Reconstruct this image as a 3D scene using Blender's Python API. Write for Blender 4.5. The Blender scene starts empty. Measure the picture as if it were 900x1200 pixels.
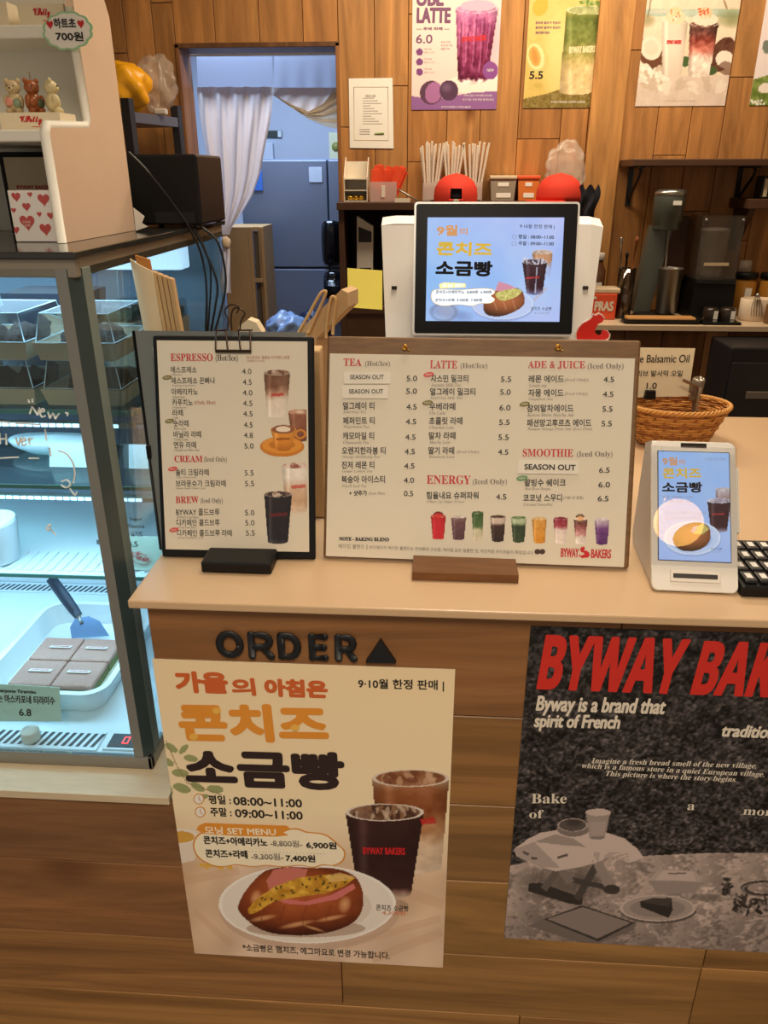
import bpy, bmesh, math, random
import numpy as np
from mathutils import Matrix, Vector
random.seed(7)
rng = np.random.default_rng(11)
SC = bpy.context.scene
COL = SC.collection
PI = math.pi

# ------------------------------------------------------------------ camera
FPX = 907.121
CAM = np.array([.38017, -.88476, 1.55])
_yaw, _pit, _rol = [math.radians(a) for a in (3.66785, 23.50464, .12349)]
_f = np.array([-math.sin(_yaw)*math.cos(_pit), math.cos(_yaw)*math.cos(_pit), -math.sin(_pit)])
_r = np.array([math.cos(_yaw), math.sin(_yaw), 0.0])
_d = np.cross(_f, _r)
_r, _d = math.cos(_rol)*_r + math.sin(_rol)*_d, -math.sin(_rol)*_r + math.cos(_rol)*_d
cam = bpy.data.cameras.new('camera')
camo = bpy.data.objects.new('camera', cam)
COL.objects.link(camo)
m = Matrix.Identity(4)
for i in range(3):
    m[i][0], m[i][1], m[i][2], m[i][3] = _r[i], -_d[i], -_f[i], CAM[i]
camo.matrix_world = m
cam.sensor_fit = 'VERTICAL'
cam.sensor_height = 36.0
cam.lens = FPX/1200*36.0
cam.clip_start = .02
SC.camera = camo

# ------------------------------------------------------------------ light and exposure
SC.view_settings.view_transform = 'Standard'
SC.view_settings.look = 'None'
SC.view_settings.gamma = 1.0
SC.view_settings.use_curve_mapping = False
SC.view_settings.exposure = 0.0
world = bpy.data.worlds.new('world')
SC.world = world
world.use_nodes = True
world.node_tree.nodes['Background'].inputs[0].default_value = (1.0, .88, .74, 1)
world.node_tree.nodes['Background'].inputs[1].default_value = .38

def area(name, loc, size, power, col, rot=(0, 0, 0), sy=None, spread=PI):
    l = bpy.data.lights.new(name, 'AREA')
    l.energy = power
    l.color = col
    l.size = size
    if sy:
        l.shape = 'RECTANGLE'
        l.size_y = sy
    l.spread = spread
    o = bpy.data.objects.new(name, l)
    o.location = loc
    o.rotation_euler = rot
    COL.objects.link(o)
    return o

WARM = (1.0, .81, .57)
area('ceiling_lamp', (.45, -1.5, 2.62), .7, 34, (1.0, .85, .66), spread=2.42)
area('ceiling_lamp', (.55, .55, 2.62), .5, 7.5, (1.0, .85, .66), spread=1.9)
area('ceiling_lamp', (.75, 2.05, 2.62), 1.9, 37, WARM, sy=.2)
area('kitchen_lamp', (-.5, 3.35, 2.5), .6, 36, (.58, .74, 1.0))

# ------------------------------------------------------------------ helpers
def ray(px, py):
    return _f + (px-450)/FPX*_r + (py-600)/FPX*_d
def at(px, py, Y):
    v = ray(px, py); p = CAM + v*((Y-CAM[1])/v[1]); return Vector(p)
def atz(px, py, Z):
    v = ray(px, py); p = CAM + v*((Z-CAM[2])/v[2]); return Vector(p)
def atx(px, py, X):
    v = ray(px, py); p = CAM + v*((X-CAM[0])/v[0]); return Vector(p)
def lin(c):
    c = c/255.0
    return c/12.92 if c <= .04045 else ((c+.055)/1.055)**2.4
def rgb(r, g, b):
    return (lin(r), lin(g), lin(b), 1.0)
MATS = {}
def mat(name, c, rough=.55, metal=0.0, var=.06, scale=30.0, emit=0.0, alpha=1.0, spec=.5, stretch=None, bump=0.0):
    """principled material with a soft procedural tone variation"""
    if name in MATS:
        return MATS[name]
    mt = bpy.data.materials.new(name)
    mt.use_nodes = True
    nt = mt.node_tree
    b = nt.nodes['Principled BSDF']
    b.inputs['Roughness'].default_value = rough
    b.inputs['Metallic'].default_value = metal
    b.inputs['Specular IOR Level'].default_value = spec
    col = rgb(*c)
    tc = nt.nodes.new('ShaderNodeTexCoord')
    src = tc.outputs['Object']
    if stretch:
        mp = nt.nodes.new('ShaderNodeMapping')
        mp.inputs['Scale'].default_value = stretch
        nt.links.new(src, mp.inputs['Vector'])
        src = mp.outputs['Vector']
    nz = nt.nodes.new('ShaderNodeTexNoise')
    nz.inputs['Scale'].default_value = scale
    nz.inputs['Detail'].default_value = 4
    nt.links.new(src, nz.inputs['Vector'])
    mx = nt.nodes.new('ShaderNodeMix')
    mx.data_type = 'RGBA'
    mx.inputs[6].default_value = tuple(max(0, v*(1-var)) for v in col[:3]) + (1,)
    mx.inputs[7].default_value = tuple(min(1, v*(1+var)) for v in col[:3]) + (1,)
    nt.links.new(nz.outputs['Fac'], mx.inputs[0])
    nt.links.new(mx.outputs[2], b.inputs['Base Color'])
    if emit:
        nt.links.new(mx.outputs[2], b.inputs['Emission Color'])
        b.inputs['Emission Strength'].default_value = emit
    if alpha < 1:
        b.inputs['Alpha'].default_value = alpha
    if bump:
        bp = nt.nodes.new('ShaderNodeBump')
        bp.inputs['Strength'].default_value = bump
        bp.inputs['Distance'].default_value = .01
        nt.links.new(nz.outputs['Fac'], bp.inputs['Height'])
        nt.links.new(bp.outputs['Normal'], b.inputs['Normal'])
    MATS[name] = mt
    return mt
def glass(name, tint=(235, 245, 245), mixf=.12, rough=.02, gl=.8):
    """thin clear sheet: mostly transparent with a fresnel gloss"""
    if name in MATS:
        return MATS[name]
    mt = bpy.data.materials.new(name)
    mt.use_nodes = True
    nt = mt.node_tree
    nt.nodes.remove(nt.nodes['Principled BSDF'])
    out = nt.nodes['Material Output']
    tr = nt.nodes.new('ShaderNodeBsdfTransparent')
    tr.inputs[0].default_value = rgb(*tint)
    gy = nt.nodes.new('ShaderNodeBsdfGlossy')
    gy.inputs['Roughness'].default_value = rough
    lw = nt.nodes.new('ShaderNodeFresnel')
    lw.inputs['IOR'].default_value = 1.3
    ad = nt.nodes.new('ShaderNodeMath')
    ad.operation = 'MULTIPLY_ADD'
    ad.inputs[1].default_value = gl
    ad.inputs[2].default_value = mixf*.25
    ad.use_clamp = True
    nt.links.new(lw.outputs[0], ad.inputs[0])
    mx = nt.nodes.new('ShaderNodeMixShader')
    nt.links.new(ad.outputs[0], mx.inputs[0])
    nt.links.new(tr.outputs[0], mx.inputs[1])
    nt.links.new(gy.outputs[0], mx.inputs[2])
    nt.links.new(mx.outputs[0], out.inputs[0])
    MATS[name] = mt
    return mt
def fabric(name, c, k=.5):
    """thin woven cloth that lets some of the light behind it through"""
    if name in MATS:
        return MATS[name]
    mt = bpy.data.materials.new(name)
    mt.use_nodes = True
    nt = mt.node_tree
    nt.nodes.remove(nt.nodes['Principled BSDF'])
    tc = nt.nodes.new('ShaderNodeTexCoord')
    nz = nt.nodes.new('ShaderNodeTexNoise')
    nz.inputs['Scale'].default_value = 260
    nt.links.new(tc.outputs['Object'], nz.inputs['Vector'])
    cm = nt.nodes.new('ShaderNodeMix')
    cm.data_type = 'RGBA'
    col = rgb(*c)
    cm.inputs[6].default_value = tuple(v*.96 for v in col[:3])+(1,)
    cm.inputs[7].default_value = col
    nt.links.new(nz.outputs['Fac'], cm.inputs[0])
    df = nt.nodes.new('ShaderNodeBsdfDiffuse')
    tl_ = nt.nodes.new('ShaderNodeBsdfTranslucent')
    nt.links.new(cm.outputs[2], df.inputs[0])
    nt.links.new(cm.outputs[2], tl_.inputs[0])
    mx = nt.nodes.new('ShaderNodeMixShader')
    mx.inputs[0].default_value = k
    nt.links.new(df.outputs[0], mx.inputs[1])
    nt.links.new(tl_.outputs[0], mx.inputs[2])
    nt.links.new(mx.outputs[0], nt.nodes['Material Output'].inputs[0])
    MATS[name] = mt
    return mt
def vcmat(name, rough=.5, emit=0.0, spec=.3, grain=None, k=.35, contrast=(.72, 1.2), knots=0.0):
    """colour from the mesh's own colour attribute (prints, plank tints), optional wood grain along an axis"""
    if name in MATS:
        return MATS[name]
    mt = bpy.data.materials.new(name)
    mt.use_nodes = True
    nt = mt.node_tree
    b = nt.nodes['Principled BSDF']
    b.inputs['Roughness'].default_value = rough
    b.inputs['Specular IOR Level'].default_value = spec
    at_ = nt.nodes.new('ShaderNodeAttribute')
    at_.attribute_name = 'Col'
    c = at_.outputs['Color']
    if grain:
        tc = nt.nodes.new('ShaderNodeTexCoord')
        # per-plank offset so that grain does not run across joints
        ad = nt.nodes.new('ShaderNodeVectorMath')
        ad.operation = 'MULTIPLY_ADD'
        ad.inputs[1].default_value = (37, 53, 41)
        nt.links.new(c, ad.inputs[0])
        nt.links.new(tc.outputs['Object'], ad.inputs[2])
        mp = nt.nodes.new('ShaderNodeMapping')
        mp.inputs['Scale'].default_value = grain
        nt.links.new(ad.outputs[0], mp.inputs['Vector'])
        n1 = nt.nodes.new('ShaderNodeTexNoise')
        n1.inputs['Scale'].default_value = 1.6
        n1.inputs['Detail'].default_value = 6
        n1.inputs['Roughness'].default_value = .62
        n1.inputs['Distortion'].default_value = 1.5
        nt.links.new(mp.outputs[0], n1.inputs['Vector'])
        rp = nt.nodes.new('ShaderNodeValToRGB')
        rp.color_ramp.elements[0].position = .28
        rp.color_ramp.elements[1].position = .72
        lo, hi = contrast
        rp.color_ramp.elements[0].color = (lo, lo*.93, lo*.86, 1)
        rp.color_ramp.elements[1].color = (hi, hi, hi*.97, 1)
        nt.links.new(n1.outputs['Fac'], rp.inputs[0])
        # slow drift of tone along each board
        mp3 = nt.nodes.new('ShaderNodeMapping')
        mp3.inputs['Scale'].default_value = tuple(g*.45 for g in grain)
        nt.links.new(ad.outputs[0], mp3.inputs['Vector'])
        n2 = nt.nodes.new('ShaderNodeTexNoise')
        n2.inputs['Scale'].default_value = 1.3
        n2.inputs['Detail'].default_value = 3
        n2.inputs['Distortion'].default_value = 2.2
        nt.links.new(mp3.outputs[0], n2.inputs['Vector'])
        rp2 = nt.nodes.new('ShaderNodeValToRGB')
        rp2.color_ramp.elements[0].position = .3
        rp2.color_ramp.elements[1].position = .7
        rp2.color_ramp.elements[0].color = (.74, .72, .72, 1)
        rp2.color_ramp.elements[1].color = (1.14, 1.1, 1.02, 1)
        nt.links.new(n2.outputs['Fac'], rp2.inputs[0])
        mu0 = nt.nodes.new('ShaderNodeMix')
        mu0.data_type = 'RGBA'
        mu0.blend_type = 'MULTIPLY'
        mu0.inputs[0].default_value = 1.0
        nt.links.new(c, mu0.inputs[6])
        nt.links.new(rp2.outputs[0], mu0.inputs[7])
        c = mu0.outputs[2]
        mu = nt.nodes.new('ShaderNodeMix')
        mu.data_type = 'RGBA'
        mu.blend_type = 'MULTIPLY'
        mu.inputs[0].default_value = 1.0
        nt.links.new(c, mu.inputs[6])
        nt.links.new(rp.outputs[0], mu.inputs[7])
        c = mu.outputs[2]
        if knots:
            # sparse dark knots
            vo = nt.nodes.new('ShaderNodeTexVoronoi')
            vo.inputs['Scale'].default_value = 1.0
            mp2 = nt.nodes.new('ShaderNodeMapping')
            mp2.inputs['Scale'].default_value = tuple(4.0 if g > 3 else 2.2 for g in grain)
            nt.links.new(ad.outputs[0], mp2.inputs['Vector'])
            nt.links.new(mp2.outputs[0], vo.inputs['Vector'])
            r2 = nt.nodes.new('ShaderNodeValToRGB')
            r2.color_ramp.elements[0].position = .02
            r2.color_ramp.elements[0].color = (.35, .25, .18, 1)
            r2.color_ramp.elements[1].position = knots
            r2.color_ramp.elements[1].color = (1, 1, 1, 1)
            nt.links.new(vo.outputs['Distance'], r2.inputs[0])
            m3 = nt.nodes.new('ShaderNodeMix')
            m3.data_type = 'RGBA'
            m3.blend_type = 'MULTIPLY'
            m3.inputs[0].default_value = 1.0
            nt.links.new(c, m3.inputs[6])
            nt.links.new(r2.outputs[0], m3.inputs[7])
            c = m3.outputs[2]
        bp = nt.nodes.new('ShaderNodeBump')
        bp.inputs['Strength'].default_value = .15
        bp.inputs['Distance'].default_value = .004
        nt.links.new(n1.outputs['Fac'], bp.inputs['Height'])
        nt.links.new(bp.outputs[0], b.inputs['Normal'])
    nt.links.new(c, b.inputs['Base Color'])
    if emit:
        nt.links.new(c, b.inputs['Emission Color'])
        b.inputs['Emission Strength'].default_value = emit
    MATS[name] = mt
    return mt

def T(x=0, y=0, z=0):
    return Matrix.Translation((x, y, z))
def RX(a): return Matrix.Rotation(a, 4, 'X')
def RY(a): return Matrix.Rotation(a, 4, 'Y')
def RZ(a): return Matrix.Rotation(a, 4, 'Z')
FONTCACHE = {}
def glyphs(s, off=0.0):
    key = (s, off)
    if key in FONTCACHE:
        return FONTCACHE[key]
    c = bpy.data.curves.new('text', 'FONT')
    c.body = s
    c.size = 1.0
    c.resolution_u = 3
    c.offset = off
    o = bpy.data.objects.new('text', c)
    COL.objects.link(o)
    me = bpy.data.meshes.new_from_object(o)
    v = np.empty(len(me.vertices)*3)
    me.vertices.foreach_get('co', v)
    v = v.reshape(-1, 3)[:, :2]
    f = [tuple(p.vertices) for p in me.polygons]
    bpy.data.objects.remove(o)
    bpy.data.curves.remove(c)
    bpy.data.meshes.remove(me)
    FONTCACHE[key] = (v, f)
    return v, f
def disp(s):
    """serif bold capitals"""
    return ''.join(chr(0x1D400+ord(c)-65) if 'A' <= c <= 'Z' else chr(0x1D41A+ord(c)-97) if 'a' <= c <= 'z' else c for c in s)
def ital(s):
    """serif italic"""
    return ''.join(chr(0x1D434+ord(c)-65) if 'A' <= c <= 'Z' else ('\u210e' if c == 'h' else chr(0x1D44E+ord(c)-97)) if 'a' <= c <= 'z' else c for c in s)
def bolds(s):
    return ''.join(chr(0x1D5D4+ord(c)-65) if 'A' <= c <= 'Z' else chr(0x1D5EE+ord(c)-97) if 'a' <= c <= 'z' else chr(0x1D7EC+ord(c)-48) if '0' <= c <= '9' else c for c in s)
def script(s):
    return ''.join(chr(0x1D4D0+ord(c)-65) if 'A' <= c <= 'Z' else chr(0x1D4EA+ord(c)-97) if 'a' <= c <= 'z' else c for c in s)

WM = {}
class MB:
    """collects geometry, then links it as one mesh object"""
    def __init__(s):
        s.v, s.f, s.mi, s.sm, s.col, s.mats = [], [], [], [], [], []
        s.n = 0
        s.usecol = False
    def slot(s, m):
        if m not in s.mats:
            s.mats.append(m)
        return s.mats.index(m)
    def add(s, v, f, m, M=None, smooth=False, col=None):
        v = np.asarray(v, float).reshape(-1, 3)
        if M is not None:
            A = np.array(M)
            v = v @ A[:3, :3].T + A[:3, 3]
        k = s.n
        s.v.append(v)
        s.n += len(v)
        if isinstance(f, np.ndarray):
            f = (f+k).tolist()
        else:
            f = [[i+k for i in q] for q in f]
        s.f += f
        s.mi += [s.slot(m)]*len(f)
        s.sm += [smooth]*len(f)
        if col is None:
            col = np.ones((len(v), 3))
        else:
            s.usecol = True
            col = np.asarray(col, float)
            if col.ndim == 1:
                col = np.tile(col[:3], (len(v), 1))
        s.col.append(col)
        return s
    def box(s, a, b, m, bev=0.0, M=None, seg=2, col=None):
        """box from corner a to corner b, edges rounded by bev"""
        a, b = np.minimum(a, b), np.maximum(a, b)
        c, d = (a+b)/2, (b-a)
        if bev <= 0:
            v = [(x, y, z) for x in (a[0], b[0]) for y in (a[1], b[1]) for z in (a[2], b[2])]
            f = [(0, 1, 3, 2), (4, 6, 7, 5), (0, 4, 5, 1), (2, 3, 7, 6), (0, 2, 6, 4), (1, 5, 7, 3)]
            return s.add(v, f, m, M, False, col)
        bm = bmesh.new()
        bmesh.ops.create_cube(bm, size=1.0)
        for q in bm.verts:
            q.co = Vector((q.co.x*d[0]+c[0], q.co.y*d[1]+c[1], q.co.z*d[2]+c[2]))
        bmesh.ops.bevel(bm, geom=list(bm.edges), offset=min(bev, min(d)*.49), segments=seg, affect='EDGES', profile=.5)
        return s.bm(bm, m, M, False, col)
    def bm(s, bm, m, M=None, smooth=True, col=None):
        bm.verts.index_update()
        v = [tuple(q.co) for q in bm.verts]
        f = [tuple(q.index for q in p.verts) for p in bm.faces]
        bm.free()
        return s.add(v, f, m, M, smooth, col)
    def ball(s, c, r, m, M=None, u=16, w=10, jit=0.0, col=None):
        r = (r, r, r) if np.isscalar(r) else r
        bm = bmesh.new()
        bmesh.ops.create_uvsphere(bm, u_segments=u, v_segments=w, radius=1.0)
        for q in bm.verts:
            k = 1+random.uniform(-jit, jit)
            q.co = Vector((c[0]+q.co.x*r[0]*k, c[1]+q.co.y*r[1]*k, c[2]+q.co.z*r[2]*k))
        return s.bm(bm, m, M, True, col)
    def tube(s, pts, r, m, seg=8, M=None, closed=False, smooth=True, col=None):
        P = [Vector(p) for p in pts]
        n = len(P)
        rr = r if hasattr(r, '__len__') else [r]*n
        V, F = [], []
        up = None
        for i in range(n):
            if closed:
                t = (P[(i+1) % n]-P[i-1])
            else:
                t = P[min(i+1, n-1)]-P[max(i-1, 0)]
            t.normalize()
            if up is None:
                up = Vector((0, 0, 1)) if abs(t.z) < .9 else Vector((1, 0, 0))
            a = t.cross(up)
            if a.length < 1e-6:
                a = t.orthogonal()
            a.normalize()
            bb = a.cross(t)
            up = bb
            for k in range(seg):
                an = 2*PI*k/seg
                V.append(tuple(P[i]+(a*math.cos(an)+bb*math.sin(an))*rr[i]))
        for i in range(n if closed else n-1):
            j = (i+1) % n
            for k in range(seg):
                l = (k+1) % seg
                F.append((i*seg+k, i*seg+l, j*seg+l, j*seg+k))
        if not closed:
            F.append(tuple(range(seg)))
            F.append(tuple((n-1)*seg+k for k in reversed(range(seg))))
        return s.add(V, F, m, M, smooth, col)
    def lathe(s, prof, m, seg=24, M=None, smooth=True, sx=1.0, sy=1.0, col=None):
        V, F = [], []
        n = len(prof)
        for (r, z) in prof:
            for k in range(seg):
                a = 2*PI*k/seg
                V.append((r*math.cos(a)*sx, r*math.sin(a)*sy, z))
        for i in range(n-1):
            for k in range(seg):
                l = (k+1) % seg
                F.append((i*seg+k, i*seg+l, (i+1)*seg+l, (i+1)*seg+k))
        if prof[0][0] > 1e-6:
            F.append(tuple(reversed(range(seg))))
        if prof[-1][0] > 1e-6:
            F.append(tuple((n-1)*seg+k for k in range(seg)))
        return s.add(V, F, m, M, smooth, col)
    def prism(s, poly, y0, y1, m, M=None, col=None):
        """outline in x,z pushed from y0 to y1"""
        n = len(poly)
        V = [(p[0], y0, p[1]) for p in poly]+[(p[0], y1, p[1]) for p in poly]
        F = [tuple(range(n)), tuple(reversed(range(n, 2*n)))]
        F += [(i, i+n, (i+1) % n+n, (i+1) % n) for i in range(n)]
        return s.add(V, F, m, M, False, col)
    def slab(s, quad, th, m, M=None, col=None):
        """a sheet through four 3-D points, thickened by th along its normal"""
        P = [Vector(p) for p in quad]
        nrm = (P[1]-P[0]).cross(P[2]-P[0]).normalized()*th
        n = len(P)
        V = [tuple(p) for p in P]+[tuple(p+nrm) for p in P]
        F = [tuple(range(n)), tuple(reversed(range(n, 2*n)))]
        F += [(i, i+n, (i+1) % n+n, (i+1) % n) for i in range(n)]
        return s.add(V, F, m, M, False, col)
    def grid(s, fn, nu, nv, m, M=None, smooth=True, th=0.0, col=None):
        V = [fn(i/nu, j/nv) for j in range(nv+1) for i in range(nu+1)]
        w = nu+1
        F = [(j*w+i, j*w+i+1, (j+1)*w+i+1, (j+1)*w+i) for j in range(nv) for i in range(nu)]
        s.add(V, F, m, M, smooth, col)
        return s
    # ---- lettering on a sheet whose face is the local plane y=0 (x right, z up, front towards -y)
    def text(s, t, p0, p1, h, m, y=-.0006, bold=0.0, off=0.0, shear=0.0, M=None, depth=0.0):
        v, f = glyphs(t, off)
        if len(v) == 0:
            return s
        lo, hi = v.min(0), v.max(0)
        p0, p1 = np.array(p0, float), np.array(p1, float)
        u = p1-p0
        L = np.hypot(*u)
        u = u/L
        w = np.array([-u[1], u[0]])
        x = (v[:, 0]-lo[0])/(hi[0]-lo[0])*(L-2*bold)+bold
        z = (v[:, 1]-lo[1])/(hi[1]-lo[1])*(h-2*bold)+bold
        x = x+shear*(z-h/2)
        q = p0[None]+x[:, None]*u[None]+z[:, None]*w[None]
        offs = [(0, 0)]
        if bold > 0:
            offs = [(0, 0)]+[(math.cos(a)*bold, math.sin(a)*bold) for a in np.arange(12)*PI/6]
        for k, (a, b) in enumerate(offs):
            yy = y-k*1.5e-5
            V = np.stack([q[:, 0]+a, np.full(len(q), yy), q[:, 1]+b], 1)
            if depth:
                n = len(V)
                V2 = V.copy(); V2[:, 1] = y+depth-k*1e-5
                F2 = list(f)+[tuple(i+n for i in reversed(g)) for g in f]
                ed = {}
                for g in f:
                    for i in range(len(g)):
                        e = (g[i], g[(i+1) % len(g)])
                        ed[e] = 1
                F2 += [(e[1], e[0], e[0]+n, e[1]+n) for e in ed if (e[1], e[0]) not in ed]
                s.add(np.vstack([V, V2]), F2, m, M)
            else:
                s.add(V, f, m, M)
        return s
    def build(s, name, parent=None, loc=None, world=False):
        me = bpy.data.meshes.new(name)
        v = np.vstack(s.v)
        if world and parent is not None:
            A = np.array(WM[parent].inverted())
            v = v @ A[:3, :3].T + A[:3, 3]
        if world and parent is None:      # origin at the middle of the foot
            loc = np.array([(v[:, 0].min()+v[:, 0].max())/2, (v[:, 1].min()+v[:, 1].max())/2, v[:, 2].min()])
            v = v-loc
        me.from_pydata(v.tolist(), [], s.f)
        for q in s.mats:
            me.materials.append(q)
        me.polygons.foreach_set('material_index', s.mi)
        me.polygons.foreach_set('use_smooth', s.sm)
        if s.usecol:
            ca = me.color_attributes.new('Col', 'FLOAT_COLOR', 'POINT')
            c = np.hstack([np.vstack(s.col), np.ones((len(v), 1))]).astype(np.float32)
            ca.data.foreach_set('color', c.ravel())
        me.update()
        o = bpy.data.objects.new(name, me)
        COL.objects.link(o)
        if parent is not None:
            o.parent = parent
            WM[o] = WM[parent]
        if loc is not None:
            o.location = loc
        return o

def tag(o, label, cat, group=None, kind=None):
    o['label'] = label
    o['category'] = cat
    if group:
        o['group'] = group
    if kind:
        o['kind'] = kind
    return o
def thing(name, label, cat, loc=(0, 0, 0), rotz=0.0, tilt=0.0, group=None):
    """an Empty at the thing's base that parents its parts; tilt leans it back about its own x axis"""
    o = bpy.data.objects.new(name, None)
    o.empty_display_size = .02
    COL.objects.link(o)
    o.matrix_world = T(*loc) @ RZ(rotz) @ RX(-tilt)
    WM[o] = T(*loc) @ RZ(rotz) @ RX(-tilt)
    return tag(o, label, cat, group)
def dup(root, loc, rotz=None, label=None, group=None):
    r = root.copy(); COL.objects.link(r); r.location = loc
    if rotz is not None:
        r.rotation_euler[2] = rotz
    if label: r['label'] = label
    if group: r['group'] = group
    for ch in list(root.children):
        c = ch.copy(); COL.objects.link(c); c.parent = r
        for g in ch.children:
            d = g.copy(); COL.objects.link(d); d.parent = c
    return r
def struct(name, mb):
    o = mb.build(name)
    o['kind'] = 'structure'
    return o
class Sheet:
    """a flat sheet placed in the world; gives local (x, z) for a point of the photograph"""
    def __init__(s, loc, rotz=0.0, tilt=0.0):
        s.M = T(*loc) @ RZ(rotz) @ RX(-tilt)
        s.I = s.M.inverted()
    def p(s, px, py):
        o = s.I @ Vector(CAM)
        v = s.I.to_3x3() @ Vector(ray(px, py))
        k = -o.y/v.y
        return np.array([o.x+v.x*k, o.z+v.z*k])
class Crop:
    """coordinates read from an enlarged crop of the photograph"""
    def __init__(s, ox, oy, k): s.a = (ox, oy, k)
    def __call__(s, x, y): return (s.a[0]+x/s.a[2], s.a[1]+y/s.a[2])
def put(mb, S, C, t, x0, x1, y0, h, m, y1=None, **kw):
    """lettering from crop x0 to x1 on a baseline y0->y1, h tall (crop units)"""
    y1 = y0 if y1 is None else y1
    a, b = S.p(*C(x0, y0)), S.p(*C(x1, y1))
    c = S.p(*C(x0, y0-h))
    mb.text(t, a, b, abs(c[1]-a[1]), m, **kw)

def vnoise(H, W, oct=(8, 16, 32, 64), amp=(.5, .25, .15, .1), seed=0):
    g = np.random.default_rng(seed)
    out = np.zeros((H, W))
    for o, a in zip(oct, amp):
        h, w = max(2, o), max(2, int(o*W/max(H, 1))+1)
        n = g.random((h+1, w+1))
        y = np.linspace(0, h-1e-6, H); x = np.linspace(0, w-1e-6, W)
        yi, xi = y.astype(int), x.astype(int)
        fy, fx = (y-yi)[:, None], (x-xi)[None]
        fy, fx = fy*fy*(3-2*fy), fx*fx*(3-2*fx)
        out += a*((n[yi][:, xi]*(1-fx)+n[yi][:, xi+1]*fx)*(1-fy)+(n[yi+1][:, xi]*(1-fx)+n[yi+1][:, xi+1]*fx)*fy)
    return out/sum(amp)
class Art:
    """a printed picture: a fine lattice whose points carry ink colours (sRGB 0-255)"""
    def __init__(s, S, x0, x1, z0, z1, W, H, bg=None):
        s.S, s.b, s.W, s.H = S, (x0, x1, z0, z1), W, H
        X, Z = np.meshgrid(np.linspace(x0, x1, W+1), np.linspace(z1, z0, H+1))
        s.X, s.Z = X, Z
        s.c = np.zeros((H+1, W+1, 3))
        s.a = np.zeros((H+1, W+1), bool)
        if bg is not None:
            s.c[:] = bg
            s.a[:] = True
        s.f = lambda x, y: (x, y)
    def P(s, pts):
        return np.array([s.S.p(*s.f(*q)) for q in pts])
    def put(s, mask, col, k=1.0):
        col = np.asarray(col, float)
        if col.ndim == 1:
            col = np.broadcast_to(col, s.c.shape)
        kk = k if np.isscalar(k) else k[mask][:, None]
        s.c[mask] = s.c[mask]*(1-kk)+col[mask]*kk
        s.a |= mask
    def polymask(s, pts):
        p = s.P(pts)
        m = np.zeros(s.X.shape, bool)
        n = len(p)
        for i in range(n):
            x0, y0 = p[i]; x1, y1 = p[(i+1) % n]
            if y0 == y1:
                continue
            c = ((s.Z > min(y0, y1)) & (s.Z <= max(y0, y1)))
            xi = x0+(s.Z-y0)*(x1-x0)/(y1-y0)
            m ^= c & (s.X < xi)
        return m
    def poly(s, pts, col, k=1.0):
        s.put(s.polymask(pts), col, k)
    def ellq(s, cx, cy, rx, ry, ang=0.0):
        c = s.P([(cx, cy)])[0]
        a = s.P([(cx+rx*math.cos(ang), cy+rx*math.sin(ang))])[0]-c
        b = s.P([(cx-ry*math.sin(ang), cy+ry*math.cos(ang))])[0]-c
        det = a[0]*b[1]-a[1]*b[0]
        dx, dz = s.X-c[0], s.Z-c[1]
        u = (dx*b[1]-dz*b[0])/det
        v = (a[0]*dz-a[1]*dx)/det
        return u, v
    def ell(s, cx, cy, rx, ry, col, ang=0.0, k=1.0, only=None):
        u, v = s.ellq(cx, cy, rx, ry, ang)
        m = u*u+v*v <= 1
        if only is not None:
            m &= only
        s.put(m, col, k)
    def inell(s, cx, cy, rx, ry):
        u, v = s.ellq(cx, cy, rx, ry)
        return u*u+v*v <= 1
    def soft(s, cx, cy, rx, ry, col, k=1.0, ang=0.0, only=None):
        u, v = s.ellq(cx, cy, rx, ry, ang)
        q = np.clip(1-(u*u+v*v), 0, 1)
        m = q > 0
        if only is not None:
            m &= only
        s.put(m, col, q*k)
    def line(s, pts, w, col, k=1.0):
        for (x0, y0), (x1, y1) in zip(pts[:-1], pts[1:]):
            d = np.hypot(x1-x0, y1-y0)+1e-9
            nx, ny = -(y1-y0)/d*w/2, (x1-x0)/d*w/2
            s.poly([(x0+nx, y0+ny), (x1+nx, y1+ny), (x1-nx, y1-ny), (x0-nx, y0-ny)], col, k)
    def ring(s, cx, cy, rx, ry, w, col, ang=0.0, k=1.0):
        u, v = s.ellq(cx, cy, rx, ry, ang)
        q = u*u+v*v
        s.put((q <= 1) & (q >= (1-w)**2), col, k)
    def grain(s, amp, seed=1, oct=(20, 60, 120), only=None):
        n = (vnoise(s.H+1, s.W+1, oct, (.5, .3, .2), seed)-.5)*2*amp
        if only is None:
            s.c += n[..., None]
        else:
            s.c[only] += n[only][:, None]
    def cup(s, x0, x1, yt, yb, layers, taper=.26, rim=None, top=None, seed=3, tilt=0.0, mottled=18, ice=None):
        """tumbler: layers = [(fraction from the top, colour), ...]"""
        w = (x1-x0)/2; cx = (x0+x1)/2
        e = w*.22
        H = yb-yt
        before = s.a.copy()
        m = s.polymask([(x0, yt), (x1, yt), (x1-taper*w+tilt, yb-e*.6), (x0+taper*w+tilt, yb-e*.6)])
        u, v = s.ellq(cx+tilt, yb-e*.6, w*(1-taper), e*.8)
        m |= u*u+v*v <= 1
        u0, v0 = s.ellq(cx, yt, w, e)
        m |= u0*u0+v0*v0 <= 1
        n = vnoise(s.H+1, s.W+1, (14, 34, 80), (.4, .35, .25), seed)
        _, vv = s.ellq(cx, yt, w, H)
        uu, _ = s.ellq(cx+tilt*.5, (yt+yb)/2, w, H)
        t = np.clip(vv+(n-.5)*.10, 0, 1)
        col = np.zeros_like(s.c)
        fr = [l[0] for l in layers]; cs = np.array([l[1] for l in layers], float)
        for ch in range(3):
            col[..., ch] = np.interp(t, fr, cs[:, ch])
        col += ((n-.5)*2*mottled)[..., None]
        col *= (1-.22*np.clip(np.abs(uu), 0, 1)**3)[..., None]
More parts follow.
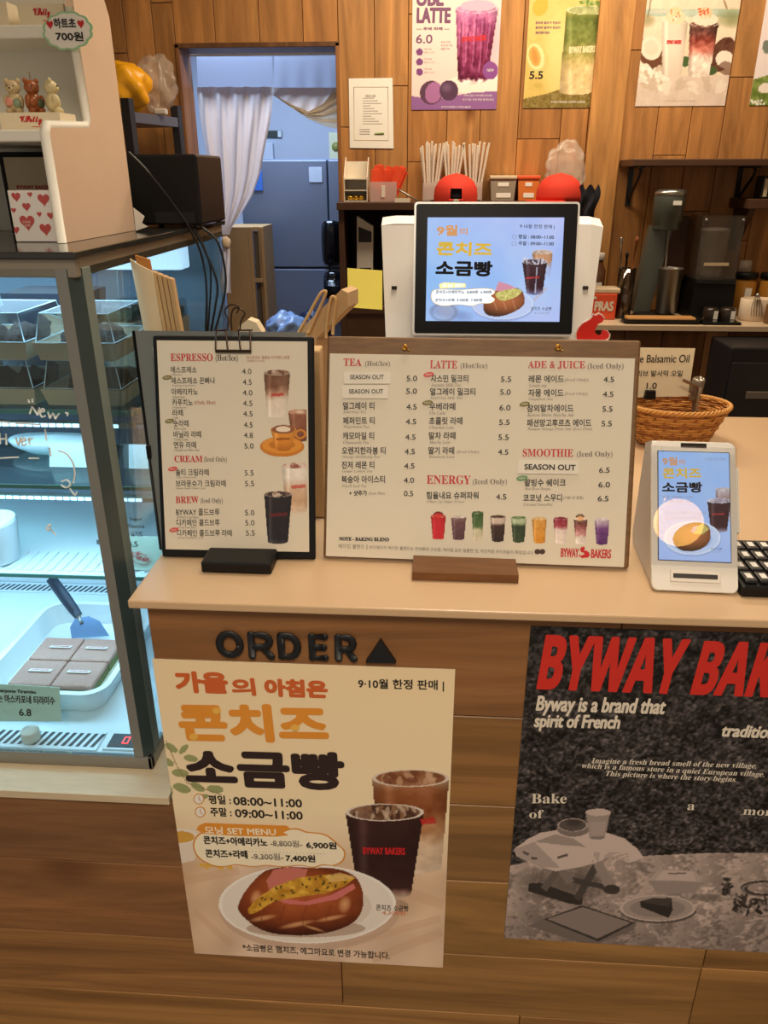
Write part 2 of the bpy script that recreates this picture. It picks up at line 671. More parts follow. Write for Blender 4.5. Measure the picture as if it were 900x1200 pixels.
        col += (30*np.exp(-((uu+.55)/.12)**2))[..., None]
        s.put(m, np.clip(col, 0, 255))
        if top is not None:
            s.put(u0*u0+v0*v0 <= 1, np.clip(np.array(top, float)+((n-.5)*2*60)[..., None], 0, 255))
        if ice is not None:
            g = np.random.default_rng(seed+5)
            ins = u0*u0+v0*v0 < .86
            for q in range(14):
                s.ell(cx+g.uniform(-.8, .8)*w, yt+g.uniform(-.7, .7)*e, w*.24, e*.42, ice[q % len(ice)], g.random()*3, .85, only=ins)
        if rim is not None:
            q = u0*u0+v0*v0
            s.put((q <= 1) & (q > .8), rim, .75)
        return m
    def emitto(s, mb, m, y=-.0003):
        al = s.a
        fm = al[:-1, :-1] & al[1:, :-1] & al[:-1, 1:] & al[1:, 1:]
        idx = -np.ones(al.shape, int)
        use = np.zeros(al.shape, bool)
        use[:-1, :-1] |= fm; use[1:, :-1] |= fm; use[:-1, 1:] |= fm; use[1:, 1:] |= fm
        idx[use] = np.arange(use.sum())
        V = np.stack([s.X[use], np.full(use.sum(), y), s.Z[use]], 1)
        j, i = np.nonzero(fm)
        F = np.stack([idx[j+1, i], idx[j+1, i+1], idx[j, i+1], idx[j, i]], 1)
        c = np.clip(s.c[use], 0, 255)/255
        c = np.where(c <= .04045, c/12.92, ((c+.055)/1.055)**2.4)
        mb.add(V, F, m, col=c)

# ------------------------------------------------------------------ materials
PRINT = vcmat('printed_ink', rough=.45, spec=.35)
SCREEN = vcmat('screen_glow', rough=.3, emit=.9, spec=.15)
SCREEN.node_tree.nodes['Principled BSDF'].inputs['Base Color'].default_value = (0, 0, 0, 1)
for l in list(SCREEN.node_tree.links):
    if l.to_socket.name == 'Base Color':
        SCREEN.node_tree.links.remove(l)
PAPER = mat('menu_paper', (222, 214, 196), .6, var=.02)
WHITEP = mat('white_paper', (240, 238, 230), .6, var=.02)
RED = mat('red_ink', (200, 28, 34), .5, var=.03)
MRED = mat('menu_red_ink', (198, 52, 58), .5, var=.03)
DARK = mat('dark_ink', (34, 30, 28), .5, var=.05)
GREY = mat('grey_ink', (120, 112, 104), .5, var=.05)
SOFT = mat('soft_grey_ink', (150, 140, 128), .5, var=.05)
OLIVE = mat('olive_badge_ink', (120, 112, 40), .5)
PINK = mat('red_badge_ink', (214, 70, 74), .5)
GREENB = mat('green_badge_ink', (96, 150, 100), .5)
BLACK = mat('black_plastic', (17, 17, 18), .45, var=.05, spec=.25)
SATIN = mat('black_painted_metal', (30, 30, 31), .35, .3)
WPLAST = mat('white_plastic', (214, 209, 202), .38, var=.015)
STEEL = mat('brushed_steel', (170, 168, 162), .3, .9, scale=60, stretch=(1, 1, 18))
BRASS = mat('brass', (190, 140, 60), .3, 1.0)
BWOOD = mat('board_wood', (116, 82, 44), .5, var=.5, scale=9, stretch=(3, 12, 22))
DWOOD = mat('dark_wood', (74, 46, 28), .55, var=.25, scale=8, stretch=(2, 8, 20))
KRAFT = mat('kraft_paper', (196, 162, 116), .8, var=.06, scale=40)
KRAFTL = mat('light_kraft_paper', (220, 202, 168), .8, var=.04, scale=40)
CORD = mat('black_rubber', (16, 16, 17), .4)
# ================================================================== THE SETTING
WALLY = 2.7
PLANK = vcmat('wall_planks', rough=.5, spec=.3, grain=(9, 9, .9), contrast=(.58, 1.18), knots=.14)
PLANKH = vcmat('counter_planks', rough=.42, spec=.4, grain=(.7, 7, 9), contrast=(.50, 1.22), knots=.17)
GAP = mat('plank_gap', (38, 24, 14), .8)
def tint(r, g, b, dv=.1):
    k = 1+random.uniform(-dv, dv)
    q = 1+random.uniform(-.05, .05)
    return np.array([lin(r)*k, lin(g)*k*q, lin(b)*k*q*q])
# back wall of upright boards, with the doorway left free
def boards(mb, x0, x1, z0, z1, y0, y1, base, seed, wmin=.11, wmax=.2):
    rr = random.Random(seed)
    x = x0
    while x < x1-1e-6:
        w = rr.uniform(wmin, wmax)
        if x+w > x1-.05:
            w = x1-x
        z = z0
        while z < z1-1e-6:
            h = rr.uniform(.35, 1.3)
            if z+h > z1-.12:
                h = z1-z
            mb.box((x+.0012, y0, z+.0012), (x+w-.0012, y1, z+h-.0012), PLANK, .0015, seg=1, col=tint(*base))
            z += h
        x += w
DX0, DX1, DZ = -.695, -.030, 2.04
WB = (190, 138, 84)
mb = MB()
mb.box((-2.2, WALLY+.02, 0), (DX0, WALLY+.15, 2.75), GAP)
mb.box((DX1, WALLY+.02, 0), (3.0, WALLY+.15, 2.75), GAP)
mb.box((DX0, WALLY+.02, DZ), (DX1, WALLY+.15, 2.75), GAP)
boards(mb, -2.2, DX0, 0, 2.75, WALLY, WALLY+.02, WB, 3)
boards(mb, DX0, DX1, DZ, 2.75, WALLY, WALLY+.02, WB, 5)
boards(mb, DX1, .99, 0, 2.75, WALLY, WALLY+.02, WB, 8, .13, .2)
boards(mb, 1.13, 3.0, 0, 2.75, WALLY, WALLY+.02, WB, 13, .12, .19)
struct('wall_back', mb)
mb = MB()
mb.box((.992, WALLY-.022, 0), (1.128, WALLY+.02, 2.75), PLANK, .003, col=tint(204, 156, 98, .02))
struct('trim_1', mb)
# the doorway's own lining
mb = MB()
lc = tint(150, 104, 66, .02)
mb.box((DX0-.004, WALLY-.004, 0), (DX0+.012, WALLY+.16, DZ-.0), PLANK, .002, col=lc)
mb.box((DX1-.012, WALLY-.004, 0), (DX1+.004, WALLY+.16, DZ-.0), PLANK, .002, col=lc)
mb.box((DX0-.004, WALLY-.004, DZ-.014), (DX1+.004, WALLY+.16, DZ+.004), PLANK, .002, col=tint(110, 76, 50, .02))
struct('trim_2', mb)
FLOORM = mat('floor_tile', (120, 104, 88), .45, var=.12, scale=3)
mb = MB(); mb.box((-2.6, -2.6, -.05), (3.1, 4.7, 0), FLOORM); struct('floor', mb)
CEILM = mat('ceiling_paint', (226, 212, 192), .8, var=.02)
mb = MB(); mb.box((-2.3, -2.6, 2.75), (3.1, 4.7, 2.8), CEILM); struct('ceiling', mb)
PAINT = mat('warm_wall_paint', (206, 184, 156), .8, var=.03)
mb = MB(); mb.box((-2.3, -2.6, 0), (-2.2, 2.86, 2.75), PAINT); struct('wall_left', mb)
mb = MB(); mb.box((3.0, -2.6, 0), (3.1, 4.7, 2.75), PAINT); struct('wall_right', mb)
KP = mat('kitchen_paint', (196, 204, 220), .7, var=.02)
mb = MB(); mb.box((-2.3, 4.6, 0), (3.0, 4.7, 2.75), KP)
struct('wall_kitchen', mb)
mb = MB(); mb.box((-1.6, 2.86, 0), (-1.5, 4.6, 2.75), KP); struct('wall_kitchen_side', mb)

# ------------------------------------------------------------------ counter
seams = [1.0245, .856, .694, .539, .3726, .2274, .09, .0]
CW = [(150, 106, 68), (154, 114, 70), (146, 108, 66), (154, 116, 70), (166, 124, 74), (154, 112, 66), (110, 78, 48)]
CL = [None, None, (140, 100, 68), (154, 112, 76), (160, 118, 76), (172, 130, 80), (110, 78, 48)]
CT = thing('counter', 'planked wooden order counter with a cream worktop', 'counter', (.5, 0, 0))
mb = MB()
rr = random.Random(4)
for i in range(7):
    z1, z0 = seams[i]-.0008, seams[i+1]+.0008
    jn = [.0016] if i < 2 else [-1.25, {2: .02, 3: -.0, 4: .03, 5: .545, 6: -.2}[i]]
    x = jn[-1]
    if i == 3: jn = [-1.25, .10]
    if i == 4: jn = [-1.25, .25]
    if i == 5: jn = [-1.25, .555]
    while jn[-1] < 1.9:
        jn.append(jn[-1]+rr.uniform(.55, .9))
    jn[-1] = 2.0
    for k in range(len(jn)-1):
        left = jn[k] < -.1
        c = (CL[i] if left else CW[i])
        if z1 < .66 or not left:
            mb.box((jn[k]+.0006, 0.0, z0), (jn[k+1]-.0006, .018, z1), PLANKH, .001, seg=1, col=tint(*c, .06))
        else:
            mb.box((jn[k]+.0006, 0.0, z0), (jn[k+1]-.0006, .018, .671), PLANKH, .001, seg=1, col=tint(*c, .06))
mb.build('plank_front', CT, world=True)
mb = MB()
mb.box((.003, .0185, 0), (1.95, .86, 1.0240), DWOOD)
mb.box((-1.25, .0185, 0), (.0025, .78, .670), DWOOD)
mb.build('carcass', CT, world=True)
WT = mat('cream_worktop', (203, 172, 136), .32, var=.02, scale=120)
WTE = mat('worktop_edge', (214, 196, 172), .4, var=.02)
mb = MB()
mb.box((-.0145, -.02, 1.0250), (2.0, .89, 1.0372), WT, .0022)
wt = mb.build('worktop', CT, world=True)
wt['label'] = 'cream laminate worktop'
SILL = mat('pale_sill_wood', (206, 190, 160), .6, var=.12, scale=10, stretch=(2, 14, 14))
mb = MB()
mb.box((-1.25, -.006, .6725), (-.004, .78, .6865), SILL, .001)
o = mb.build('sill_board', CT, world=True)
o['label'] = 'pale wooden ledge under the glass display case'

# raised letters on the counter front
SO = Sheet((0, 0, 0))
O1 = Crop(170, 720, 2.432)
LET = mat('black_letter', (16, 20, 26), .5)
def strokes(name, label, x0, x1, y0, y1, parts, th):
    """a raised letter made of fat rounded strokes; parts in unit letter space, y down"""
    mb = MB()
    a, b = SO.p(*O1(x0, y1)), SO.p(*O1(x1, y0))
    W, H = b[0]-a[0]-th, b[1]-a[1]-th
    for pl in parts:
        pts = [(a[0]+th/2+q[0]*W, -.0045, b[1]-th/2-q[1]*H) for q in pl]
        mb.tube(pts, th/2, LET, seg=12, closed=(pl[0] == pl[-1] and len(pl) > 3))
        for q in pts:
            mb.ball(q, th/2, LET, u=10, w=6)
    V = np.vstack(mb.v)
    mb.v = [np.stack([V[:, 0], -.0045+np.clip((V[:, 1]+.0045)*.45, -.004, .004), V[:, 2]], 1)]
    mb.col = [np.ones((len(V), 3))]
    o = mb.build(name, world=True)
    tag(o, label, 'letter', 'raised letters of the order sign')
    return o
circ = [(.5+.5*math.cos(t*2*PI/20), .5+.5*math.sin(t*2*PI/20)) for t in range(20)]
Dc = [(0, 0), (0, .5), (0, 1), (.45, 1)]+[(.45+.55*math.cos(a), .5+.5*math.sin(a)) for a in np.linspace(PI/2, -PI/2, 9)][1:]+[(.2, 0)]
Rb = [(0, 1), (0, 0), (.55, 0)]+[(.55+.4*math.cos(a), .28+.28*math.sin(a)) for a in np.linspace(-PI/2, PI/2, 7)][1:]+[(.05, .56)]
Rl = [(.55, .56), (1, 1)]
th = .0106
strokes('letter', 'black raised letter O, first of the word on the counter front', 207, 280, 42, 118, [circ+[circ[0]]], th)
strokes('letter', 'black raised letter R right after the O on the counter front', 298, 368, 45, 123, [Rb, Rl], th)
strokes('letter', 'black raised letter D in the middle of the word on the counter front', 381, 445, 48, 124, [Dc+[Dc[0]]], th)
strokes('letter', 'black raised letter E on the counter front', 468, 523, 50, 127, [[(1, 0), (0, 0), (0, 1), (1, 1)], [(0, .5), (.9, .5)]], th)
strokes('letter', 'black raised letter R beside the triangle on the counter front', 542, 606, 52, 130, [Rb, Rl], th)
mb = MB()
tri = [SO.p(*O1(*q)) for q in ((630, 128), (716, 130), (672, 66))]
mb.prism([tuple(q) for q in tri], -.0085, -.0005, LET)
tag(mb.build('triangle_sign', world=True), 'black raised triangle at the end of the word on the counter front', 'sign')
# ================================================================== DISPLAY CASE
CG = glass('case_glass', (236, 243, 243), .06, gl=.45)
CGE = mat('green_glass_edge', (58, 72, 74), .2, var=.1)
CGE2 = mat('shelf_glass_edge', (80, 130, 122), .2, var=.1)
CSTEEL = mat('case_steel', (150, 150, 146), .35, .75, var=.05)
CWHITE = mat('case_white', (226, 236, 240), .4, var=.01)
CGREY = mat('case_seal', (128, 130, 126), .45, .2, var=.06)
SLOT = mat('vent_slot', (60, 66, 70), .6)
LED = mat('led_strip', (165, 220, 255), .4, emit=5.0, var=.01)
FX, FY, RX_, BY = -.047, .052, -1.2, .74      # right side, front, left end, back
Z0, Z1 = .687, 1.468
CASE = thing('display_case', 'glass refrigerated cake display case with lit shelves on the wooden ledge', 'display case', ((FX+RX_)/2, FY, Z0))
mb = MB()                                    # base tub, white inside, steel rail outside
mb.box((RX_, FY, Z0), (FX, FY+.010, Z0+.024), CSTEEL, .002)
mb.box((FX-.008, FY, Z0), (FX, BY, Z0+.024), CSTEEL, .002)
mb.box((RX_, BY-.01, Z0), (FX, BY, Z0+.3), CSTEEL)
mb.build('base_rail', CASE, world=True)
mb = MB()
mb.box((RX_, FY+.0105, Z0+.0005), (FX-.0085, BY-.0105, Z0+.010), CWHITE)
mb.box((RX_, .62, Z0+.010), (FX-.0085, BY-.0105, .86), CWHITE, .004)
mb.box((RX_, BY-.02, .86), (FX-.0085, BY-.0105, 1.44), mat('case_back_panel', (150, 172, 190), .4, .1))
mb.build('liner', CASE, world=True)
# front and back air grilles
def grille(name, y0, y1, z, n, x0, x1, slant):
    mb = MB()
    mb.box((x0, y0, z), (x1, y1, z+.003), CWHITE, .0008)
    for k in range(n):
        x = x0+(k+.5)*(x1-x0)/n
        w = (x1-x0)/n*.27
        a, b = y0+(y1-y0)*.14, y1-(y1-y0)*.14
        V = [(x-w-slant, a, z+.0032), (x+w-slant, a, z+.0032), (x+w+slant, b, z+.0032), (x-w+slant, b, z+.0032)]
        mb.add(V, [(0, 1, 2, 3)], SLOT)
    return mb.build(name, CASE, world=True)
grille('front_grille', .076, .122, Z0+.0102, 60, -.88, -.148, .004)
grille('back_grille', .575, .612, Z0+.0102, 74, -.95, -.06, .004)
mb = MB()                                    # controller display
mb.box((-.140, .080, Z0+.0102), (-.062, .122, Z0+.0135), CWHITE, .001)
mb.box((-.134, .084, Z0+.0130), (-.078, .117, Z0+.0145), mat('display_black', (46, 52, 56), .25), .0005)
dsp = mb.build('controller_display', CASE, world=True)
mb = MB()
rdg = mat('red_digit', (255, 60, 60), .4, emit=3)
mb.box((-.112, .093, Z0+.0146), (-.1105, .109, Z0+.0149), rdg)
mb.box((-.1035, .093, Z0+.0146), (-.102, .109, Z0+.0149), rdg)
mb.box((-.112, .093, Z0+.0146), (-.102, .0945, Z0+.0149), rdg)
mb.box((-.112, .1075, Z0+.0146), (-.102, .109, Z0+.0149), rdg)
mb.build('digit', dsp, world=True)
mb = MB(); mb.box((RX_, FY+.001, Z0+.0245), (FX-.020, FY+.006, Z1-.02), CG)
fg = mb.build('front_pane', CASE, world=True); fg['label'] = 'clear front glass'
mb = MB(); mb.box((FX-.006, FY+.020, Z0+.0245), (FX-.001, BY, Z1-.02), CG)
sg = mb.build('side_pane', CASE, world=True); sg['label'] = 'clear side glass'
mb = MB()                                    # corner post: seal strip, dark green corner, side strip
mb.box((FX-.0275, FY-.0002, Z0+.0245), (FX-.0125, FY+.0065, Z1-.02), CGREY, .001)
mb.prism([(FX-.0125, FY), (FX, FY+.015), (FX-.002, FY+.018), (FX-.014, FY+.006)], Z0+.0245, Z1-.02, CGE, M=Matrix(((1, 0, 0, 0), (0, 0, 1, 0), (0, 1, 0, 0), (0, 0, 0, 1))))
mb.box((FX-.0062, FY+.015, Z0+.0245), (FX+.0002, FY+.040, Z1-.02), mat('side_seal', (120, 134, 130), .4, .1), .001)
mb.build('corner_post', CASE, world=True)
mb = MB()                                    # top: dark edged glass plate on a rail
mb.box((RX_, FY+.001, Z1-.030), (FX-.001, FY+.012, Z1-.0085), mat('top_rail', (150, 142, 128), .35, .5), .001)
mb.box((FX-.012, FY+.0125, Z1-.030), (FX-.001, BY, Z1-.0085), mat('top_rail_side', (158, 146, 128), .35, .5), .001)
mb.box((RX_, FY-.006, Z1-.008), (FX+.004, BY+.01, Z1), mat('top_plate', (52, 52, 50), .12, .1), .001)
o = mb.build('top_plate', CASE, world=True); o['label'] = 'dark glass top'
# shelves
def shelf(name, y0, y1, z, led, mt=None):
    mb = MB()
    mb.box((RX_, y0, z-.006), (FX-.012, y1, z), mt or glass('shelf_glass', (214, 236, 236), .2))
    mb.box((RX_, y0-.003, z-.0065), (FX-.012, y0-.0005, z+.0005), CGE2, .0005)
    mb.box((FX-.0118, y0-.003, z-.0065), (FX-.0098, y1, z+.0005), CGE2, .0005)
    s = mb.build(name, CASE, world=True)
    if led:
        mb = MB()
        mb.box((RX_, y0+.006, z-.030), (FX-.02, y0+.020, z-.022), CSTEEL, .001)
        n = 90
        for k in range(n):
            x = RX_+.02+(FX-.06-RX_)*k/n
            mb.box((x, y0+.0045, z-.0285), (x+.0095, y0+.0058, z-.0235), LED)
        l = mb.build('led_strip', s, world=True)
        l['label'] = 'row of glowing cold white diodes'
    return s
SH1, SH2, SH3 = 1.231, 1.090, .897
shelf('glass_shelf', .20, .56, SH1, True)
shelf('glass_shelf', .25, .60, SH2, True)
s3 = shelf('slatted_shelf', .30, .615, SH3, False, CWHITE)
mb = MB()
for k in range(60):
    x = RX_+.02+k*.019
    mb.box((x, .312, SH3+.0002), (x+.009, .385, SH3+.003), CWHITE, .001)
mb.build('slat', s3, world=True)['kind'] = 'stuff'
# tube lamp under the top at the back
mb = MB()
mb.box((RX_, .55, Z1-.075), (FX-.03, .60, Z1-.035), mat('tube_lamp', (190, 225, 255), .4, emit=2.2, var=.01), .004)
mb.build('top_lamp', CASE, world=True)
area('case_lamp', (-.55, .30, Z1-.035), 1.0, 6, (.52, .78, 1.0), sy=.18)
area('case_lamp', (-.55, .27, SH2-.035), 1.0, 3.2, (.48, .76, 1.0), sy=.12)
area('case_lamp', (-.55, .30, SH1-.035), 1.0, 2, (.5, .78, 1.0), sy=.08)
area('case_lamp', (-.55, .42, SH3-.012), 1.0, 2.2, (.48, .76, 1.0), sy=.2)
# handwriting on the front glass (white paint marker)
CHALK = mat('white_marker', (238, 240, 236), .7)
SF = Sheet((0, FY+.0005, 0))
K4 = Crop(0, 460, 5.0)
mb = MB()
def pen(C, pts, r=.0012, y=FY-.0002, S=SF, m=CHALK):
    if len(pts) > 2:
        Q = []
        for i in range(len(pts)-1):
            a, b, c, d = [np.array(pts[min(max(j, 0), len(pts)-1)], float) for j in (i-1, i, i+1, i+2)]
            Q += [tuple(.5*((2*b)+(c-a)*t+(2*a-5*b+4*c-d)*t*t+(-a+3*b-3*c+d)*t**3)) for t in (0, .25, .5, .75)]
        pts = Q+[pts[-1]]
    q = [S.p(*C(*p)) for p in pts]
    mb.tube([(a[0], y, a[1]) for a in q], r, m, seg=5)
for pl in ([(168, 40), (172, 58)], [(190, 36), (192, 56)], [(176, 124), (190, 82)], [(190, 82), (222, 132)], [(222, 132), (232, 88)],
           [(240, 112), (262, 108), (252, 94), (236, 112), (246, 142), (268, 136)], [(282, 112), (294, 150)], [(294, 150), (312, 120)], [(312, 120), (326, 154)], [(326, 154), (348, 122)],
           [(384, 118), (398, 120), (396, 136)],
           [(0, 240), (2, 300)], [(36, 242), (40, 304)], [(2, 272), (38, 270)], [(95, 262), (110, 306), (122, 262)],
           [(128, 284), (152, 280), (144, 264), (128, 282), (136, 306), (158, 300)], [(168, 266), (176, 304)], [(172, 284), (184, 266), (196, 270)], [(266, 212), (274, 282)], [(290, 322), (300, 372)],
           [(345, 338), (390, 358), (418, 392), (434, 430), (440, 480), (432, 530)], [(362, 520), (396, 512), (414, 540), (388, 556), (358, 540)],
           [(410, 560), (440, 600), (452, 580)], [(-60, 170), (20, 172), (60, 176)], [(90, 178), (160, 182), (235, 186)], [(-40, 386), (60, 380), (110, 378)], [(170, 384), (230, 384)],
           [(274, 792), (296, 768), (288, 806), (272, 796)], [(300, 800), (330, 836)]):
    if pl[0] == (0, 240):
        mb.build('handwriting', fg, world=True)['label'] = 'white marker word New in quotes on the front glass'; mb = MB()
    if pl[0] == (345, 338):
        mb.build('handwriting', fg, world=True)['label'] = 'white marker line ending in ver on the front glass'; mb = MB()
    if pl[0] == (-60, 170):
        mb.build('drawn_arrow', fg, world=True)['label'] = 'white marker curling arrow on the front glass'; mb = MB()
    if pl[0] in ((90, 178), (-40, 386), (170, 384)):
        mb.build('drawn_dash', fg, world=True); mb = MB()
    if pl[0] == (274, 792):
        mb.build('drawn_dash', fg, world=True); mb = MB()
    pen(K4, pl)
mb.build('drawn_arrow', fg, world=True)

# ---------------------------------------------------- cakes on the top shelf
TRAYM = mat('kraft_tray_board', (196, 176, 148), .75, var=.04)
CLEAR = glass('clear_lid_plastic', (236, 244, 246), .3, .05)
CHOC = mat('chocolate_crumb', (58, 38, 30), .75, var=.5, scale=160, bump=.6)
def cake_box(x0, x1, y0, y1, z, label):
    t = thing('cake_box', label, 'cake box', ((x0+x1)/2, y0, z), group='clear lidded cake boxes')
    mb = MB()
    e = .006
    h = .026
    A = [(x0+e, y0+e, z), (x1-e, y0+e, z), (x1-e, y1-e, z), (x0+e, y1-e, z)]
    B = [(x0, y0, z+h), (x1, y0, z+h), (x1, y1, z+h), (x0, y1, z+h)]
    mb.add(A+B, [(3, 2, 1, 0), (0, 1, 5, 4), (1, 2, 6, 5), (2, 3, 7, 6), (3, 0, 4, 7)], TRAYM)
    mb.build('tray', t, world=True)
    mb = MB()
    i = .004
    h2 = .067
    j = .012
    A = [(x0+i, y0+i, z+h+.0005), (x1-i, y0+i, z+h+.0005), (x1-i, y1-i, z+h+.0005), (x0+i, y1-i, z+h+.0005)]
    B = [(x0+j, y0+j, z+h2), (x1-j, y0+j, z+h2), (x1-j, y1-j, z+h2), (x0+j, y1-j, z+h2)]
    mb.add(A+B, [(4, 5, 6, 7), (0, 1, 5, 4), (1, 2, 6, 5), (2, 3, 7, 6), (3, 0, 4, 7)], CLEAR)
    for a, b in ((0, 1), (1, 2), (2, 3), (3, 0), (4, 5), (5, 6), (6, 7), (7, 4), (0, 4), (1, 5), (2, 6), (3, 7)):
        V = A+B
        mb.tube([V[a], V[b]], .0009, mat('lid_edge', (200, 224, 236), .2, var=.02), seg=5)
    mb.build('lid', t, world=True)
    return t
def choc(c, r, label, grp):
    mb = MB()
    bm = bmesh.new()
    bmesh.ops.create_icosphere(bm, subdivisions=3, radius=1.0)
    for q in bm.verts:
        n = math.sin(q.co.x*9+c[0]*90)*math.cos(q.co.y*8)*math.sin(q.co.z*10+c[0]*40)*.13+random.uniform(-.06, .06)
        q.co = q.co*(1+n)
        if q.co.z < -.6: q.co.z = -.6
        q.co = Vector((c[0]+q.co.x*r[0], c[1]+q.co.y*r[1], c[2]+(q.co.z+.6)*r[2]))
    mb.bm(bm, CHOC, smooth=True)
    o = mb.build('chocolate_cake', world=True)
    tag(o, label, 'cake', grp)
BX = [(-.205, -.079), (-.343, -.214), (-.483, -.352)]
nm = ['rightmost', 'second from the corner post', 'at the left edge of the photo']
for k, (a, b) in enumerate(BX):
    for lv in (0, 1):
        z = SH1+.0008+lv*.0685
        cake_box(a, b, .215, .365, z, 'clear lidded kraft cake box, %s tray of the %s stack on the top shelf' % (['lower', 'upper'][lv], ['rightmost', 'middle', 'leftmost'][k]))
        for q, xx in enumerate((a+.039, b-.039)):
            choc((xx, .285, z+.0015), (.022, .042, .026), 'crumbly dark chocolate cake in the %s box of the %s stack' % (['lower', 'upper'][lv], ['rightmost', 'middle', 'leftmost'][k]), 'chocolate cakes on the top shelf')
# back row on the top shelf
zb = SH1+.0008
mb = MB()
a, b = atz(8, 352, 1.31), atz(74, 352, 1.31)
mb.prism([(-.34, zb), (-.235, zb), (-.215, zb+.135), (-.36, zb+.135)], .43, .53, mat('dark_tub', (40, 48, 62), .4))
tag(mb.build('storage_tub', world=True), 'dark blue tub behind the cake boxes on the top shelf', 'tub')
mb = MB()
mb.prism([(-.46, zb), (-.385, zb), (-.375, zb+.11), (-.47, zb+.11)], .43, .53, mat('pale_tub', (190, 204, 214), .45))
tag(mb.build('storage_tub', world=True), 'pale tub behind the cake boxes at the left edge of the photo', 'tub')
GREENF = mat('green_salad', (96, 112, 84), .7, var=.6, scale=70)
for (x0, x1, lab) in ((-.195, -.135, 'small clear lidded salad box behind the corner post'), (-.118, -.066, 'small clear lidded salad box nearest the side glass')):
    t = thing('salad_box', lab, 'food box', ((x0+x1)/2, .44, zb), group='salad boxes')
    mb = MB()
    mb.prism([(x0+.006, zb), (x1-.006, zb), (x1, zb+.085), (x0, zb+.085)], .44, .53, TRAYM); mb.build('tray', t, world=True)
    mb = MB(); mb.box((x0+.004, .444, zb+.0856), (x1-.004, .526, zb+.104), GREENF, .006); mb.build('filling', t, world=True)
    mb = MB(); mb.box((x0+.001, .441, zb+.0855), (x1-.001, .529, zb+.116), CLEAR, .005); mb.build('lid', t, world=True)
# second shelf: dark trays with white cards, a white cloth-covered bowl
zz = SH2+.0008
DT = mat('dark_tray', (54, 62, 74), .4)
for x0, x1, lab in ((-.24, -.075, 'dark serving tray at the right end of the second shelf'), (-.45, -.262, 'dark serving tray behind the writing on the second shelf'), (-.68, -.475, 'dark serving tray at the left of the second shelf')):
    mb = MB()
    mb.box((x0, .44, zz), (x1, .58, zz+.045), DT, .008)
    tag(mb.build('serving_tray', world=True), lab, 'tray', 'dark trays on the second shelf')
for x0, x1, lab in ((-.275, -.185, 'blank pale card leaning behind the corner post on the second shelf'), (-.135, -.075, 'blank pale card near the side glass on the second shelf'), (-.47, -.40, 'blank pale card at the left edge of the second shelf')):
    mb = MB()
    mb.slab([(x0, .330, zz), (x1, .330, zz), (x1-.008, .352, zz+.036), (x0-.004, .352, zz+.036)], -.0015, mat('pale_card', (206, 224, 226), .6, var=.01))
    tag(mb.build('name_card', world=True), lab, 'card', 'blank cards on the second shelf')
mb = MB()
mb.lathe([(0, 0), (.05, 0), (.075, .012), (.082, .022), (.078, .025), (0, .03)], mat('white_ceramic', (222, 234, 238), .25, var=.01), seg=32, M=T(-.305, .415, zz), sy=.5)
tag(mb.build('serving_dish', world=True), 'low white dish on the second shelf under the drawn arrow', 'dish')
# slatted shelf: ribbed white cup, price card, starburst
mb = MB()
prof = [(0, 0), (.030, 0)]
for k in range(12):
    z = .004+k*.0065
    r = .032+k*.0006
    prof += [(r+.0028, z), (r, z+.004)]
prof += [(.0395, .084), (.0375, .084), (.031, .006), (0, .005)]
c = at(5, 640, .345)
mb.lathe(prof, CWHITE, seg=36, M=T(c.x-.012, .345, SH3+.0035))
tag(mb.build('ribbed_cup', world=True), 'white spiral ribbed cup at the left edge of the slatted shelf', 'cup')
GREENP = mat('mint_card', (214, 236, 216), .6, var=.01)
def place_text(lines, S, C, mt, h, y=-.0008, **kw):
    for t, x0, x1, y0 in lines:
        put(mbx, S, C, t, x0, x1, y0, h, mt, y=y, **kw)
K7 = Crop(0, 580, 3.333)
# yogurt card
S = Sheet((-.1255, .318, SH3+.004), 0, math.radians(8))
w = .100
t = thing('price_card', 'mint price card standing behind the corner post on the slatted shelf', 'price card', (-.175, .318, SH3+.0036), 0, math.radians(8))
S = Sheet((-.175, .318, SH3+.0036), 0, math.radians(8))
mbx = MB()
mbx.box((0, 0, 0), (.110, .0012, .064), GREENP)
for tx, x0, x1, y0, h in (('Yogurt', 508, 556, 104, 16), ('Finance', 500, 566, 130, 17), ('요거트', 512, 560, 163, 22), ('휘낭시에', 385, 420, 150, 20), ('화이트', 378, 412, 195, 20), ('4.5', 500, 540, 203, 22), ('요', 386, 402, 112, 18)):
    put(mbx, S, K7, tx, x0, x1, y0, h, DARK, bold=.0003)
mbx.build('card', t)
mbx = MB()
star = []
for k in range(28):
    a = 2*PI*k/28
    r = (1.0 if k % 2 else .78)
    star.append((.0165*r*math.cos(a)*1.25, .0115*r*math.sin(a)))
c0 = S.p(*K7(548, 246))
mbx.prism([(c0[0]+p[0]*math.cos(.35)+p[1]*math.sin(.35), c0[1]-p[0]*math.sin(.35)+p[1]*math.cos(.35)) for p in star], -.0030, -.0022, PINK)
mbx.prism([(c0[0]+(p[0]*math.cos(.35)+p[1]*math.sin(.35))*.9, c0[1]+(-p[0]*math.sin(.35)+p[1]*math.cos(.35))*.9) for p in star], -.0032, -.0030, GREENP)
put(mbx, S, K7, script('New'), 516, 580, 240, 34, PINK, y1=264, y=-.0036, bold=.0003)
st = mbx.build('starburst_sticker', t)

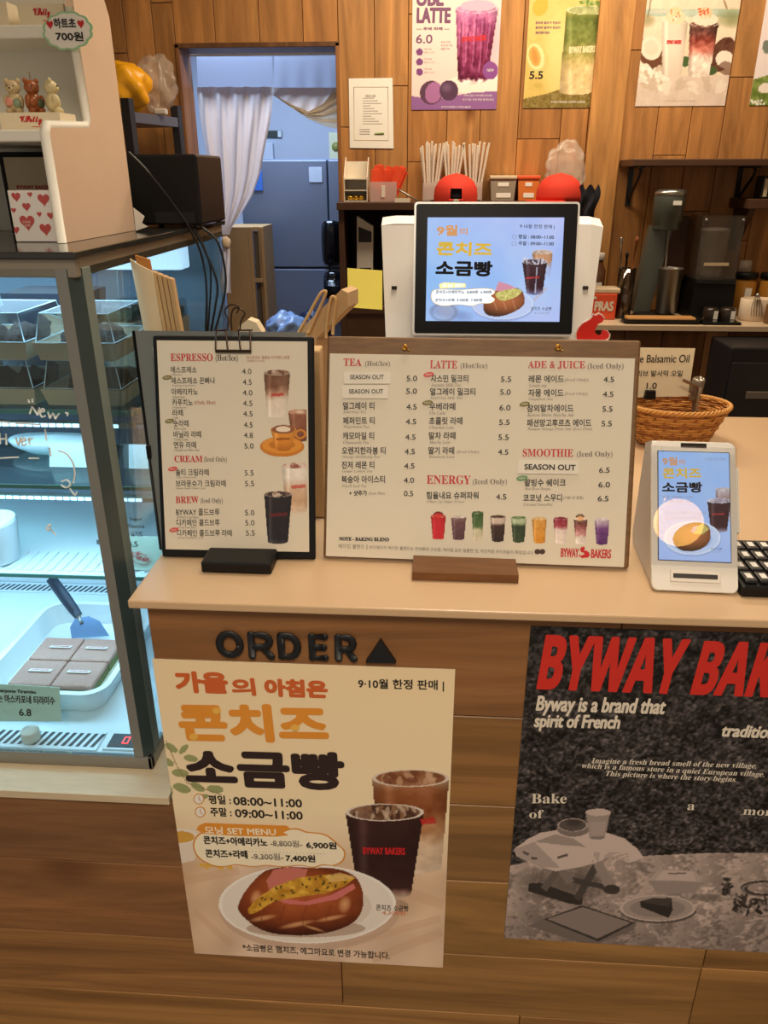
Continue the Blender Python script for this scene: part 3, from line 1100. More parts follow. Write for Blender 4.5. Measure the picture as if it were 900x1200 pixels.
# ---------------------------------------------------- tiramisu dish on the case floor
zf = Z0+.0108
DISH = mat('white_baking_dish', (228, 236, 238), .22, var=.01)
dz = zf
TT = thing('baking_dish', 'white rounded baking dish holding squares of tiramisu on the case floor', 'dish', (-.24, .19, dz))
def rrect(x0, x1, y0, y1, r, n=6):
    P = []
    for cx, cy, a0 in ((x1-r, y1-r, 0), (x0+r, y1-r, PI/2), (x0+r, y0+r, PI), (x1-r, y0+r, 1.5*PI)):
        for k in range(n+1):
            a = a0+k*PI/2/n
            P.append((cx+r*math.cos(a), cy+r*math.sin(a)))
    return P
def loft(mb, rings, m, M=None, cap0=True, cap1=True):
    n = len(rings[0][0])
    V = [(p[0], p[1], z) for R, z in rings for p in R]
    F = []
    for i in range(len(rings)-1):
        for k in range(n):
            l = (k+1) % n
            F.append((i*n+k, i*n+l, (i+1)*n+l, (i+1)*n+k))
    if cap0: F.append(tuple(reversed(range(n))))
    if cap1: F.append(tuple((len(rings)-1)*n+k for k in range(n)))
    mb.add(V, F, m, M, False)
dx0, dx1, dy0, dy1 = -.397, -.168, .163, .462
mb = MB()
R0 = rrect(dx0+.012, dx1-.012, dy0+.012, dy1-.012, .03)
R1 = rrect(dx0+.003, dx1-.003, dy0+.003, dy1-.003, .036)
R2 = rrect(dx0-.004, dx1+.004, dy0-.004, dy1+.004, .04)
R3 = rrect(dx0+.006, dx1-.006, dy0+.006, dy1-.006, .034)
R4 = rrect(dx0+.016, dx1-.016, dy0+.016, dy1-.016, .028)
loft(mb, [(R0, dz), (R1, dz+.040), (R2, dz+.043), (R2, dz+.046), (R3, dz+.046), (R4, dz+.006)], DISH)
mb.build('dish_body', TT, world=True)
TIR = mat('cocoa_dusted_cream', (184, 142, 126), .8, var=.14, scale=220, bump=.3)
CRM = mat('cream_layer', (232, 224, 196), .6, var=.06, scale=60)
GRN = mat('green_cake_layer', (112, 116, 64), .7, var=.3, scale=120)
zt0 = dz+.007
def tira(x0, x1, y0, y1, lab, tx):
    t = thing('tiramisu_square', lab, 'cake', ((x0+x1)/2, (y0+y1)/2, zt0), group='tiramisu squares in the dish')
    mb = MB(); mb.box((x0, y0, zt0), (x1, y1, zt0+.012), CRM, .002); mb.build('cream_base', t, world=True)
    mb = MB(); mb.box((x0+.0005, y0+.0005, zt0+.0122), (x1-.0005, y1-.0005, zt0+.026), GRN, .002); mb.build('sponge', t, world=True)
    mb = MB(); mb.box((x0, y0, zt0+.0262), (x1, y1, zt0+.036), TIR, .0035); mb.build('cocoa_top', t, world=True)
    mb = MB()
    cx, cy = (x0+x1)/2+tx, (y0+y1)/2+.004
    Mt = T(cx, cy, zt0+.0366) @ RX(-.25)
    S2 = MB()
    mb.box((-.020, -.006, 0), (.020, .006, .0008), WHITEP, M=Mt)
    mb.text('BYWAY BAKERS', (-.0165, -.0028), (.0165, -.0028), .0058, PINK, y=0, bold=.0002, M=Mt @ T(0, 0, .0011) @ RX(-PI/2))
    mb.build('label', t, world=True)
xm, ym = -.270, .262
tira(-.347, xm-.001, .187, ym-.001, 'cocoa topped tiramisu square, front left in the white dish', .003)
tira(xm+.001, -.196, .187, ym-.001, 'cocoa topped tiramisu square, front right in the white dish', -.003)
tira(-.347, xm-.001, ym+.001, .336, 'cocoa topped tiramisu square, back left in the white dish', .006)
tira(xm+.001, -.196, ym+.001, .336, 'cocoa topped tiramisu square, back right beside the spatula', -.002)
# spatula
t = thing('cake_spatula', 'black handled cake spatula with a broad steel blade behind the tiramisu', 'spatula', (-.31, .38, zt0))
mb = MB()
h0, h1 = at(92, 722, .405), at(60, 678, .440)
mb.tube([tuple(h0), tuple(h0.lerp(h1, .15)), tuple(h0.lerp(h1, .5)), tuple(h1)], [.0085, .010, .0115, .0105], mat('spatula_grip', (44, 56, 74), .4), seg=12)
mb.build('handle', t, world=True)
mb = MB()
bl = [(84, 748), (82, 735), (88, 725), (104, 722), (117, 728), (128, 745)]
P = [at(x, y, .372+.0012*(748-y)) for x, y in bl]
mb.slab([tuple(p) for p in P], .0015, mat('spatula_blade', (120, 150, 190), .3, .6))
mb.tube([tuple(h0), tuple(at(96, 731, .392))], .004, STEEL, seg=8)
mb.build('blade', t, world=True)
# price card in a round holder
zg = Z0+.0138
t = thing('price_card', 'handwritten tiramisu price card in a round white holder on the front grille', 'price card', (-.255, .095, zg))
S = Sheet((-.245, .100, zg), 0, math.radians(14))
a, b = S.p(*K7(-40, 885)), S.p(*K7(240, 885))
c, d = S.p(*K7(-8, 742)), S.p(*K7(232, 752))
mb = MB()
M = S.M
mb.prism([(a[0], a[1]), (b[0], b[1]), (d[0], d[1]), (c[0]-.02, c[1]+.002)], 0, .001, GREENP, M=M)
mbx = MB()
for tx, x0, x1, y0, h, y1 in (('Mascarpone Tiramisu', -40, 142, 772, 17, 780), ('떠먹는 마스카포네 티라미수', -50, 216, 808, 32, 820), ('6.8', 76, 124, 862, 28, 864)):
    put(mbx, S, K7, tx, x0, x1, y0, h, DARK, y1=y1, bold=.0003, M=M)
V = mbx
cd = MB()
for q in (mb, mbx):
    off = cd.n
    for vv in q.v: cd.v.append(vv)
    for cc in q.col: cd.col.append(cc)
    cd.f += [tuple(i+off for i in f) for f in q.f]
    cd.mi += [cd.slot(q.mats[i]) for i in q.mi]; cd.sm += q.sm; cd.n += q.n
cd.build('card', t, world=True)
mb = MB()
pc = atz(37, 866, zg)
mb.lathe([(0, 0), (.0145, 0), (.0150, .004), (.0145, .017), (.013, .019), (0, .019)], mat('cream_holder', (222, 216, 200), .5), seg=28, M=T(pc.x, pc.y, zg))
mb.build('holder', t, world=True)

# ================================================================== ON TOP OF THE CASE
ZC = Z1+.0005
WARMSIDE = mat('cabinet_side_warm_light', (226, 196, 168), .55, var=.03)  # white side panels, with the warm light on them put into the colour
CABW = mat('cabinet_white', (240, 238, 226), .5, var=.02)
CAB = thing('display_cabinet', 'white stepped open cabinet with a rounded top on the display case', 'cabinet', (-.3, .3, ZC))
XS = -.11
prof = [(.175, ZC), (.175, 1.598), (.182, 1.606), (.302, 1.612), (.312, 1.622), (.305, 1.760), (.312, 1.782), (.335, 1.795), (.40, 1.795), (.418, 1.785), (.43, 1.765), (.43, ZC)]
Myz = Matrix(((0, 1, 0, 0), (1, 0, 0, 0), (0, 0, 1, 0), (0, 0, 0, 1)))
mb = MB(); mb.prism(prof, XS-.012, XS, WARMSIDE, M=Myz)
o = mb.build('side_panel', CAB, world=True); o['label'] = 'white right side panel with warm light put into its colour'
mb = MB(); mb.prism(prof, -.622, -.61, WARMSIDE, M=Myz); mb.build('side_panel', CAB, world=True)
# white edging along the front profile
mb = MB()
e = [(.1735, ZC), (.1735, 1.600), (.181, 1.6085), (.300, 1.6135), (.3095, 1.622), (.3035, 1.757)]
mb.tube([(XS-.006, y, z) for y, z in e], .0065, CABW, seg=8)
mb.build('edge_band', CAB, world=True)
mb = MB()
mb.box((-.61, .42, ZC), (XS-.0125, .429, 1.79), CABW)
mb.build('back_panel', CAB, world=True)
mb = MB(); mb.box((-.61, .176, 1.590), (XS-.0125, .4195, 1.604), CABW, .002); mb.build('shelf', CAB, world=True)
mb = MB(); mb.box((-.61, .306, 1.722), (XS-.0125, .4195, 1.738), CABW, .002); mb.build('shelf', CAB, world=True)
# boxes with red script
CREAM = mat('cream_box_card', (236, 222, 190), .6, var=.02)
def cbox(x0, x1, y0, y1, z0, z1, lab, txt=None, lean=0.0):
    t = thing('candle_box', lab, 'box', ((x0+x1)/2, y0, z0))
    mb = MB()
    mb.prism([(x0, z0), (x1, z0), (x1+lean, z1), (x0-lean, z1)], y0, y1, CREAM)
    if txt:
        mb.text(script(txt), (x0+(x1-x0)*.33, z0+(z1-z0)*.35), (x0+(x1-x0)*.70, z0+(z1-z0)*.33), (z1-z0)*.48, RED, y=y0-.0006, bold=.00035)
        mb.box((x0+(x1-x0)*.52, y0-.0006, z0+(z1-z0)*.24), (x0+(x1-x0)*.69, y0-.0003, z0+(z1-z0)*.27), RED)
    mb.build('box_body', t, world=True)
    return t
cbox(-.203, -.121, .235, .285, 1.6045, 1.6275, 'long cream candle box with red script under the bear candles', 'V.Potty')
cbox(-.197, -.134, .325, .375, 1.7385, 1.765, 'cream box with red script on the upper cabinet shelf', 'V.Potty', .001)
cbox(-.275, -.213, .325, .375, 1.7385, 1.768, 'plain cream box at the left end of the upper cabinet shelf', None, .001)
# bear candles
def bear(x, z, mt, lab, rot, acc=None, wick=True):
    t = thing('bear_candle', lab, 'candle', (x, .258, z), rot, 0, 'bear candles')
    mb = MB()
    mb.ball((0, 0, .0125), (.0112, .0098, .0128), mt, u=20, w=14)
    mb.ball((-.0062, -.0055, .003), (.0052, .006, .0040), mt)
    mb.ball((.0062, -.0055, .003), (.0052, .006, .0040), mt)
    mb.ball((-.0098, -.004, .0145), (.0036, .0046, .0075), mt, M=None)
    mb.ball((.0098, -.004, .0145), (.0036, .0046, .0075), mt)
    mb.build('body', t)
    mb = MB()
    mb.ball((0, 0, .0305), (.0098, .0088, .0092), mt, u=20, w=14)
    for s in (-1, 1):
        mb.ball((s*.0075, 0, .0382), (.0035, .0022, .0036), mt)
    mb.ball((0, -.0082, .0285), (.0040, .0028, .0030), mt)
    hd = mb.build('head', t)
    mb = MB()
    for s in (-1, 1):
        mb.ball((s*.0042, -.0082, .0322), .0010, DARK, u=8, w=6)
    mb.ball((0, -.0108, .0294), (.0015, .0009, .0011), DARK, u=8, w=6)
    mb.build('face', hd)
    if acc:
        mb = MB(); mb.ball((-.004, -.0085, .013), (.0058, .0030, .0056), acc[0]); mb.ball((.0055, -.0080, .0115), (.0058, .0034, .0060), acc[1]); mb.build('heart', t)
    if wick:
        mb = MB(); mb.tube([(0, 0, .039), (.0004, 0, .049)], .0006, mat('wick', (150, 110, 80), .8), seg=6); mb.build('wick', t)
WAX1, WAX2, WAX3 = mat('beige_wax', (206, 184, 140), .35), mat('caramel_wax', (156, 88, 44), .3), mat('ivory_wax', (214, 200, 152), .35)
bear(-.190, 1.628, WAX1, 'beige bear candle holding a pink and green heart, leftmost of three', .1, (mat('pink_wax', (222, 150, 128), .4), mat('green_wax', (140, 160, 128), .4)), False)
bear(-.164, 1.628, WAX2, 'caramel brown bear candle with a wick, middle of three', .9, (WAX2, mat('dark_green_wax', (76, 84, 60), .4)))
bear(-.1375, 1.628, WAX3, 'ivory bear candle turned away, rightmost of three', 1.9, None, False)
# hearts gift box
HB = thing('gift_box', 'white gift box printed with red hearts in the cabinet', 'box', (-.16, .19, ZC))
S = Sheet((0, .19, 0)); K1 = Crop(0, 0, 3.4615)
a, b = S.p(*K1(30, 770)), S.p(*K1(232, 965))
x0, x1, z1 = S.p(*K1(42, 850))[0], S.p(*K1(212, 850))[0], S.p(*K1(30, 772))[1]
mb = MB()
mb.box((x0, .19, ZC), (x1, .232, z1), mat('gift_white', (240, 236, 230), .5, var=.01), .001)
HR = mat('heart_red', (196, 84, 80), .5)
for hx, hy, s in ((66, 800, 44), (122, 790, 24), (178, 812, 58), (108, 840, 40), (56, 854, 24), (160, 870, 24), (206, 876, 34), (112, 905, 74), (66, 934, 34), (186, 932, 58)):
    c = S.p(*K1(hx, hy)); r = s/3.4615*.00095/2
    P = []
    for k in range(32):
        q = 2*PI*k/32
        P.append((16*math.sin(q)**3/16, (13*math.cos(q)-5*math.cos(2*q)-2*math.cos(3*q)-math.cos(4*q)+2)/15))
    P = [(min(max(c[0]+p[0]*r, x0+.0004), x1-.0004), c[1]+p[1]*r) for p in P]
    mb.prism(list(reversed(P)), .1894, .1899, HR)
for t_, xx0, xx1, yy in (('LOVE', 96, 126, 905), ('LOVE', 98, 126, 919)):
    put(mb, S, K1, t_, xx0, xx1, yy, 9, WHITEP, y=.1890)
mb.build('box_body', HB, world=True)
mb = MB(); mb.box((x1+.0003, .1895, ZC), (x1+.0011, .2320, z1-.001), mat('gift_side', (176, 70, 66), .5)); mb.build('side_panel', HB, world=True)
# beige box behind, dark framed
BB = thing('gift_bag', 'beige shop bag with red lettering behind the hearts box', 'bag', (-.16, .30, ZC))
S = Sheet((0, .30, 0))
a, b = S.p(*K1(20, 690)), S.p(*K1(232, 690))
mb = MB()
mb.box((a[0], .30, ZC), (-.124, .34, 1.575), mat('beige_bag', (206, 190, 156), .7), .001)
put(mb, S, K1, 'BYWAY BAKERS', 70, 214, 768, 17, mat('brick_ink', (178, 70, 58), .5), y=.2993, bold=.0004)
mb.build('bag_body', BB, world=True)
mb = MB()
mb.box((a[0]-.030, .345, ZC), (-.1235, .35, 1.583), BLACK, .001)
tag(mb.build('picture_frame', world=True), 'black edged board standing at the back of the lower cabinet', 'board')
# cloud price sign
CLD = thing('price_sign', 'cloud shaped price sign with green outline hanging on the cabinet shelf', 'sign', (-.13, .298, 1.72))
S = Sheet((0, .296, 0))
cl = []
for k in range(110):
    a = 2*PI*k/110
    r = 1+.075*abs(math.sin(a*6.0))
    cl.append((275+97*r*math.cos(a), 125+75*r*math.sin(a)))
P = [S.p(*K1(*q)) for q in cl]
mb = MB()
mb.prism([tuple(p) for p in reversed(P)], .2955, .2965, mat('mint_outline', (160, 206, 160), .5))
c = sum(P)/len(P)
mb.prism([tuple(c+(p-c)*.90) for p in reversed(P)], .2950, .2954, WHITEP)
for hx, hy in ((204, 100), (329, 97)):
    q0 = S.p(*K1(hx, hy)); r = .0045
    Q = []
    for k in range(32):
        q = 2*PI*k/32
        Q.append((q0[0]+r*math.sin(q)**3, q0[1]+r*1.15*(13*math.cos(q)-5*math.cos(2*q)-2*math.cos(3*q)-math.cos(4*q))/15))
    mb.prism(list(reversed(Q)), .2946, .2949, RED)
put(mb, S, K1, '하트초', 222, 312, 116, 42, DARK, y=.2944, bold=.0004)
put(mb, S, K1, '700원', 230, 342, 166, 38, DARK, y1=168, y=.2944, bold=.0004)
mb.build('sign_board', CLD, world=True)
# black machine at the back with its cords
RP = thing('receipt_printer', 'black boxy machine on the case behind the white cabinet', 'printer', (-.08, .55, ZC))
mb = MB()
mb.box((-.150, .50, ZC+.004), (-.018, .66, 1.583), BLACK, .004)
mb.build('housing', RP, world=True)
mb = MB(); mb.box((-.098, .4985, 1.476), (-.030, .4995, 1.494), mat('port_panel', (12, 12, 12), .6)); mb.build('port_panel', RP, world=True)
for x in (-.14, -.03):
    for y in (.51, .65):
        mb = MB(); mb.lathe([(0, 0), (.006, 0), (.006, .0037), (0, .0037)], CORD, seg=12, M=T(x, y, ZC))
        mb.build('foot', RP, world=True)
def cord(pts, r, lab, name='cable'):
    # smooth through the points
    P = [Vector(p) for p in pts]
    Q = []
    for i in range(len(P)-1):
        a, b, c, d = P[max(i-1, 0)], P[i], P[i+1], P[min(i+2, len(P)-1)]
        for k in range(8):
            t = k/8
            Q.append(.5*((2*b)+(c-a)*t+(2*a-5*b+4*c-d)*t*t+(-a+3*b-3*c+d)*t**3))
    Q.append(P[-1])
    mb = MB(); mb.tube([tuple(q) for q in Q], r, CORD, seg=8)
    tag(mb.build(name, world=True), lab, 'cable', 'black cables at the back of the case')
cy = .49
cord([at(150, 178, .46), at(172, 200, .46), at(202, 238, .47), at(222, 268, .48), at(236, 300, .50), at(242, 340, .50), at(241, 395, .50)], .0022, 'black cable running down across the front of the black machine')
cord([at(226, 268, .495), at(238, 290, .50), at(254, 330, .50), at(252, 360, .50), at(246, 395, .50)], .0022, 'black cable looping off the case, second from the right')
cord([at(236, 266, .495), at(255, 284, .50), at(264, 320, .50), at(262, 350, .50), at(250, 395, .50)], .0022, 'rightmost black cable looping off the case beside the curtain')
cord([at(229, 268, .50), at(243, 300, .505), at(247, 330, .51), at(243, 395, .51)], .0018, 'thin black cable hanging behind the others')
mb = MB()
P = [at(157, 248, .40), at(170, 258, .40), at(167, 266, .40), at(174, 270, .40), at(160, 275, .40)]
q = Vector((0, 0, max(0, ZC+.001-min(p.z for p in P))))
mb.slab([tuple(p+q) for p in P], -.001, WHITEP)
tag(mb.build('paper_scrap', world=True), 'torn white paper scrap behind the cabinet side', 'paper')
# ================================================================== MENU BOARDS ON THE COUNTER
ZW = 1.0376
def drink(A, C, x0, x1, yt, yb, layers, **kw):
    A.f = C
    return A.cup(x0, x1, yt, yb, layers, **kw)
# ---------------------------------------------------- small menu: black clipboard
C1 = Crop(160, 350, 3.53)
tl = math.radians(13.07)
ORG = (-.0018, .1049, 1.0516)
MA = thing('menu_board', 'black clipboard menu of espresso drinks under a wire bulldog clip', 'menu board', ORG, math.radians(.86), tl, 'menu boards on the counter')
S = Sheet(ORG, math.radians(.86), tl)
PW, PH = .210, .297
mb = MB()
mb.box((-.0065, .0012, -.012), (PW+.009, .0075, PH+.0065), BLACK, .0028)
o = mb.build('backboard', MA)
mb = MB()
mb.box((0, 0, 0), (PW, .001, PH), PAPER)
for t, x0, x1, y, h in (('ESPRESSO', 142, 316, 258, 31), ('CREAM', 158, 274, 676, 27), ('BREW', 163, 258, 846, 28)):
    put(mb, S, C1, disp(t), x0, x1, y, h, MRED, bold=.00004)
put(mb, S, C1, disp('(Hot/Ice)'), 328, 420, 264, 32, DARK)
put(mb, S, C1, disp('(Iced Only)'), 280, 375, 680, 26, GREY)
put(mb, S, C1, disp('(Iced Only)'), 265, 358, 851, 26, GREY)
BRN = mat('reddish_ink', (176, 110, 96), .5)
put(mb, S, C1, '에스프레소 음료는 디카페인 변경', 455, 632, 250, 14, BRN)
put(mb, S, C1, '가능합니다 (+0.5)', 456, 530, 264, 12, BRN)
for t, x0, x1, y, p, p0, p1, py, en, e1 in (
    ('에스프레소', 142, 250, 305, '4.0', 437, 476, 312, 'Espresso', 188),
    ('에스프레소 꼰빠나', 145, 326, 350, '4.5', 440, 477, 356, 'Espresso Con Panna', 246),
    ('아메리카노', 146, 255, 396, '4.0', 440, 480, 400, 'Americano', 201),
    ('카푸치노', 149, 234, 440, '4.5', 441, 480, 444, 'Cappuccino', 207),
    ('라떼', 150, 193, 483, '4.5', 442, 481, 487, 'Latte', 174),
    ('숏라떼', 153, 216, 527, '4.5', 445, 481, 533, 'Short Latte', 206),
    ('바닐라 라떼', 154, 268, 572, '4.8', 445, 482, 576, 'Vanilla Latte', 214),
    ('연유 라떼', 155, 247, 616, '5.0', 447, 485, 620, 'Condensed Milk Latte', 262),
    ('솔티 크림라떼', 163, 300, 729, '5.5', 448, 485, 732, 'Salty Cream Latte', 248),
    ('브라운슈가 크림라떼', 163, 370, 775, '5.5', 449, 487, 776, 'Brown Sugar Cream Latte', 286),
    ('BYWAY 콜드브루', 165, 345, 894, '5.0', 449, 488, 896, 'BYWAY Cold Brew', 258),
    ('디카페인 콜드브루', 167, 345, 937, '5.0', 450, 489, 938, 'Decaf Cold Brew', 250),
    ('디카페인 콜드브루 라떼', 169, 395, 980, '5.5', 453, 490, 980, 'Decaf Cold Brew Latte', 278)):
    put(mb, S, C1, t, x0, x1, y+3, 28, DARK, off=.008)
    put(mb, S, C1, p, p0, p1, py, 22, DARK)
    put(mb, S, C1, ital(en), x0+2, e1, y+15, 10, GREY)
put(mb, S, C1, disp('(Only Hot)'), 240, 327, 441, 19, BRN)
def badge(S, C, x, y, m, w=19, h=9, a=.15):
    P = []
    for k in range(20):
        q = 2*PI*k/20
        P.append(S.p(*C(x+w*math.cos(q)*math.cos(a)+h*math.sin(q)*math.sin(a), y-w*math.cos(q)*math.sin(a)+h*math.sin(q)*math.cos(a))))
    mb.prism([tuple(p) for p in P], -.0009, -.0001, m)
    put(mb, S, C, 'NEW', x-w*.62, x+w*.62, y+h*.5, h, PAPER, y=-.0012)
badge(S, C1, 127, 326, OLIVE); badge(S, C1, 137, 506, OLIVE)
badge(S, C1, 150, 704, PINK); badge(S, C1, 155, 956, PINK)
A = Art(S, .095, PW-.002, .004, .275, 150, 340)
MILK, CUPR = (236, 226, 212), (210, 200, 188)
drink(A, C1, 525, 637, 305, 492, [(0, (120, 84, 62)), (.3, (132, 92, 70)), (.48, (196, 160, 136)), (.6, (232, 218, 202)), (1, (238, 228, 214))], top=(150, 116, 96), rim=CUPR, ice=[(176, 146, 130), (110, 76, 62), (206, 186, 174)])
A.f = C1
A.poly([(556, 392), (610, 390), (609, 402), (556, 405)], (190, 60, 52), .75)
drink(A, C1, 626, 730, 468, 590, [(0, (150, 96, 72)), (1, (128, 78, 58))], top=(182, 132, 104), taper=.3)
A.soft(676, 468, 26, 10, (236, 214, 190))
A.ell(602, 612, 93, 43, (206, 128, 44)); A.ell(602, 606, 82, 34, (226, 152, 60)); A.ell(602, 604, 54, 20, (198, 122, 42))
A.ring(678, 560, 24, 20, .35, (214, 140, 52))
drink(A, C1, 553, 662, 540, 628, [(0, (230, 156, 66)), (.6, (220, 142, 50)), (1, (186, 110, 34))], taper=.42, rim=(224, 160, 80), mottled=6)
A.ell(607, 540, 48, 19, (150, 92, 60)); A.ell(607, 540, 30, 12, (240, 226, 206))
A.poly([(578, 576), (634, 574), (634, 584), (578, 586)], (150, 84, 30), .8)
drink(A, C1, 600, 722, 690, 885, [(0, (238, 230, 220)), (.25, (240, 232, 222)), (.5, (216, 186, 160)), (.75, (204, 168, 136)), (1, (226, 206, 184))], top=(216, 190, 176), rim=CUPR, ice=[(150, 92, 80), (232, 216, 206), (190, 150, 134)])
A.poly([(640, 772), (700, 768), (699, 782), (641, 787)], (196, 70, 60), .7)
drink(A, C1, 527, 643, 808, 1013, [(0, (44, 38, 40)), (.9, (40, 38, 46)), (1, (70, 66, 70))], top=(90, 68, 60), rim=(190, 186, 182), mottled=8, ice=[(206, 192, 180), (70, 52, 48), (150, 124, 106)])
A.poly([(552, 888), (624, 884), (623, 898), (553, 903)], (110, 40, 44), .8)
A.emitto(mb, PRINT)
sh = mb.build('menu_sheet', MA)
sh['label'] = 'printed cream sheet headed ESPRESSO'
def smooth_open(pts, k=5):
    Q = []
    n = len(pts)
    for i in range(n-1):
        a, b, c, d = [np.array(pts[min(max(j, 0), n-1)], float) for j in (i-1, i, i+1, i+2)]
        Q += [tuple(.5*((2*b)+(c-a)*t_+(2*a-5*b+4*c-d)*t_*t_+(-a+3*b-3*c+d)*t_**3)) for t_ in np.arange(k)/k]
    return Q+[tuple(pts[-1])]
# wire clip over the top edge
CLIPM = mat('bronze_wire', (58, 42, 32), .35, .8)
cx = S.p(*C1(404, 215))[0]
def cp(x, y): q = S.p(*C1(x, y)); return q
mb = MB()
for xs in ((330, 372), (425, 476)):
    a, b, c, d = cp(xs[0], 212), cp(xs[0]+2, 132), cp(xs[1], 132), cp(xs[1]+8 if xs[0] < 400 else xs[1]+3, 212)
    if xs[0] > 400: a, b, c, d = cp(433, 212), cp(424, 132), cp(472, 132), cp(474, 212)
    mb.tube([(q[0], -.0042, q[1]) for q in (a, b)]+[(q[0], -.0042, q[1]) for q in (c, d)], .0013, CLIPM, seg=7)
    mb.tube([(b[0], -.0042, b[1]), (b[0], .010, b[1]+.001), (c[0], .010, c[1]+.001), (c[0], -.0042, c[1])], .0013, CLIPM, seg=7)
a, b = cp(328, 217), cp(477, 219)
mb.box((a[0], -.0052, a[1]-.0022), (b[0], -.0015, a[1]+.0022), CLIPM, .001)
for lp in ([(372, 130), (376, 85), (362, 50), (385, 25), (420, 32), (412, 60)], [(392, 130), (388, 85), (396, 45), (420, 38), (445, 60), (430, 90), (425, 132)],):
    mb.tube([(cp(*q)[0], .004, cp(*q)[1]) for q in smooth_open(lp)], .0012, CLIPM, seg=6)
mb.build('wire_clip', MA)['label'] = 'bronze wire bulldog clip'
mb = MB()
a, b = atz(236, 671.5, ZW), atz(319, 672, ZW)
Wp = MA
bs = MB()
bs.box((a.x, a.y, ZW+.0003), (b.x, a.y+.056, ZW+.0175), BLACK, .003)
bs.build('base_block', MA, world=True)

# ---------------------------------------------------- large menu: wooden board
C2, C3 = Crop(370, 380, 3.87), Crop(560, 380, 3.87)
ORG = (.2336, .1134, 1.0494)
ya, tl = math.radians(-1.33), math.radians(18.6)
MBD = thing('menu_board', 'wide wooden menu board of tea, latte and smoothies with a row of cups', 'menu board', ORG, ya, tl, 'menu boards on the counter')
S = Sheet(ORG, ya, tl)
BL, BR, TR, TL = [S.p(*q) for q in ((381.6, 651.3), (731.3, 665), (744, 418.8), (386.8, 415.4))]
oBL, oBR, oTR, oTL = [S.p(*q) for q in ((378.5, 662), (738.3, 675), (750.7, 396.8), (383, 395.5))]
mb = MB()
x0, x1 = (oBL[0]+oTL[0])/2, (oBR[0]+oTR[0])/2
z0, z1 = max((oBL[1]+oBR[1])/2, -.0080), (oTL[1]+oTR[1])/2
mb.box((x0, .0015, z0), (x1, .0125, z1), BWOOD, .003)
mb.build('backboard', MBD)
mb = MB()
px0, px1, pz0, pz1 = (BL[0]+TL[0])/2, (BR[0]+TR[0])/2, (BL[1]+BR[1])/2, (TL[1]+TR[1])/2
mb.box((px0, 0, pz0), (px1, .0012, pz1), PAPER)
def both(t, x0, x1, y, h, m, C=C2, y1=None, **kw): put(mb, S, C, t, x0, x1, y, h, m, y1=y1, **kw)
both(disp('TEA'), 126, 208, 188, 34, MRED, y1=190, bold=.00006); both(disp('(Hot/Ice)'), 224, 337, 196, 30, GREY)
both(disp('LATTE'), 518, 641, 199, 36, MRED, y1=201, bold=.00006); both(disp('(Hot/Ice)'), 656, 778, 206, 30, GREY)
both(disp('ENERGY'), 503, 703, 724, 40, MRED, y1=726, bold=.00006); both(disp('(Iced Only)'), 712, 867, 733, 32, GREY)
both(disp('ADE & JUICE'), 226, 486, 203, 37, MRED, C3, y1=204, bold=.00006); both(disp('(Iced Only)'), 497, 660, 209, 32, GREY, C3)
both(disp('SMOOTHIE'), 203, 432, 600, 36, MRED, C3, y1=602, bold=.00006); both(disp('(Iced Only)'), 448, 610, 608, 32, GREY, C3)
for t, x0, x1, y, en, e1, C in (
    ('얼그레이 티', 123, 266, 387, 'Earl Grey Tea', 228, C2), ('페퍼민트 티', 124, 267, 454, 'Peppermint Tea', 242, C2),
    ('캐모마일 티', 123, 265, 523, 'Chamomile Tea', 240, C2), ('오렌지한라봉 티', 119, 317, 590, 'Orange Hallabong Tea', 290, C2),
    ('진저 레몬 티', 118, 266, 655, 'Ginger Lemon Tea', 256, C2), ('복숭아 아이스티', 117, 314, 720, 'Peach Iced Tea', 230, C2),
    ('자스민 밀크티', 521, 692, 263, 'Jasmine Milk Tea', 657, C2), ('얼그레이 밀크티', 518, 724, 323, 'Earl Grey Milk Tea', 664, C2),
    ('우베라떼', 515, 633, 390, 'Ube Latte', 588, C2), ('초콜릿 라떼', 514, 665, 455, 'Chocolate Latte', 627, C2),
    ('말차 라떼', 513, 634, 522, 'Matcha Latte', 610, C2), ('딸기 라떼', 511, 628, 590, 'Strawberry Latte', 630, C2),
    ('힘을내요 슈퍼파워', 502, 738, 793, 'Cheer Up Super Power', 675, C2),
    ('레몬 에이드', 230, 390, 265, 'Lemon Ade', 312, C3), ('자몽 에이드', 228, 388, 328, 'Grapefruit Ade', 340, C3),
    ('참외말차에이드', 222, 433, 398, 'Korean Melon Matcha Ade', 436, C3), ('패션망고후르츠 에이드', 222, 514, 464, 'Passion Mango Fruit Ade (Iced Only)', 518, C3),
    ('팥빙수 쉐이크', 210, 398, 735, 'Red Bean Bingsu', 330, C3), ('코코넛 스무디', 205, 381, 804, 'Coconut Smoothie', 338, C3)):
    both(t, x0, x1, y, 34, DARK, C, off=.008, bold=.00008)
    both(ital(en), x0+2, e1, y+20, 15, GREY, C)
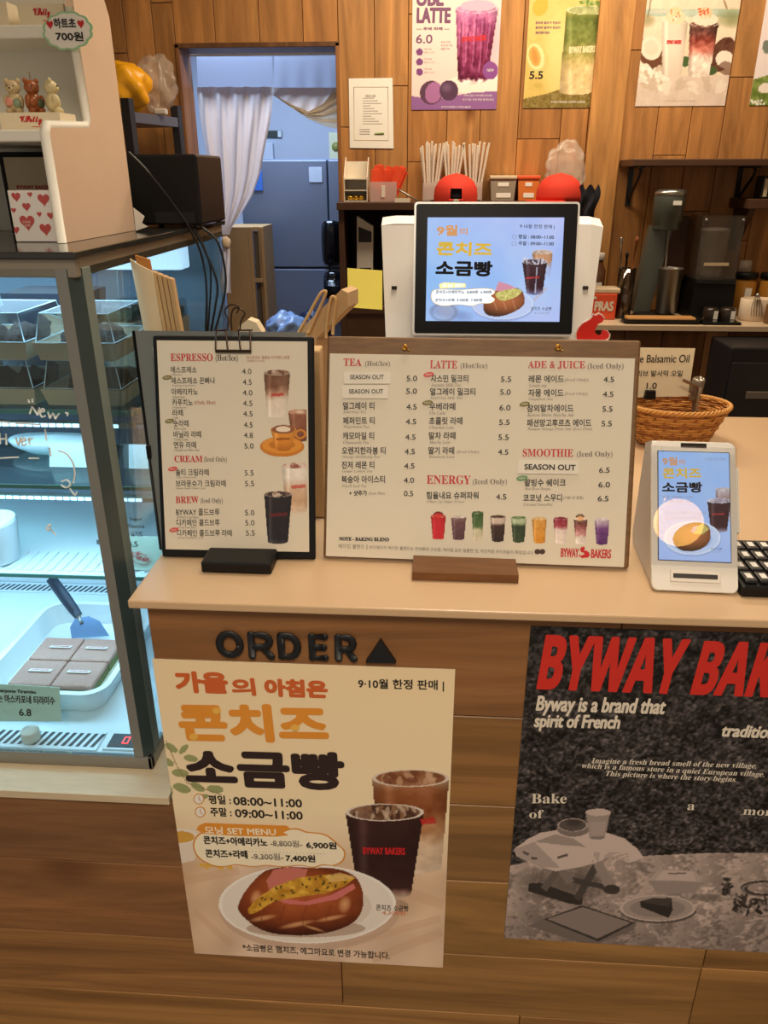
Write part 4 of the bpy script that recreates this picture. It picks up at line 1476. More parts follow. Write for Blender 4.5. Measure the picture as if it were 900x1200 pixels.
for p, x0, x1, y, C in (('5.0', 412, 460, 258, C2), ('5.0', 410, 459, 316, C2), ('4.5', 411, 458, 387, C2), ('4.5', 408, 456, 454, C2), ('4.5', 406, 453, 524, C2),
    ('4.5', 403, 450, 590, C2), ('4.5', 401, 448, 655, C2), ('4.0', 399, 446, 720, C2), ('0.5', 400, 442, 780, C2),
    ('5.5', 104, 151, 262, C3), ('5.0', 100, 149, 320, C3), ('6.0', 97, 148, 391, C3), ('5.5', 96, 144, 457, C3), ('5.5', 93, 140, 525, C3), ('4.5', 91, 138, 592, C3), ('4.5', 82, 129, 795, C3),
    ('4.5', 569, 617, 263, C3), ('4.5', 566, 614, 330, C3), ('5.5', 564, 610, 397, C3), ('5.5', 560, 607, 463, C3), ('6.5', 549, 597, 674, C3), ('6.0', 546, 599, 740, C3), ('6.5', 543, 592, 803, C3)):
    both(p, x0, x1, y, 25, DARK, C, bold=.00010)
both('+ 샷추가', 152, 233, 778, 25, DARK, bold=.0002)
for t, x0, x1, y, C in (('(Extra Shot)', 240, 312, 776, C2), ('(Iced Only)', 640, 740, 588, C2), ('(Iced Only)', 394, 500, 262, C3), ('(Iced Only)', 394, 496, 325, C3)):
    both(ital(t), x0, x1, y, 17, GREY, C)
both('(기본 샷 포함)', 388, 478, 797, 18, GREY, C3)
both(disp('NOTE - BAKING BLEND'), 106, 333, 981, 17, DARK, y1=985, bold=.0002)
both('베이킹 블렌드', 104, 222, 1016, 21, GREY, y1=1019)
both('|', 231, 234, 1021, 23, GREY)
both('바이웨이의 베이킹 블렌드는 견과류의 고소함, 캐러멜 같은 달콤한 맛, 와인처럼 부드러움이 특징입니다', 244, 984, 1020, 18, GREY, y1=1046)
badge(S, C2, 512, 228, PINK, 24, 11); badge(S, C2, 507, 356, OLIVE, 24, 11); badge(S, C3, 212, 362, OLIVE, 24, 11); badge(S, C3, 200, 698, GREENB, 26, 12)
q = C3(0, 0)
def lx(C, x, y): return S.p(*C(x, y))
# logo: red lettering and a curled-tail animal
both('BYWAY', 375, 457, 1056, 42, MRED, C3, y1=1058, bold=.0004)
both('BAKERS', 512, 603, 1060, 42, MRED, C3, y1=1063, bold=.0004)
def blob(S, C, pts, m, y0, y1):
    P = [tuple(S.p(*C(*p))) for p in pts]
    mb.prism(P, y0, y1, m)
blob(S, C3, [(462, 1022), (470, 1010), (482, 1008), (486, 1018), (480, 1026), (492, 1026), (504, 1034), (508, 1048), (498, 1058), (470, 1060), (462, 1052), (474, 1046), (484, 1044), (480, 1036), (470, 1034)], RED, -.0006, -.0001)
blob(S, C3, [(458, 1046), (464, 1044), (464, 1052), (458, 1054)], RED, -.0006, -.0001)
for bx in (270, 292):
    P = [tuple(S.p(*C3(bx+14*math.cos(a)*.9+5*math.sin(a), 1031+11*math.sin(a)-5*math.cos(a)))) for a in np.linspace(0, 2*PI, 20)[:-1]]
    mb.prism(P, -.0006, -.0001, mat('bean_brown', (74, 50, 42), .5))
# cups row
za, zb = S.p(*C2(520, 1000))[1]-.008, S.p(*C2(520, 830))[1]+.002
A = Art(S, S.p(*C2(510, 900))[0], S.p(*C3(606, 900))[0], za, zb, 300, 66)
A.f = C2
RIM = (225, 222, 216)
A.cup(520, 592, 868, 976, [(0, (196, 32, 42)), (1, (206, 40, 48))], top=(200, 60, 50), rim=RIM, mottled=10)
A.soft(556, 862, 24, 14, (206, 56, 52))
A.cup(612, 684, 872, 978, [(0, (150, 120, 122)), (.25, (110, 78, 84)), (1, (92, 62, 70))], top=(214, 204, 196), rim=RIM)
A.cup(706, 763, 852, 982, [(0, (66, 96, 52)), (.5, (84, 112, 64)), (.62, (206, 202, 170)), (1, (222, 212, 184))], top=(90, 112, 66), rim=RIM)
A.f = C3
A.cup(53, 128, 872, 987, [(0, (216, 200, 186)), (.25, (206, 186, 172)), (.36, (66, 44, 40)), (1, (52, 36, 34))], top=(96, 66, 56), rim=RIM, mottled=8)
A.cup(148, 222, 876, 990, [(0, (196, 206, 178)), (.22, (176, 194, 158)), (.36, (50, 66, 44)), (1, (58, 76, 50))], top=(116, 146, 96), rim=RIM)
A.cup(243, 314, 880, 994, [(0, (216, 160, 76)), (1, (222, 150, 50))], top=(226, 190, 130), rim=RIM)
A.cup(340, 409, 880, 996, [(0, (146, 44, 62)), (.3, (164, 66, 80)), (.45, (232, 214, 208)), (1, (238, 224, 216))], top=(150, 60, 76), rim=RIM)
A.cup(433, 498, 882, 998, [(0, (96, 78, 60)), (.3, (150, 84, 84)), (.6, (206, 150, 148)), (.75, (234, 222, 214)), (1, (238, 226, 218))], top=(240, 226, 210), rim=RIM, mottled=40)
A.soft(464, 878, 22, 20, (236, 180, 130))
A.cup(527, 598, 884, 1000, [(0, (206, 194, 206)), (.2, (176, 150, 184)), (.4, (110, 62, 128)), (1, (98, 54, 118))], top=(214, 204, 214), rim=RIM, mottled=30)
for C, x, y in ((C2, 556, 920), (C2, 648, 918), (C3, 92, 918), (C3, 186, 920), (C3, 278, 925), (C3, 375, 932)):
    A.f = C
A.emitto(mb, PRINT)
sh = mb.build('menu_sheet', MBD)
sh['label'] = 'printed cream sheet headed TEA, LATTE, ADE & JUICE'
# stuck-on strips
for C, b, tx, yy in ((C2, [(128, 218), (342, 216), (340, 270), (130, 270)], (156, 310, 250), 0), (C2, [(120, 277), (330, 277), (328, 337), (122, 336)], (152, 307, 315), 1), (C3, [(180, 612), (456, 618), (454, 680), (178, 676)], (210, 442, 659), 2)):
    mb = MB()
    P = [tuple(S.p(*C(*p))) for p in reversed(b)]
    mb.prism(list(reversed(P)), -.0022, -.0016, mat('sticker_paper', (230, 224, 210), .5, var=.01))
    put(mb, S, C, 'SEASON OUT', tx[0], tx[1], tx[2], [20, 20, 26][yy], DARK, y1=tx[2]+[0, 0, 4][yy], y=-.0026, bold=[.00012, .00012, .0003][yy])
    mb.build('sticker', MBD)['label'] = ['white strip reading SEASON OUT over the first tea', 'white strip reading SEASON OUT over the second tea', 'white strip reading SEASON OUT under SMOOTHIE'][yy]
# brass hooks
for C, x, y in ((C2, 405, 105), (C3, 363, 105)):
    p = S.p(*C(x, y))
    mb = MB()
    mb.tube([(p[0]+.0032*math.cos(a), -.003, p[1]+.0032*math.sin(a)) for a in np.linspace(0, 2*PI, 17)[:-1]], .0009, BRASS, seg=8, closed=True)
    mb.ball((p[0], .0005, p[1]), (.0022, .002, .0022), BRASS)
    mb.tube([(p[0]+.002, -.002, p[1]-.002), (p[0]+.0065, -.0015, p[1]-.0045)], .0008, BRASS, seg=6)
    mb.build('hook', MBD)
mb = MB()
a, b = atz(483, 680, ZW), atz(607, 682, ZW)
mb.prism([(a.y, ZW+.0003), (a.y+.11, ZW+.0003), (a.y+.11, ZW+.012), (a.y+.03, ZW+.012), (a.y, ZW+.0125)], a.x, b.x, mat('stand_wood', (108, 68, 32), .4, var=.45, scale=8, stretch=(2, 14, 20)), M=Matrix(((0, 1, 0, 0), (1, 0, 0, 0), (0, 0, 1, 0), (0, 0, 0, 1))))
mb.build('base_block', MBD, world=True)

def smooth(pts, k=5):
    Q = []
    n = len(pts)
    for i in range(n):
        a, b, c, d = [np.array(pts[(i+j) % n], float) for j in (-1, 0, 1, 2)]
        Q += [tuple(.5*((2*b)+(c-a)*t_+(2*a-5*b+4*c-d)*t_*t_+(-a+3*b-3*c+d)*t_**3)) for t_ in np.arange(k)/k]
    return Q
# ================================================================== POSTERS ON THE COUNTER FRONT
P1, P2 = Crop(170, 720, 2.432), Crop(180, 900, 2.5)
PO = thing('poster', 'tall poster advertising a cheese bread roll and iced coffees on the counter front', 'poster', (.21, -.001, .340), group='posters on the counter front')
ZT = .934
S = Sheet((0, -.0012, 0))
mb = MB()
mb.box((0, .0001, ZT-.594), (.42, .0009, ZT), PAPER)
A = Art(S, .0, .42, ZT-.594, ZT, 280, 396, bg=(240, 214, 170))
H, W = A.H+1, A.W+1
t = np.linspace(0, 1, H)[:, None]
u = np.linspace(0, 1, W)[None]
n1 = vnoise(H, W, (3, 6, 12, 24), seed=5)
top = np.array([242, 220, 180.]); mid = np.array([250, 234, 200.]); bot = np.array([222, 196, 174.])
g = np.clip((t-.45)/.2, 0, 1)
k = np.clip((n1-.5)*2+.5, 0, 1)[..., None]
up = top*(1-np.clip(t*1.6, 0, 1))[..., None]+mid*np.clip(t*1.6, 0, 1)[..., None]
up = np.broadcast_to(up, (H, W, 3))
cloth = bot*(.92+.12*k)+np.array([12, 4, -6])*(1-k)
A.c = up*(1-g)[..., None]+cloth*g[..., None]
# folds of the table cloth: broad crossing bands
fo = np.sin((u*9+t*7)*2.2+n1*5)*np.sin((u*5-t*9)*1.8)
A.c += (fo*11*g)[..., None]
A.f = P2
for x0, y0, x1, y1, w in ((640, 330, 850, 400, 30), (560, 520, 840, 440, 22), (90, 330, 250, 300, 24), (640, 560, 845, 480, 26), (120, 420, 230, 520, 18)):
    A.line([(x0, y0), (x1, y1)], w, (206, 166, 136), .35)
A.f = P1
g2 = np.random.default_rng(4)
for lx_, ly, a_, sz in ((75, 380, .6, 20), (110, 384, -.8, 17), (130, 410, .2, 20), (100, 452, .1, 24), (150, 492, .5, 22), (200, 498, .1, 24), (70, 500, 1.1, 16), (105, 495, .3, 26), (62, 420, .4, 22), (165, 520, -.3, 16)):
    A.ell(lx_, ly, sz, sz*.48, (132, 144, 92), a_, .8)
    A.ell(lx_-3, ly-2, sz*.8, sz*.22, (158, 166, 112), a_, .7)
A.line([(60, 360), (90, 430), (120, 480), (220, 515)], 3, (140, 130, 90), .8)
A.f = P2
# bowl of corn at the left
A.poly([(60, 190), (118, 176), (140, 200), (120, 270), (60, 285)], (232, 220, 206)); A.ell(82, 200, 48, 22, (238, 228, 216)); A.ell(80, 202, 40, 17, (214, 166, 76))
for q in range(14):
    A.ell(120+g2.integers(0, 110), 278+g2.integers(-8, 14), 9, 6, (226, 180, 84), g2.random()*3)
# rear glass, front glass
m = A.cup(640, 866, 30, 305, [(0, (206, 178, 150)), (.12, (150, 92, 56)), (.3, (140, 78, 44)), (.5, (190, 138, 96)), (.7, (226, 198, 170)), (1, (230, 208, 186))], top=(146, 96, 66), rim=(232, 220, 206), taper=.2, mottled=30)
A.ring(753, 30, 113, 25, .08, (226, 210, 196))
for q in range(16):
    A.ell(753+g2.integers(-80, 80), 28+g2.integers(-14, 16), 17, 9, [(206, 168, 136), (118, 70, 46)][q % 2], g2.random()*3, .7, only=A.inell(753, 30, 104, 22))
A.ell(675, 400, 70, 18, (150, 122, 104), 0, .5)
m = A.cup(562, 792, 130, 380, [(0, (92, 58, 48)), (.08, (60, 30, 28)), (.5, (46, 20, 22)), (.9, (58, 26, 26)), (.96, (160, 130, 116)), (1, (190, 168, 150))], top=(112, 80, 62), rim=(226, 214, 202), taper=.32, mottled=9)
for q in range(26):
    x = 677+g2.integers(-92, 92); y = 130+g2.integers(-20, 22)
    A.ell(x, y, 20, 6, [(206, 184, 164), (70, 42, 34), (150, 112, 84)][q % 3], g2.random()*3, .75, only=A.inell(677, 130, 106, 22))
A.ring(677, 130, 115, 25, .07, (232, 222, 212))
# plate and roll
A.ell(455, 418, 268, 116, (190, 160, 142), 0, .5)
A.ell(448, 402, 262, 112, (238, 230, 222)); A.ring(448, 402, 262, 112, .035, (250, 246, 240)); A.ell(448, 408, 190, 78, (226, 214, 204)); A.soft(448, 412, 170, 66, (214, 200, 190), .6)
A.ell(445, 470, 175, 26, (170, 138, 120), 0, .6)
bread = A.polymask(smooth([(250, 420), (255, 385), (285, 340), (330, 300), (390, 290), (470, 292), (540, 296), (590, 318), (612, 360), (612, 410), (590, 448), (540, 474), (470, 488), (400, 490), (340, 482), (295, 462)], 4))
uu, vv = A.ellq(430, 390, 185, 102)
nb = vnoise(H, W, (20, 50, 90), seed=9)
sh_ = np.clip(1.05-.55*(vv+.15)**2-.35*uu**2+.22*(nb-.5), .3, 1.2)
bc = np.stack([178*sh_**1.0, 92*sh_**1.35, 48*sh_**1.7], -1)
A.put(bread, bc)
for q, (x, y, rx, ry) in enumerate(((320, 440, 46, 9), (420, 458, 60, 9), (520, 440, 52, 8), (300, 380, 18, 26), (560, 400, 20, 28), (470, 470, 40, 5))):
    A.soft(x, y, rx, ry, (240, 190, 140), .75, -.2 if q < 3 else .3, only=bread)
for x in (330, 385, 450, 520):
    A.line([(x, 400), (x-14, 440), (x-12, 478)], 3, (112, 48, 26), .5)
A.poly([(330, 330), (352, 298), (395, 290), (452, 296), (440, 330), (380, 352), (340, 362)], (206, 122, 110))
A.poly([(360, 378), (440, 392), (520, 372), (585, 338), (592, 352), (540, 384), (450, 402), (380, 396)], (214, 120, 118))
egg = A.polymask([(275, 415), (300, 385), (350, 350), (420, 322), (500, 312), (560, 312), (590, 322), (560, 346), (500, 368), (420, 378), (350, 392), (300, 424), (280, 428)])
ne = vnoise(H, W, (60, 110, 180), seed=21)
ec = np.stack([214+(ne-.5)*110, 164+(ne-.5)*130, 58+(ne-.5)*80], -1)
A.put(egg, ec)
for q in range(60):
    x, y = g2.integers(300, 580), g2.integers(312, 410)
    p = S.p(*P2(x, y))
    i, j = int((A.b[3]-p[1])/(A.b[3]-A.b[2])*A.H), int((p[0]-A.b[0])/(A.b[1]-A.b[0])*A.W)
    if egg[i, j]:
        A.ell(x, y, 5, 3, (70, 56, 26), g2.random()*3, .8)
A.poly([(500, 318), (545, 306), (588, 318), (560, 330), (520, 336)], (236, 200, 130), .7)
# orange bubble with cream inside, banner
bub = [(150, 186), (180, 178), (210, 186), (260, 180), (320, 190), (380, 180), (420, 176), (450, 186), (490, 190), (515, 200), (540, 222), (562, 245), (556, 272), (530, 286), (500, 284), (470, 292), (430, 286), (380, 290), (330, 286), (290, 290), (240, 284), (200, 290), (165, 284), (130, 262), (116, 235), (118, 210), (132, 192)]
A.emitto(mb, PRINT, y=-.0001)
ORG1, ORG2 = mat('poster_rust_ink', (206, 100, 48), .5), mat('poster_orange_ink', (228, 150, 52), .5)
BRK = mat('poster_black_ink', (44, 28, 30), .5)
BUBO, BUBC = mat('bubble_outline_ink', (216, 150, 70), .5), mat('bubble_cream', (252, 240, 214), .5)
cb = np.array((338, 237))
mb.prism([tuple(S.p(*P2(*q))) for q in smooth(bub)], -.0004, -.0003, BUBO)
mb.prism([tuple(S.p(*P2(*(cb+(np.array(q)-cb)*np.array((.978, .935)))))) for q in smooth(bub)], -.0006, -.0005, BUBC)
mb.prism([tuple(S.p(*P2(*q))) for q in [(126, 180), (132, 168), (150, 160), (260, 164), (390, 168), (402, 178), (380, 188), (396, 196), (360, 200), (250, 198), (150, 192)]], -.0008, -.0007, ORG2)
put(mb, S, P2, '모닝 SET MENU', 152, 360, 192, 23, BUBC, y1=197, y=-.0011, bold=.0004)
put(mb, S, P1, '가을', 90, 240, 222, 62, ORG1, y1=226, y=-.0008, bold=.0021)
put(mb, S, P1, '의', 250, 318, 231, 50, ORG1, y1=231, y=-.0008, bold=.0014)
put(mb, S, P1, '아침은', 342, 522, 233, 52, ORG1, y1=239, y=-.0008, bold=.0019)
put(mb, S, P1, '콘치즈', 104, 526, 360, 108, ORG2, y1=367, y=-.0008, bold=.0036)
put(mb, S, P1, '소금빵', 120, 572, 488, 108, BRK, y1=502, y=-.0008, bold=.0040)
put(mb, S, P1, '9·10월 한정 판매 |', 608, 852, 214, 32, DARK, y1=219, y=-.0008, bold=.0003)
for cx_, cy_ in ((205, 272), (140, 346), (428, 320)):
    mb.prism([tuple(S.p(*P1(cx_+12*math.cos(a), cy_+10*math.sin(a)))) for a in np.linspace(0, 2*PI, 18)[:-1]], -.0022, -.0021, mat('corn_ink', (236, 186, 84), .5))
for y0, y1, t1, a, b, t2, c, d in ((104, 106, '평일 :', 163, 228, '08:00~11:00', 235, 436), (140, 142, '주말 :', 168, 230, '09:00~11:00', 240, 438)):
    put(mb, S, P2, t1, a, b, y0, 26, DARK, y1=y1, y=-.0008, bold=.0004)
    put(mb, S, P2, t2, c, d, y1+1, 24, DARK, y1=y1+9, y=-.0008, bold=.0005)
for cx_, cy_ in ((133, 90), (137, 128)):
    for r, m_, yy in ((16, BUBO, -.0005), (13, WHITEP, -.0007)):
        mb.prism([tuple(S.p(*P2(cx_+r*math.cos(a), cy_+r*math.sin(a)))) for a in np.linspace(0, 2*PI, 26)[:-1]], yy-.0001, yy, m_)
    p, q = S.p(*P2(cx_, cy_)), S.p(*P2(cx_+7, cy_+5))
    r_ = S.p(*P2(cx_, cy_-9))
    for e_ in (q, r_):
        mb.tube([(p[0], -.0010, p[1]), (e_[0], -.0010, e_[1])], .0005, ORG1, seg=5)
for t_, a, b, y0, y1, h, m_, bo in (('콘치즈+아메리카노', 148, 335, 221, 229, 24, DARK, .0005), ('-8,800원-', 343, 437, 229, 232, 21, GREY, .0001), ('6,900원', 448, 537, 235, 238, 22, DARK, .0005),
                       ('콘치즈+라떼', 154, 277, 260, 264, 24, DARK, .0005), ('-9,300원-', 288, 382, 268, 270, 21, GREY, .0001), ('7,400원', 388, 475, 273, 276, 22, DARK, .0005)):
    put(mb, S, P2, t_, a, b, y0, h, m_, y1=y1, y=-.0011, bold=bo)
for a, b in (((345, 223), (432, 226)), ((292, 262), (378, 264))):
    p, q = S.p(*P2(*a)), S.p(*P2(*b))
    mb.tube([(p[0], -.0010, p[1]), (q[0], -.0010, q[1])], .0004, GREY, seg=4)
for k in range(34):
    p = S.p(*P2(168+k*10, 240+k*.35))
    mb.box((p[0], -.0008, p[1]), (p[0]+.0025, -.0007, p[1]+.0006), SOFT)
put(mb, S, P2, 'BYWAY BAKERS', 614, 738, 252, 21, RED, y1=254, y=-.0005, bold=.0005)
put(mb, S, P2, 'BAKERS', 786, 828, 166, 18, RED, y1=160, y=-.0005, bold=.0004)
put(mb, S, P2, '콘치즈 소금빵', 652, 747, 416, 17, DARK, y1=420, y=-.0005, bold=.0001)
put(mb, S, P2, '4,300원', 670, 738, 430, 14, ORG1, y1=432, y=-.0005)
put(mb, S, P2, '*소금빵은 햄치즈, 에그마요로 변경 가능합니다.', 262, 692, 536, 22, DARK, y1=561, y=-.0005, bold=.0002)
mb.v = [v+np.array((0, -.0012, 0)) for v in mb.v]
mb.build('poster_sheet', PO, world=True)

# ---------------------------------------------------- dark brand poster
B1, B2 = Crop(580, 720, 2.8125), Crop(580, 910, 2.8125)
X0, ZT2 = .5165, 1.0065
PB = thing('poster', 'dark monochrome picnic poster with a red heading on the counter front', 'poster', (X0+.21, -.001, ZT2-.59), group='posters on the counter front')
mb = MB()
mb.box((X0, .0001, ZT2-.588), (X0+.42, .0009, ZT2), mat('dark_poster_paper', (60, 54, 54), .5))
A = Art(S, X0, X0+.42, ZT2-.588, ZT2, 280, 392, bg=(62, 56, 58))
H, W = A.H+1, A.W+1
n1 = vnoise(H, W, (30, 80, 140, 195), (.15, .25, .3, .3), seed=31)
n2 = vnoise(H, W, (90, 150, 196), (.3, .3, .4), seed=37)
tt = np.linspace(0, 1, H)[:, None]
v = 52+(n1-.5)*190+np.clip((n2-.56)*3, 0, 1)*70-np.clip((.44-n2)*3, 0, 1)*30
v *= .72+.25*np.clip(tt*1.6, 0, 1)
A.c = np.stack([v*1.02, v*.96, v*.97], -1)
A.f = B2
cl = A.polymask([(20, 300), (200, 262), (480, 262), (700, 252), (1300, 250), (1300, 700), (20, 700)])
n3 = vnoise(H, W, (14, 50, 110, 180), (.22, .26, .28, .24), seed=41)
cv = 160+(n3-.5)*150+10*np.sin(np.linspace(0, 40, W)[None]+n3*14)
cv = cv*(1-.18*np.clip((tt-.8)*5, 0, 1))
A.put(cl, np.stack([cv*1.04, cv*.94, cv*.90], -1))
def C_(g_): return (g_*1.03, g_*.94, g_*.91)
A.soft(230, 350, 190, 70, C_(70), .7)
# stool: draped cloth top, crossed legs, foot bars
A.poly([(110, 352), (150, 350), (290, 400), (285, 424), (250, 420), (108, 378)], C_(48))
A.line([(160, 372), (250, 250)], 24, C_(96)); A.line([(270, 405), (335, 290)], 24, C_(70))
A.line([(230, 335), (390, 370)], 18, C_(66)); A.line([(215, 300), (250, 350)], 26, C_(120))
A.poly([(320, 280), (355, 280), (400, 378), (372, 386)], C_(142))
A.ell(385, 372, 28, 16, C_(60))
A.poly([(62, 240), (110, 205), (150, 185), (230, 172), (360, 182), (430, 205), (470, 240), (492, 268), (440, 285), (390, 260), (330, 285), (270, 300), (200, 312), (130, 290), (72, 262)], C_(196))
A.poly([(130, 215), (215, 225), (300, 232), (260, 205), (200, 190)], C_(140), .8)
A.poly([(62, 240), (130, 215), (215, 300), (150, 298), (75, 262)], C_(150), .7)
for k in range(16):
    A.line([(330+k*7, 250), (322+k*8, 282)], 2, C_(120), .7)
for a, b in (((92, 248), (112, 258)), ((120, 268), (140, 270)), ((205, 268), (240, 258))):
    A.line([a, b], 8, C_(60), .8)
A.ell(258, 172, 54, 26, C_(120)); A.ell(256, 160, 50, 22, C_(84)); A.soft(262, 150, 34, 20, C_(60)); A.ring(256, 160, 50, 22, .1, C_(170))
A.poly([(300, 122), (380, 120), (362, 202), (312, 204)], C_(150)); A.ell(340, 118, 41, 12, C_(190)); A.ell(337, 200, 25, 8, C_(130)); A.poly([(312, 150), (368, 148), (360, 196), (316, 198)], C_(168), .7)
# book
A.poly([(110, 492), (280, 548), (340, 552), (458, 505), (464, 480), (160, 470)], C_(110))
A.poly([(160, 470), (288, 424), (462, 482), (340, 544)], C_(58)); A.poly([(172, 469), (290, 430), (448, 482), (338, 534)], C_(132))
# box
A.poly([(505, 342), (540, 305), (665, 312), (684, 348), (660, 384), (535, 386)], C_(172)); A.poly([(505, 342), (684, 348), (660, 384), (535, 386)], C_(146)); A.poly([(530, 340), (556, 308), (652, 314), (664, 344)], C_(188)); A.line([(572, 320), (630, 318)], 5, C_(90), .8)
A.soft(700, 400, 60, 16, C_(90), .6)
# plate with cake
A.ell(538, 440, 128, 45, C_(92)); A.ell(536, 434, 126, 43, C_(160)); A.ring(536, 434, 126, 43, .08, C_(190)); A.ell(536, 434, 92, 30, C_(140))
A.poly([(478, 412), (520, 400), (582, 400), (586, 440), (572, 466), (480, 430)], C_(44)); A.poly([(478, 412), (520, 400), (582, 400), (576, 430)], C_(66))
# wicker and flowers on the right
A.ring(890, 368, 82, 26, .3, C_(60)); A.ring(890, 372, 80, 24, .14, C_(120))
gg = np.random.default_rng(8)
for k in range(60):
    A.ell(790+gg.integers(0, 180), 392+gg.integers(0, 56), 14, 5, C_([36, 60, 130][k % 3]), gg.random()*3, .9)
for k in range(16):
    A.ell(765+gg.integers(-20, 22), 362+gg.integers(-24, 24), 10, 5, C_([40, 80][k % 2]), gg.random()*3, .9)
A.emitto(mb, PRINT, y=-.0001)
PW_ = mat('poster_white_ink', (226, 216, 200), .5)
RD = mat('poster_red_ink', (206, 44, 34), .5)
def conden(t, x0, x1, y, h, m, C, y1=None, bold=.0008, sh=.16):
    put(mb, S, C, t, x0, x1, y, h, m, y1=y1, y=-.0005, bold=bold, shear=sh)
conden(bolds('BYWAY'), 143, 606, 246, 182, RD, B1, 263, .0016, .07)
a = S.p(*B1(648, 266)); hh = S.p(*B1(142, 64))[1]-S.p(*B1(142, 246))[1]
mb.text(bolds('BAKERS'), a, (X0+.4175, a[1]-.000), hh, RD, y=-.0005, bold=.0016, shear=.07)
conden('Byway is a brand that', 134, 556, 332, 66, PW_, B1, 344, .0009, .08)
conden('spirit of French', 128, 409, 384, 58, PW_, B1, 390, .0009, .08)
a = S.p(*B1(743, 402))
mb.text('traditional', a, (S.p(919, 868)[0], a[1]), .0215, PW_, y=-.0005, bold=.0009, shear=.08)
for t_, x0, x1, y, y1, h in (('Imagine a fresh bread smell of the new village,', 318, 860, 490, 508, 22), ('which is a famous store in a quiet European village.', 284, 885, 506, 536, 22), ('This picture is where the story begins.', 362, 795, 532, 553, 22)):
    put(mb, S, B1, disp(t_), x0, x1, y+4, h, PW_, y1=y1+4, y=-.0005, shear=.15)
for t_, x0, x1, y, h in (('Bake', 120, 236, 88, 32), ('of', 113, 160, 137, 28), ('a', 633, 657, 110, 20)):
    put(mb, S, B2, disp(t_), x0, x1, y, h, PW_, y=-.0005)
a = S.p(*B2(816, 125))
mb.text(disp('more'), a, (a[0]+.050, a[1]), .0105, PW_, y=-.0005)
mb.v = [v+np.array((0, -.0012, 0)) for v in mb.v]
mb.build('poster_sheet', PB, world=True)

# ================================================================== SCREENS
# pose of the card terminal
ORG = (.6788, .0433, ZW+.0035)
ya, tl = math.radians(-2.1), math.radians(32.9)
S = Sheet(ORG, ya, tl)
C4 = Crop(730, 390, 3.635)
TW, TH = .1125, .206
WPT = mat('terminal_white', (228, 224, 216), .38, var=.015)
TM = thing('card_terminal', 'white card payment terminal with a leaning touch screen on the worktop', 'card terminal', ORG, ya, tl)
mb = MB()
R = rrect(0, TW, 0, TH, .009, 8)
loft(mb, [([(p[0]*.985+TW*.0075, p[1]*.99+TH*.005) for p in R], 0), (R, .0018), (R, .0045), ([(p[0]*.97+TW*.015, p[1]*.98+TH*.01) for p in R], .006)], WPT, M=Matrix(((1, 0, 0, 0), (0, 0, 1, 0), (0, 1, 0, 0), (0, 0, 0, 1))))
mb.build('front_shell', TM)
mb = MB()
hz = TH*math.cos(tl); hy = TH*math.sin(tl)
WPL2 = mat('white_plastic_body', (224, 218, 208), .45, var=.02)
Mb = T(*ORG) @ RZ(ya)
mb.prism([(.012, -.0030), (.150, -.0030), (.160, .012), (hy+.045, hz-.018), (hy+.012, hz-.004), (.022, .006)], .004, TW-.004, WPL2, M=Mb @ Matrix(((0, 1, 0, 0), (1, 0, 0, 0), (0, 0, 1, 0), (0, 0, 0, 1))))
mb.build('body', TM, world=True)
sx0, sx1 = S.p(*C4(148, 800))[0], S.p(*C4(459, 800))[0]
sz0, sz1 = S.p(*C4(300, 975))[1], S.p(*C4(300, 506))[1]
mb = MB()
mb.box((sx0, -.0008, sz0), (sx1, .001, sz1), BLACK, .0004)
A = Art(S, sx0+.001, sx1-.001, sz0+.001, sz1-.001, 110, 170, bg=(160, 196, 246))
H, W = A.H+1, A.W+1
tt = np.linspace(0, 1, H)[:, None]; n = vnoise(H, W, (4, 8, 16), (.5, .3, .2), seed=3)
A.c = np.stack([150+20*n+12*tt, 190+14*n+0*tt, 248+0*n+0*tt], -1)*np.ones((H, W, 1))
A.f = C4
for q in range(8):
    A.line([(150+q*50, 960), (210+q*50, 880)], 6, (190, 200, 240), .4)
A.cup(392, 470, 668, 800, [(0, (190, 180, 190)), (.3, (170, 140, 130)), (1, (196, 200, 230))], top=(190, 180, 180), rim=(210, 220, 240))
A.cup(358, 458, 716, 848, [(0, (70, 46, 50)), (.85, (60, 34, 40)), (1, (150, 140, 160))], top=(180, 170, 180), rim=(220, 228, 244), taper=.3, mottled=10)
A.line([(380, 774), (432, 772)], 6, (190, 60, 60), .8)
A.ell(296, 880, 122, 74, (150, 170, 214), 0, .6); A.ell(294, 874, 120, 72, (196, 214, 246)); A.ring(294, 874, 120, 72, .06, (222, 234, 252)); A.ell(296, 880, 84, 46, (176, 196, 236))
br = A.polymask(smooth([(212, 886), (222, 850), (260, 820), (310, 808), (356, 818), (372, 850), (366, 892), (330, 922), (280, 932), (234, 920)], 4))
uu, vv = A.ellq(292, 872, 86, 62)
s_ = np.clip(1.0-.5*(vv+.2)**2-.3*uu**2, .4, 1)
A.put(br, np.stack([176*s_, 108*s_, 66*s_], -1))
A.poly([(296, 858), (312, 826), (340, 812), (366, 836), (340, 858)], (206, 190, 110)); A.poly([(286, 848), (300, 826), (318, 822), (306, 850)], (220, 160, 180))
A.emitto(mb, SCREEN, y=-.0010)
SG1 = mat('screen_gold', (190, 164, 66), .5, emit=.6, spec=.1, var=.02)
SG2 = mat('screen_dark', (24, 24, 28), .5, emit=.1, spec=.1, var=.02)
SG3 = mat('screen_grey', (110, 122, 150), .4, emit=.8, var=.02)
SG4 = mat('screen_rust', (186, 140, 90), .5, emit=.6, spec=.1, var=.02)
SG5 = mat('screen_cream', (214, 226, 240), .4, emit=.9, var=.02)
def stext(t, C, x0, x1, y, h, m, y1=None, bold=0.0, yy=-.0013): put(mb, S, C, t, x0, x1, y, h, m, y1=y1, y=yy, bold=bold*.5)
